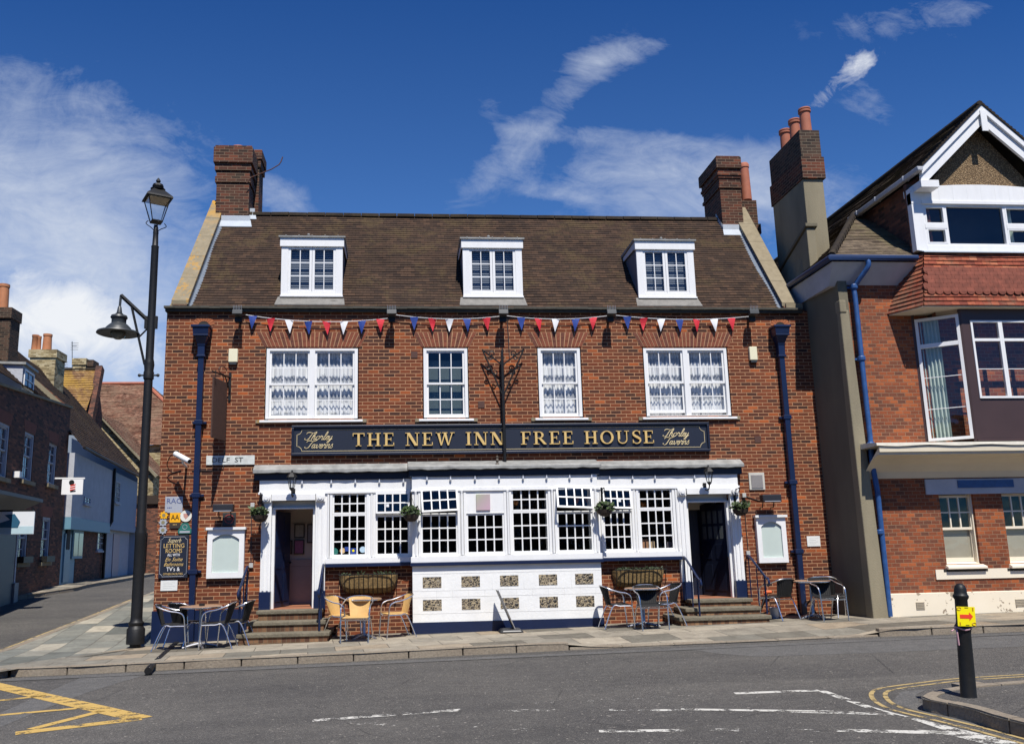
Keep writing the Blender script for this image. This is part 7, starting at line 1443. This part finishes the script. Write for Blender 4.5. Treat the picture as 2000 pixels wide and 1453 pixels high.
# brick wall closing the street, garage doors
Yw = 31.5; a_ = onY(246, 985, Yw); b_ = onY(330, 985, Yw); t = thing('garden_wall', 'dark old brick wall with tiled top closing the side street', 'wall', (a_.x, Yw, .5)); mb = MB(); mb.box(a_.x-.4, b_.x, Yw, Yw+.4, 0, a_.z); mb.build('brickwork', M['brick_d'], t)
mb = MB(); mb.hexa([(a_.x-.4, Yw-.15, a_.z), (b_.x, Yw-.15, a_.z), (b_.x, Yw+.5, a_.z), (a_.x-.4, Yw+.5, a_.z)], [(a_.x-.4, Yw+.15, a_.z+.5), (b_.x, Yw+.15, a_.z+.5), (b_.x, Yw+.25, a_.z+.5), (a_.x-.4, Yw+.25, a_.z+.5)]); mb.build('tiled_top', M['tile'], t)
a_ = onY(240, 1035, 31.3); b_ = onY(262, 1118, 31.3); t = thing('timber_gate', 'tall grey timber gate at the end of the blue cottage', 'gate', (a_.x, 31.3, .6)); mb = MB(); n_ = 7
for k in range(n_): xx = a_.x+(b_.x-a_.x)*k/n_; mb.box(xx, xx+(b_.x-a_.x)/n_-.02, 31.3, 31.36, .5, a_.z)
mb.build('boards', plain('grey_boards', (.22, .27, .30), .7, var=.2), t)
# lichen roof and chimneys
Yl = 30; t, xa_, xb_, ze_, zr_ = gable_house('lichen_roofed_house', 'house with orange lichen covered roof behind the brick house', 60, 168, 800, 722, Yl, 2.6, M['brick_d'], M['tile_ms'])
mb = MB(); mb.hexa([(xb_, Yl-.2, ze_-1.2), (xb_+.35, Yl-.2, ze_-1.2), (xb_+.35, Yl+.3, ze_-1.2), (xb_, Yl+.3, ze_-1.2)], [(xb_, Yl+1.1, zr_+.2), (xb_+.35, Yl+1.1, zr_+.2), (xb_+.35, Yl+1.5, zr_), (xb_, Yl+1.5, zr_)]); mb.build('gable_parapet', M['brick_d'], t)
chim(140, 168, 700, 748, Yl+1.2, M['brick_y'], [], '', parent=t, dpt=.8, band=True); chim(163, 182, 703, 745, Yl+1.4, M['brick_s'], [], '', parent=t, dpt=.8)
t2 = thing('yellow_chimney_stack', 'tall yellow brick chimney with orange pots beyond the dark brick house', 'chimney', (onY(80, 750, 22).x, 22, 7)); chim(52, 108, 683, 815, 22, M['brick_y'], [(59, 73, 653), (71, 79, 656), (80, 98, 651)], '', parent=t2, dpt=1.1)
tiles(*[tuple(onY(x_, y_, Y_)) for x_, y_, Y_ in ((60, 850, 19), (150, 850, 19), (60, 760, 23), (112, 765, 23))], .16, M['tile'], 'roof', t2, .03, .8, .015)
def aerial(x, y0, y1, Y, lb):
    u = onY(x, y1, Y); v_ = onY(x, y0, Y); mb = MB(); mb.tube([u, v_], .02, 6); z = v_.z
    for k in range(4): mb.tube([(u.x-.22+.0*k, Y, z-.1-.13*k), (u.x+.22, Y, z-.1-.13*k)], .011, 5)
    mb.tube([(u.x, Y-.3, z-.35), (u.x, Y+.3, z-.2)], .012, 5); tag(mb.build('tv_aerial', M['irong'], origin=u), lb, 'aerial')
aerial(141, 667, 745, Yl+2.4, 'upright television aerial beside the small ruined-looking chimney'); aerial(121, 704, 760, Yl-1, 'low television aerial on the lichen covered roof')
# a terrace behind the camera side of the street end so that glimpses are not empty
# ------------------------------------------------------------------ lamp post
LY = -.62; lg = G(-5, LY)
lx_ = onY(267, 1200, LY).x; lp = thing('street_lamp', 'tall black lamp post with four sided lantern and a bell shaped arm lamp', 'street lamp', (lx_, LY, lg), None)
lz = lambda y: onY(300, y, LY).z
mb = MB(); base = [(.10, lg-.02), (.10, lg+.06), (.165, lg+.07), (.165, lg+.34), (.15, lg+.36), (.125, lg+.40), (.14, lg+.43), (.14, lg+.46), (.112, lg+.49), (.106, lg+.55)]
prof = base+[(.100, lz(1050)), (.106, lz(1046)), (.106, lz(1038)), (.088, lz(1030)), (.082, lz(742)), (.10, lz(740)), (.10, lz(728)), (.088, lz(724)), (.10, lz(712)), (.09, lz(706)), (.078, lz(700)), (.072, lz(484)), (.078, lz(482)), (.06, lz(480)), (.052, lz(458)), (.056, lz(455)), (.045, lz(446)), (.03, lz(440))]
mb.lathe([(r_, z) for r_, z in prof], (lx_, LY, 0), 20); col = mb.build('column', M['iron'], lp, smooth=True)
mb = MB(); zc_ = lz(733); mb.tube([(lx_-.17, LY, zc_), (lx_+.17, LY, zc_)], .018, 8); mb.ball((lx_-.18, LY, zc_), .035, 8); mb.ball((lx_+.18, LY, zc_), .035, 8); mb.build('ladder_bar', M['iron'], lp)
zl0, zl1 = lz(434), lz(391)
rot = radians(28)
def sq(r_, z): return [(lx_+r_*cos(rot+pi/4+k*pi/2), LY+r_*sin(rot+pi/4+k*pi/2), z) for k in range(4)]
lo_, hi_ = sq(.14, zl0), sq(.31, zl1+.02)
mb = MB(); 
for k in range(4): mb.tube([lo_[k], hi_[k]], .011, 6); mb.tube([lo_[k], lo_[(k+1) % 4]], .014, 6)
mb.hexa(sq(.14, zl0-.01), sq(.145, zl0+.02)); mb.hexa(sq(.37, zl1), sq(.355, zl1+.04)); mb.hexa(sq(.355, zl1+.04), sq(.12, lz(371))); 
mb.lathe([(.14, lz(372)), (.15, lz(370)), (.10, lz(368)), (.115, lz(365)), (.10, lz(361)), (.045, lz(359)), (.02, lz(358)), (.05, lz(355)), (.045, lz(353)), (.01, lz(348))], (lx_, LY, 0), 14)
for k in range(4):
    a_ = rot+k*pi/2; c_ = Vector((cos(a_), sin(a_), 0)); b_ = Vector((lx_, LY, 0)); mb.tube(crom([b_+c_*.05+Vector((0, 0, lz(450))), b_+c_*.10+Vector((0, 0, lz(446))), b_+c_*.2+Vector((0, 0, lz(440))), b_+c_*.16+Vector((0, 0, lz(434)))], 4), .009, 6)
ln = mb.build('lantern', M['iron'], lp)
mb = MB(); [mb.face([sq(.135, zl0+.02)[k], sq(.135, zl0+.02)[(k+1) % 4], sq(.305, zl1)[(k+1) % 4], sq(.305, zl1)[k]]) for k in range(4)]; mb.build('glass', M['glass'], ln)
mb = MB(); mb.hexa(sq(.29, zl1-.012), sq(.29, zl1-.002)); mb.build('reflector', plain('beige_reflector', (.6, .52, .40), .5), ln)
# arm with bell lamp
a0 = (lx_-.06, LY, lz(627)); tipx = onY(236, 580, LY).x; a1 = (tipx, LY, lz(577))
mb = MB(); d_ = Vector(a1)-Vector(a0); mb.tube([a0, a1], .04, 4); j1 = Vector(a0)+d_*.62; mb.tube([j1, (lx_-.09, LY, lz(712))], .025, 6); j2 = j1.lerp(Vector((lx_-.09, LY, lz(712))), .55); mb.tube([j2, (lx_-.08, LY, lz(643))], .018, 6); mb.box(lx_-.13, lx_+.12, LY-.03, LY+.03, lz(642), lz(618)); mb.build('arm', M['iron'], lp)
bx = onY(231, 650, LY).x; Z = lambda y: lz(y); mb = MB()
mb.tube([(tipx, LY, Z(578)), (bx, LY, Z(600))], .025, 8)
mb.lathe([(.02, Z(598)), (.035, Z(600)), (.055, Z(612)), (.075, Z(613)), (.07, Z(615)), (.15, Z(617)), (.165, Z(621)), (.14, Z(624)), (.14, Z(632)), (.19, Z(636)), (.24, Z(641)), (.26, Z(645)), (.40, Z(649)), (.415, Z(652)), (.39, Z(653)), (.2, Z(650)), (.1, Z(650))], (bx, LY, 0), 28); bell = mb.build('bell_shade', M['irong'], lp, smooth=True)
mb = MB(); mb.ball((bx, LY, Z(652)), .15, 14, (1, 1, .8)); mb.build('glass_bowl', plain('smoky_bowl', (.12, .13, .12), .12), bell, smooth=True)
# ------------------------------------------------------------------ bollard
bp = onG(1892, 1360, -.0); bt_ = thing('bollard', 'leaning black cast iron bollard on the traffic island', 'bollard', (bp.x, bp.y, G(bp.x)-.01)); H = 1.11
mb = MB(); prof = [(.098, 0), (.092, .02), (.088, .3), (.082, .62), (.088, .66), (.098, .675), (.098, .70), (.082, .715), (.076, .75), (.073, .955), (.09, .975), (.092, .995), (.078, 1.01), (.074, 1.03), (.072, 1.06), (.058, 1.095), (.03, 1.113), (.0, 1.118)]
mb.lathe([(r_*.80, z_) for r_, z_ in prof], (0, 0, 0), 28); 
o = mb.build('post', M['iron'], smooth=True); o.parent = bt_; ORG[o.name] = ORG[bt_.name]
bt_.rotation_euler = (0, radians(-.0), 0)
lean = radians(2.6); bt_.rotation_euler = (0, lean, 0)
def bl_pt(z): return Vector((bp.x+sin(lean)*z, bp.y, G(bp.x)-.01+cos(lean)*z))
q = MB(); c_ = bl_pt(.655); q.tube([c_+Vector((.078*cos(k*.4), .078*sin(k*.4), .02+.012*sin(k))) for k in range(16)], .009, 6, True); q.tube([c_+Vector((-.09, -.02, .02)), c_+Vector((-.11, -.06, -.02)), c_+Vector((-.10, -.05, -.14))], .008, 5); q.tube([c_+Vector((-.09, -.02, .02)), c_+Vector((-.17, -.06, .0))], .006, 5)
tag(q.build('tied_tape', plain('pale_pink_tape', (.62, .36, .40), .5), origin=c_), 'strip of pale pink tape tied around the bollard', 'tape')
a_ = onY(1867, 1185, bp.y-.1); b_ = onY(1908, 1222, bp.y-.1); t = thing('arrow_sign', 'yellow square card with a red arrow pointing right strapped to the bollard', 'sign', ((a_.x+b_.x)/2, bp.y-.1, b_.z))
def AM(): m = MB(); m.M = Matrix.Translation(((a_.x+b_.x)/2, bp.y-.088, (a_.z+b_.z)/2)) @ Matrix.Rotation(radians(2.5), 4, 'Y'); return m
w = (b_.x-a_.x)/2-.003; h = (a_.z-b_.z)/2; q = AM(); q.box(-w, w, -.012, -.006, -h, h); q.build('card', M['yellow'], t)
q = AM(); q.prism([(x_*w, -.0145, z_*h) for x_, z_ in ((-.72, -.2), (.30, -.2), (.30, -.45), (.72, .02), (.30, .45), (.30, .2), (-.72, .2))], (0, .002, 0)); q.build('arrow', M['redp'], t)
q = AM(); [q.tube([(sx_*w*.78+.022*cos(k*.5), -.0135, sz_*h*.78+.014*sin(k*.5)) for k in range(13)], .0035, 4) for sx_, sz_ in ((-1, 1), (1, -1))]; q.box(w*.68, w*.82, -.0135, -.012, h*.55, h*.92); q.box(-w*.82, -w*.68, -.0135, -.012, -h*.92, -h*.6); q.build('printed_marks', plain('brown_print', (.45, .22, .0), .5), t)
q = AM(); q.box(-w*.15, w*.25, -.014, .07, h*.86, h*.92); q.box(-w*.15, w*.25, -.014, .07, -h*.92, -h*.86); q.build('strap', M['iron'], t)
# swing board, seen edge on
ab = onG(992, 1228, 0); t = thing('pavement_sign', 'narrow pavement swing board seen edge on before the white bay', 'pavement sign', (ab.x, -.78, G(ab.x)))
gz_ = G(ab.x); mb = MB(); mb.hexa([(ab.x-.26, -1.02, gz_), (ab.x+.22, -1.02, gz_), (ab.x+.22, -.55, gz_), (ab.x-.26, -.55, gz_)], [(ab.x-.2, -.98, gz_+.07), (ab.x+.16, -.98, gz_+.07), (ab.x+.16, -.6, gz_+.07), (ab.x-.2, -.6, gz_+.07)]); mb.build('base', M['blackp'], t, bevel=.03)
tp = onY(971, 1152, -.78); bo_ = Vector((ab.x+.04, -.78, gz_+.07)); d_ = Vector((tp.x, -.78, tp.z))-bo_
mb = MB(); nx = .012; mb.hexa([(bo_.x-nx, -.95, bo_.z), (bo_.x+nx, -.95, bo_.z), (bo_.x+nx, -.6, bo_.z), (bo_.x-nx, -.6, bo_.z)], [(tp.x-nx, -.95, tp.z), (tp.x+nx, -.95, tp.z), (tp.x+nx, -.6, tp.z), (tp.x-nx, -.6, tp.z)]); mb.build('panel', M['irong'], t)
mb = MB(); mb.tube([bo_+Vector((0, -.18, 0)), bo_+d_+Vector((0, -.18, 0)), bo_+d_+Vector((0, .19, 0)), bo_+Vector((0, .19, 0))], .010, 6); mb.build('frame', M['alu'], t)
# ------------------------------------------------------------------ tables and chairs
def make_table(x, y, label, group='cafe tables outside the pub', rot=0, sz=.36):
    g_ = G(x, y); t = thing('cafe_table', label, 'table', (x, y, g_), group)
    mb = MB(); mb.lathe([(sz-.01, g_+.715), (sz, g_+.722), (sz, g_+.738), (sz-.008, g_+.745), (.01, g_+.745)], (x, y, 0), 36); mb.build('table_top', M['wood'], t)
    mb = MB(); mb.lathe([(sz+.001, g_+.712), (sz+.006, g_+.716), (sz+.006, g_+.734), (sz+.001, g_+.737)], (x, y, 0), 36, False); mb.build('rim', M['alu'], t)
    mb = MB(); mb.lathe([(.05, g_+.05), (.035, g_+.08), (.03, g_+.68), (.12, g_+.70), (.12, g_+.714)], (x, y, 0), 14)
    for k in range(4): a_ = rot+k*pi/2; mb.tube([(x, y, g_+.08), (x+.17*cos(a_), y+.17*sin(a_), g_+.05), (x+.31*cos(a_), y+.31*sin(a_), g_+.015)], [.03, .025, .02], 8)
    mb.build('pedestal', plain('cast_alu', (.42, .42, .43), .35, .8), t, smooth=True); return t
def ashtray(x, y, label): g_ = G(x, y)+.745; mb = MB(); mb.lathe([(.05, g_), (.055, g_+.045), (.045, g_+.045), (.04, g_+.012)], (x, y, 0), 16); tag(mb.build('ashtray', M['blackp'], origin=(x, y, g_), smooth=True), label, 'ashtray', 'ashtrays on the cafe tables')
def make_chair(label, group, wick):
    t = thing('cafe_chair', label, 'chair', (0, 0, 0), group); half = [(-.255, -.27, 0), (-.262, -.235, .42), (-.268, -.21, .60), (-.272, -.12, .665), (-.275, .02, .69), (-.262, .16, .735), (-.225, .25, .775), (-.12, .30, .80)]
    pts = crom(half+[(0, .31, .805)]+[(-a, b, c) for a, b, c in half[::-1]], 4); mb = MB(); mb.tube(pts, .0125, 8); mb.build('arm_frame', M['alu'], t, smooth=True)
    for s in (-1, 1):
        mb = MB(); mb.tube(crom([(s*.262, -.235, .425), (s*.24, 0, .425), (s*.22, .14, .41), (s*.235, .32, 0)], 4), .0115, 8); mb.build('leg', M['alu'], t, smooth=True)
    mb = MB(); mb.tube([(-.26, -.235, .40), (.26, -.235, .40)], .011, 6); mb.tube([(-.225, .14, .40), (.225, .14, .40)], .011, 6); mb.build('crossbar', M['alu'], t)
    mb = MB(); n = 8; prev = None
    sp = [(-.235, -.23), (.235, -.23), (.245, -.05), (.215, .17), (-.215, .17), (-.245, -.05)]; mb.hexa([(a, b, .432) for a, b in sp], [(a, b, .452) for a, b in sp]); mb.build('seat', M[wick], t, bevel=.008)
    mb = MB()
    if wick == 'bwick':
        for k in range(11):
            f_ = k/10; x_ = -.19+.38*f_; c_ = .07*(1-(2*f_-1)**2); mb.prism([(x_*.9-.012, .155+c_*.4, .45), (x_*.9+.012, .155+c_*.4, .45), (x_*1.12+.014, .235+c_, .795), (x_*1.12-.014, .235+c_, .795)], (0, .012, 0))
        for z_, k_ in ((.46, .9), (.79, 1.12)):
            mb.tube([(k_*(-.19+.38*i/8), (.16 if z_ < .6 else .24)+(.4 if z_ < .6 else 1)*.07*(1-(i/4-1)**2), z_) for i in range(9)], .011, 6)
        q_ = [[(k_*(-.18+.36*i/8), .166+.08*f2+(.4+.6*f2)*.07*(1-(i/4-1)**2), .46+.33*f2) for i in range(9)] for f2, k_ in ((0, .9), (1, 1.1))]
        for i in range(8): mb.face([q_[0][i], q_[0][i+1], q_[1][i+1], q_[1][i]])
    else:
        N1, N2 = 8, 5; g2 = [[((.165+.05*v/N2)*(2*u/N1-1), .15+.10*v/N2+(.03+.03*v/N2)*(1-(2*u/N1-1)**2), .44+.37*v/N2-.03*(v == N2)*(2*u/N1-1)**2) for u in range(N1+1)] for v in range(N2+1)]
        for v in range(N2):
            for u in range(N1):
                P4 = [g2[v][u], g2[v][u+1], g2[v+1][u+1], g2[v+1][u]]; mb.prism(P4, (0, .012, 0))
    mb.build('backrest', M[wick], t); return t
cp = {'bwick': make_chair('x', 'x', 'bwick'), 'ywick': make_chair('x', 'x', 'ywick')}; used = {}
def chair(x, y, rz, wick, label, tilt=0, zo=0):
    o = cp[wick]; 
    if wick in used: o = copy_tree(cp[wick])
    used[wick] = 1; o.location = (x, y, G(x, y)+zo+.001); o.rotation_euler = (radians(tilt), 0, radians(rz)); o['label'] = label; o['group'] = 'black cafe chairs' if wick == 'bwick' else 'yellow cafe chairs'; return o
def tpos(px_, py_, z=.745):
    p = onZ(px_, py_, z)
    for _ in range(8): p = onZ(px_, py_, G(p.x, p.y)+z)
    return p.x, p.y
T = [(-3.62, -1.15), (-.72, -.88), (4.62, -.98), (8.05, -.95)]
T = [(onY(393, 1176, -1.15).x, -1.15), (onY(711, 1163, -.80).x, -.80), (onY(1254, 1152, -.98).x, -.98), (onY(1583, 1143, -.80).x, -.80)]
lb = ['round wooden cafe table nearest the lamp post', 'round wooden cafe table among the yellow chairs', 'round wooden cafe table below the trough with green sprigs', 'round wooden cafe table by the right downpipe']
for i, (x, y) in enumerate(T): make_table(x, y, lb[i], rot=.4+i*.5, sz=.38 if i in (0, 3) else .34); ashtray(x+.02, y-.02, 'small black ashtray on the '+lb[i][12:])
x, y = T[0]
chair(onY(338, 1200, y-.12).x, y-.12, 98, 'bwick', 'black cafe chair nearest the lamp post, facing the first table'); chair(x-.36, y+.42, 160-10, 'bwick', 'black cafe chair behind the first table against the navy base')
chair(x+.36, y-.20, 268, 'bwick', 'black cafe chair right of the first table, nearest the street'); chair(x+.62, y+.22, 262, 'bwick', 'black cafe chair beside the left doorway steps')
x, y = T[1]
chair(x-.42, y+.12, 60, 'ywick', 'yellow cafe chair at the left of its table beside the steps'); chair(x-.10, y-.52, -8, 'ywick', 'yellow cafe chair with its back to the street')
cpx = cp['ywick']; chair(x+.62, y-.02, -72, 'ywick', 'yellow cafe chair at the right of its table near the white bay')
bpy.data.objects
x, y = T[2]
chair(x-.50, y+.08, 92, 'bwick', 'black cafe chair beside the white bay, left of the third table'); chair(x+.02, y-.42, 180-178, 'bwick', 'black cafe chair with its back to the street at the third table'); chair(x+.47, y+.08, -84, 'bwick', 'black cafe chair beside the right doorway steps')
x, y = T[3]
chair(x-.62, y+.16, 200, 'bwick', 'black cafe chair left of the downpipe facing the street'); chair(x+.1, y-.42, 3, 'bwick', 'black cafe chair with its back to the street by the right downpipe'); chair(x+.48, y+.28, 200-60, 'bwick', 'black cafe chair in the corner by the grey rendered wall')
# a folded card on the first table, bucket and hose by the right steps
x, y = T[0]; g_ = G(x, y)+.745
u = onG(1494, 1203); u = Vector((u.x, -.35, G(u.x))); mb = MB(); mb.lathe([(.09, u.z), (.12, u.z+.2), (.125, u.z+.21), (.11, u.z+.2), (.08, u.z+.02)], (u.x, u.y, 0), 18); bk = tag(mb.build('bucket', M['silver'], origin=u, smooth=True), 'small galvanised bucket beside the right doorway steps', 'bucket')
mb = MB(); mb.tube([(u.x-.12, u.y, u.z+.2), (u.x-.06, u.y, u.z+.3), (u.x+.06, u.y, u.z+.3), (u.x+.12, u.y, u.z+.2)], .005, 5); mb.build('handle', M['iron'], bk)
A_ = onY(1499, 1158, -.08); P_ = [A_+Vector((.04, 0, .02)), A_, A_+Vector((-.12, -.02, -.18)), A_+Vector((-.2, -.06, -.4)), Vector((u.x, u.y, u.z+.18))]; mb = MB(); mb.tube(crom(P_, 5), .016, 8); tag(mb.build('hose', M['blackp'], origin=A_), 'black hose curving from the wall down to the bucket', 'hose')
mb = MB(); mb.tube([A_+Vector((.08, 0, .02)), A_+Vector((-.04, -.01, .02))], .035, 10); mb.ball(A_+Vector((-.05, -.01, .0)), .04, 10); tag(mb.build('wall_tap', M['orange'], origin=A_), 'orange hose connector on the wall left of the right downpipe', 'tap')
# houses on the near side of the road, behind the viewpoint: the shop windows and the bay reflect them
for i, (xa_, xb_, ht, mt, lb_) in enumerate(((-26, -9, 6.2, 'brick_d', 'dark brick house behind the viewpoint, left of the gabled one'), (-8.5, 6, 7.0, 'brick_d', 'gabled house behind the viewpoint, opposite the pub'), (6.5, 26, 6.0, 'brick_c', 'low brick house behind the viewpoint, opposite the right building'))):
    t = thing('opposite_house', lb_, 'house', ((xa_+xb_)/2, -42, 0), 'houses opposite the pub'); mb = MB(); mb.box(xa_, xb_, -48, -38, -.3, ht); mb.build('wall', M[mt], t)
    tiles((xb_+.2, -37.7, ht), (xa_-.2, -37.7, ht), (xb_+.2, -43, ht+4), (xa_-.2, -43, ht+4), .3, M['tile_dk'], 'roof', t, .03, 2.0, .01)
    for k in range(int((xb_-xa_)/3)):
        for z_ in (1.0, 3.9): xw_ = xa_+1+k*3; mb = MB(); sash(mb, xw_, xw_+1.1, z_, z_+1.7, -38.0, 2, 2, .07, .04, .06); mb.build('window', M['white'], t)
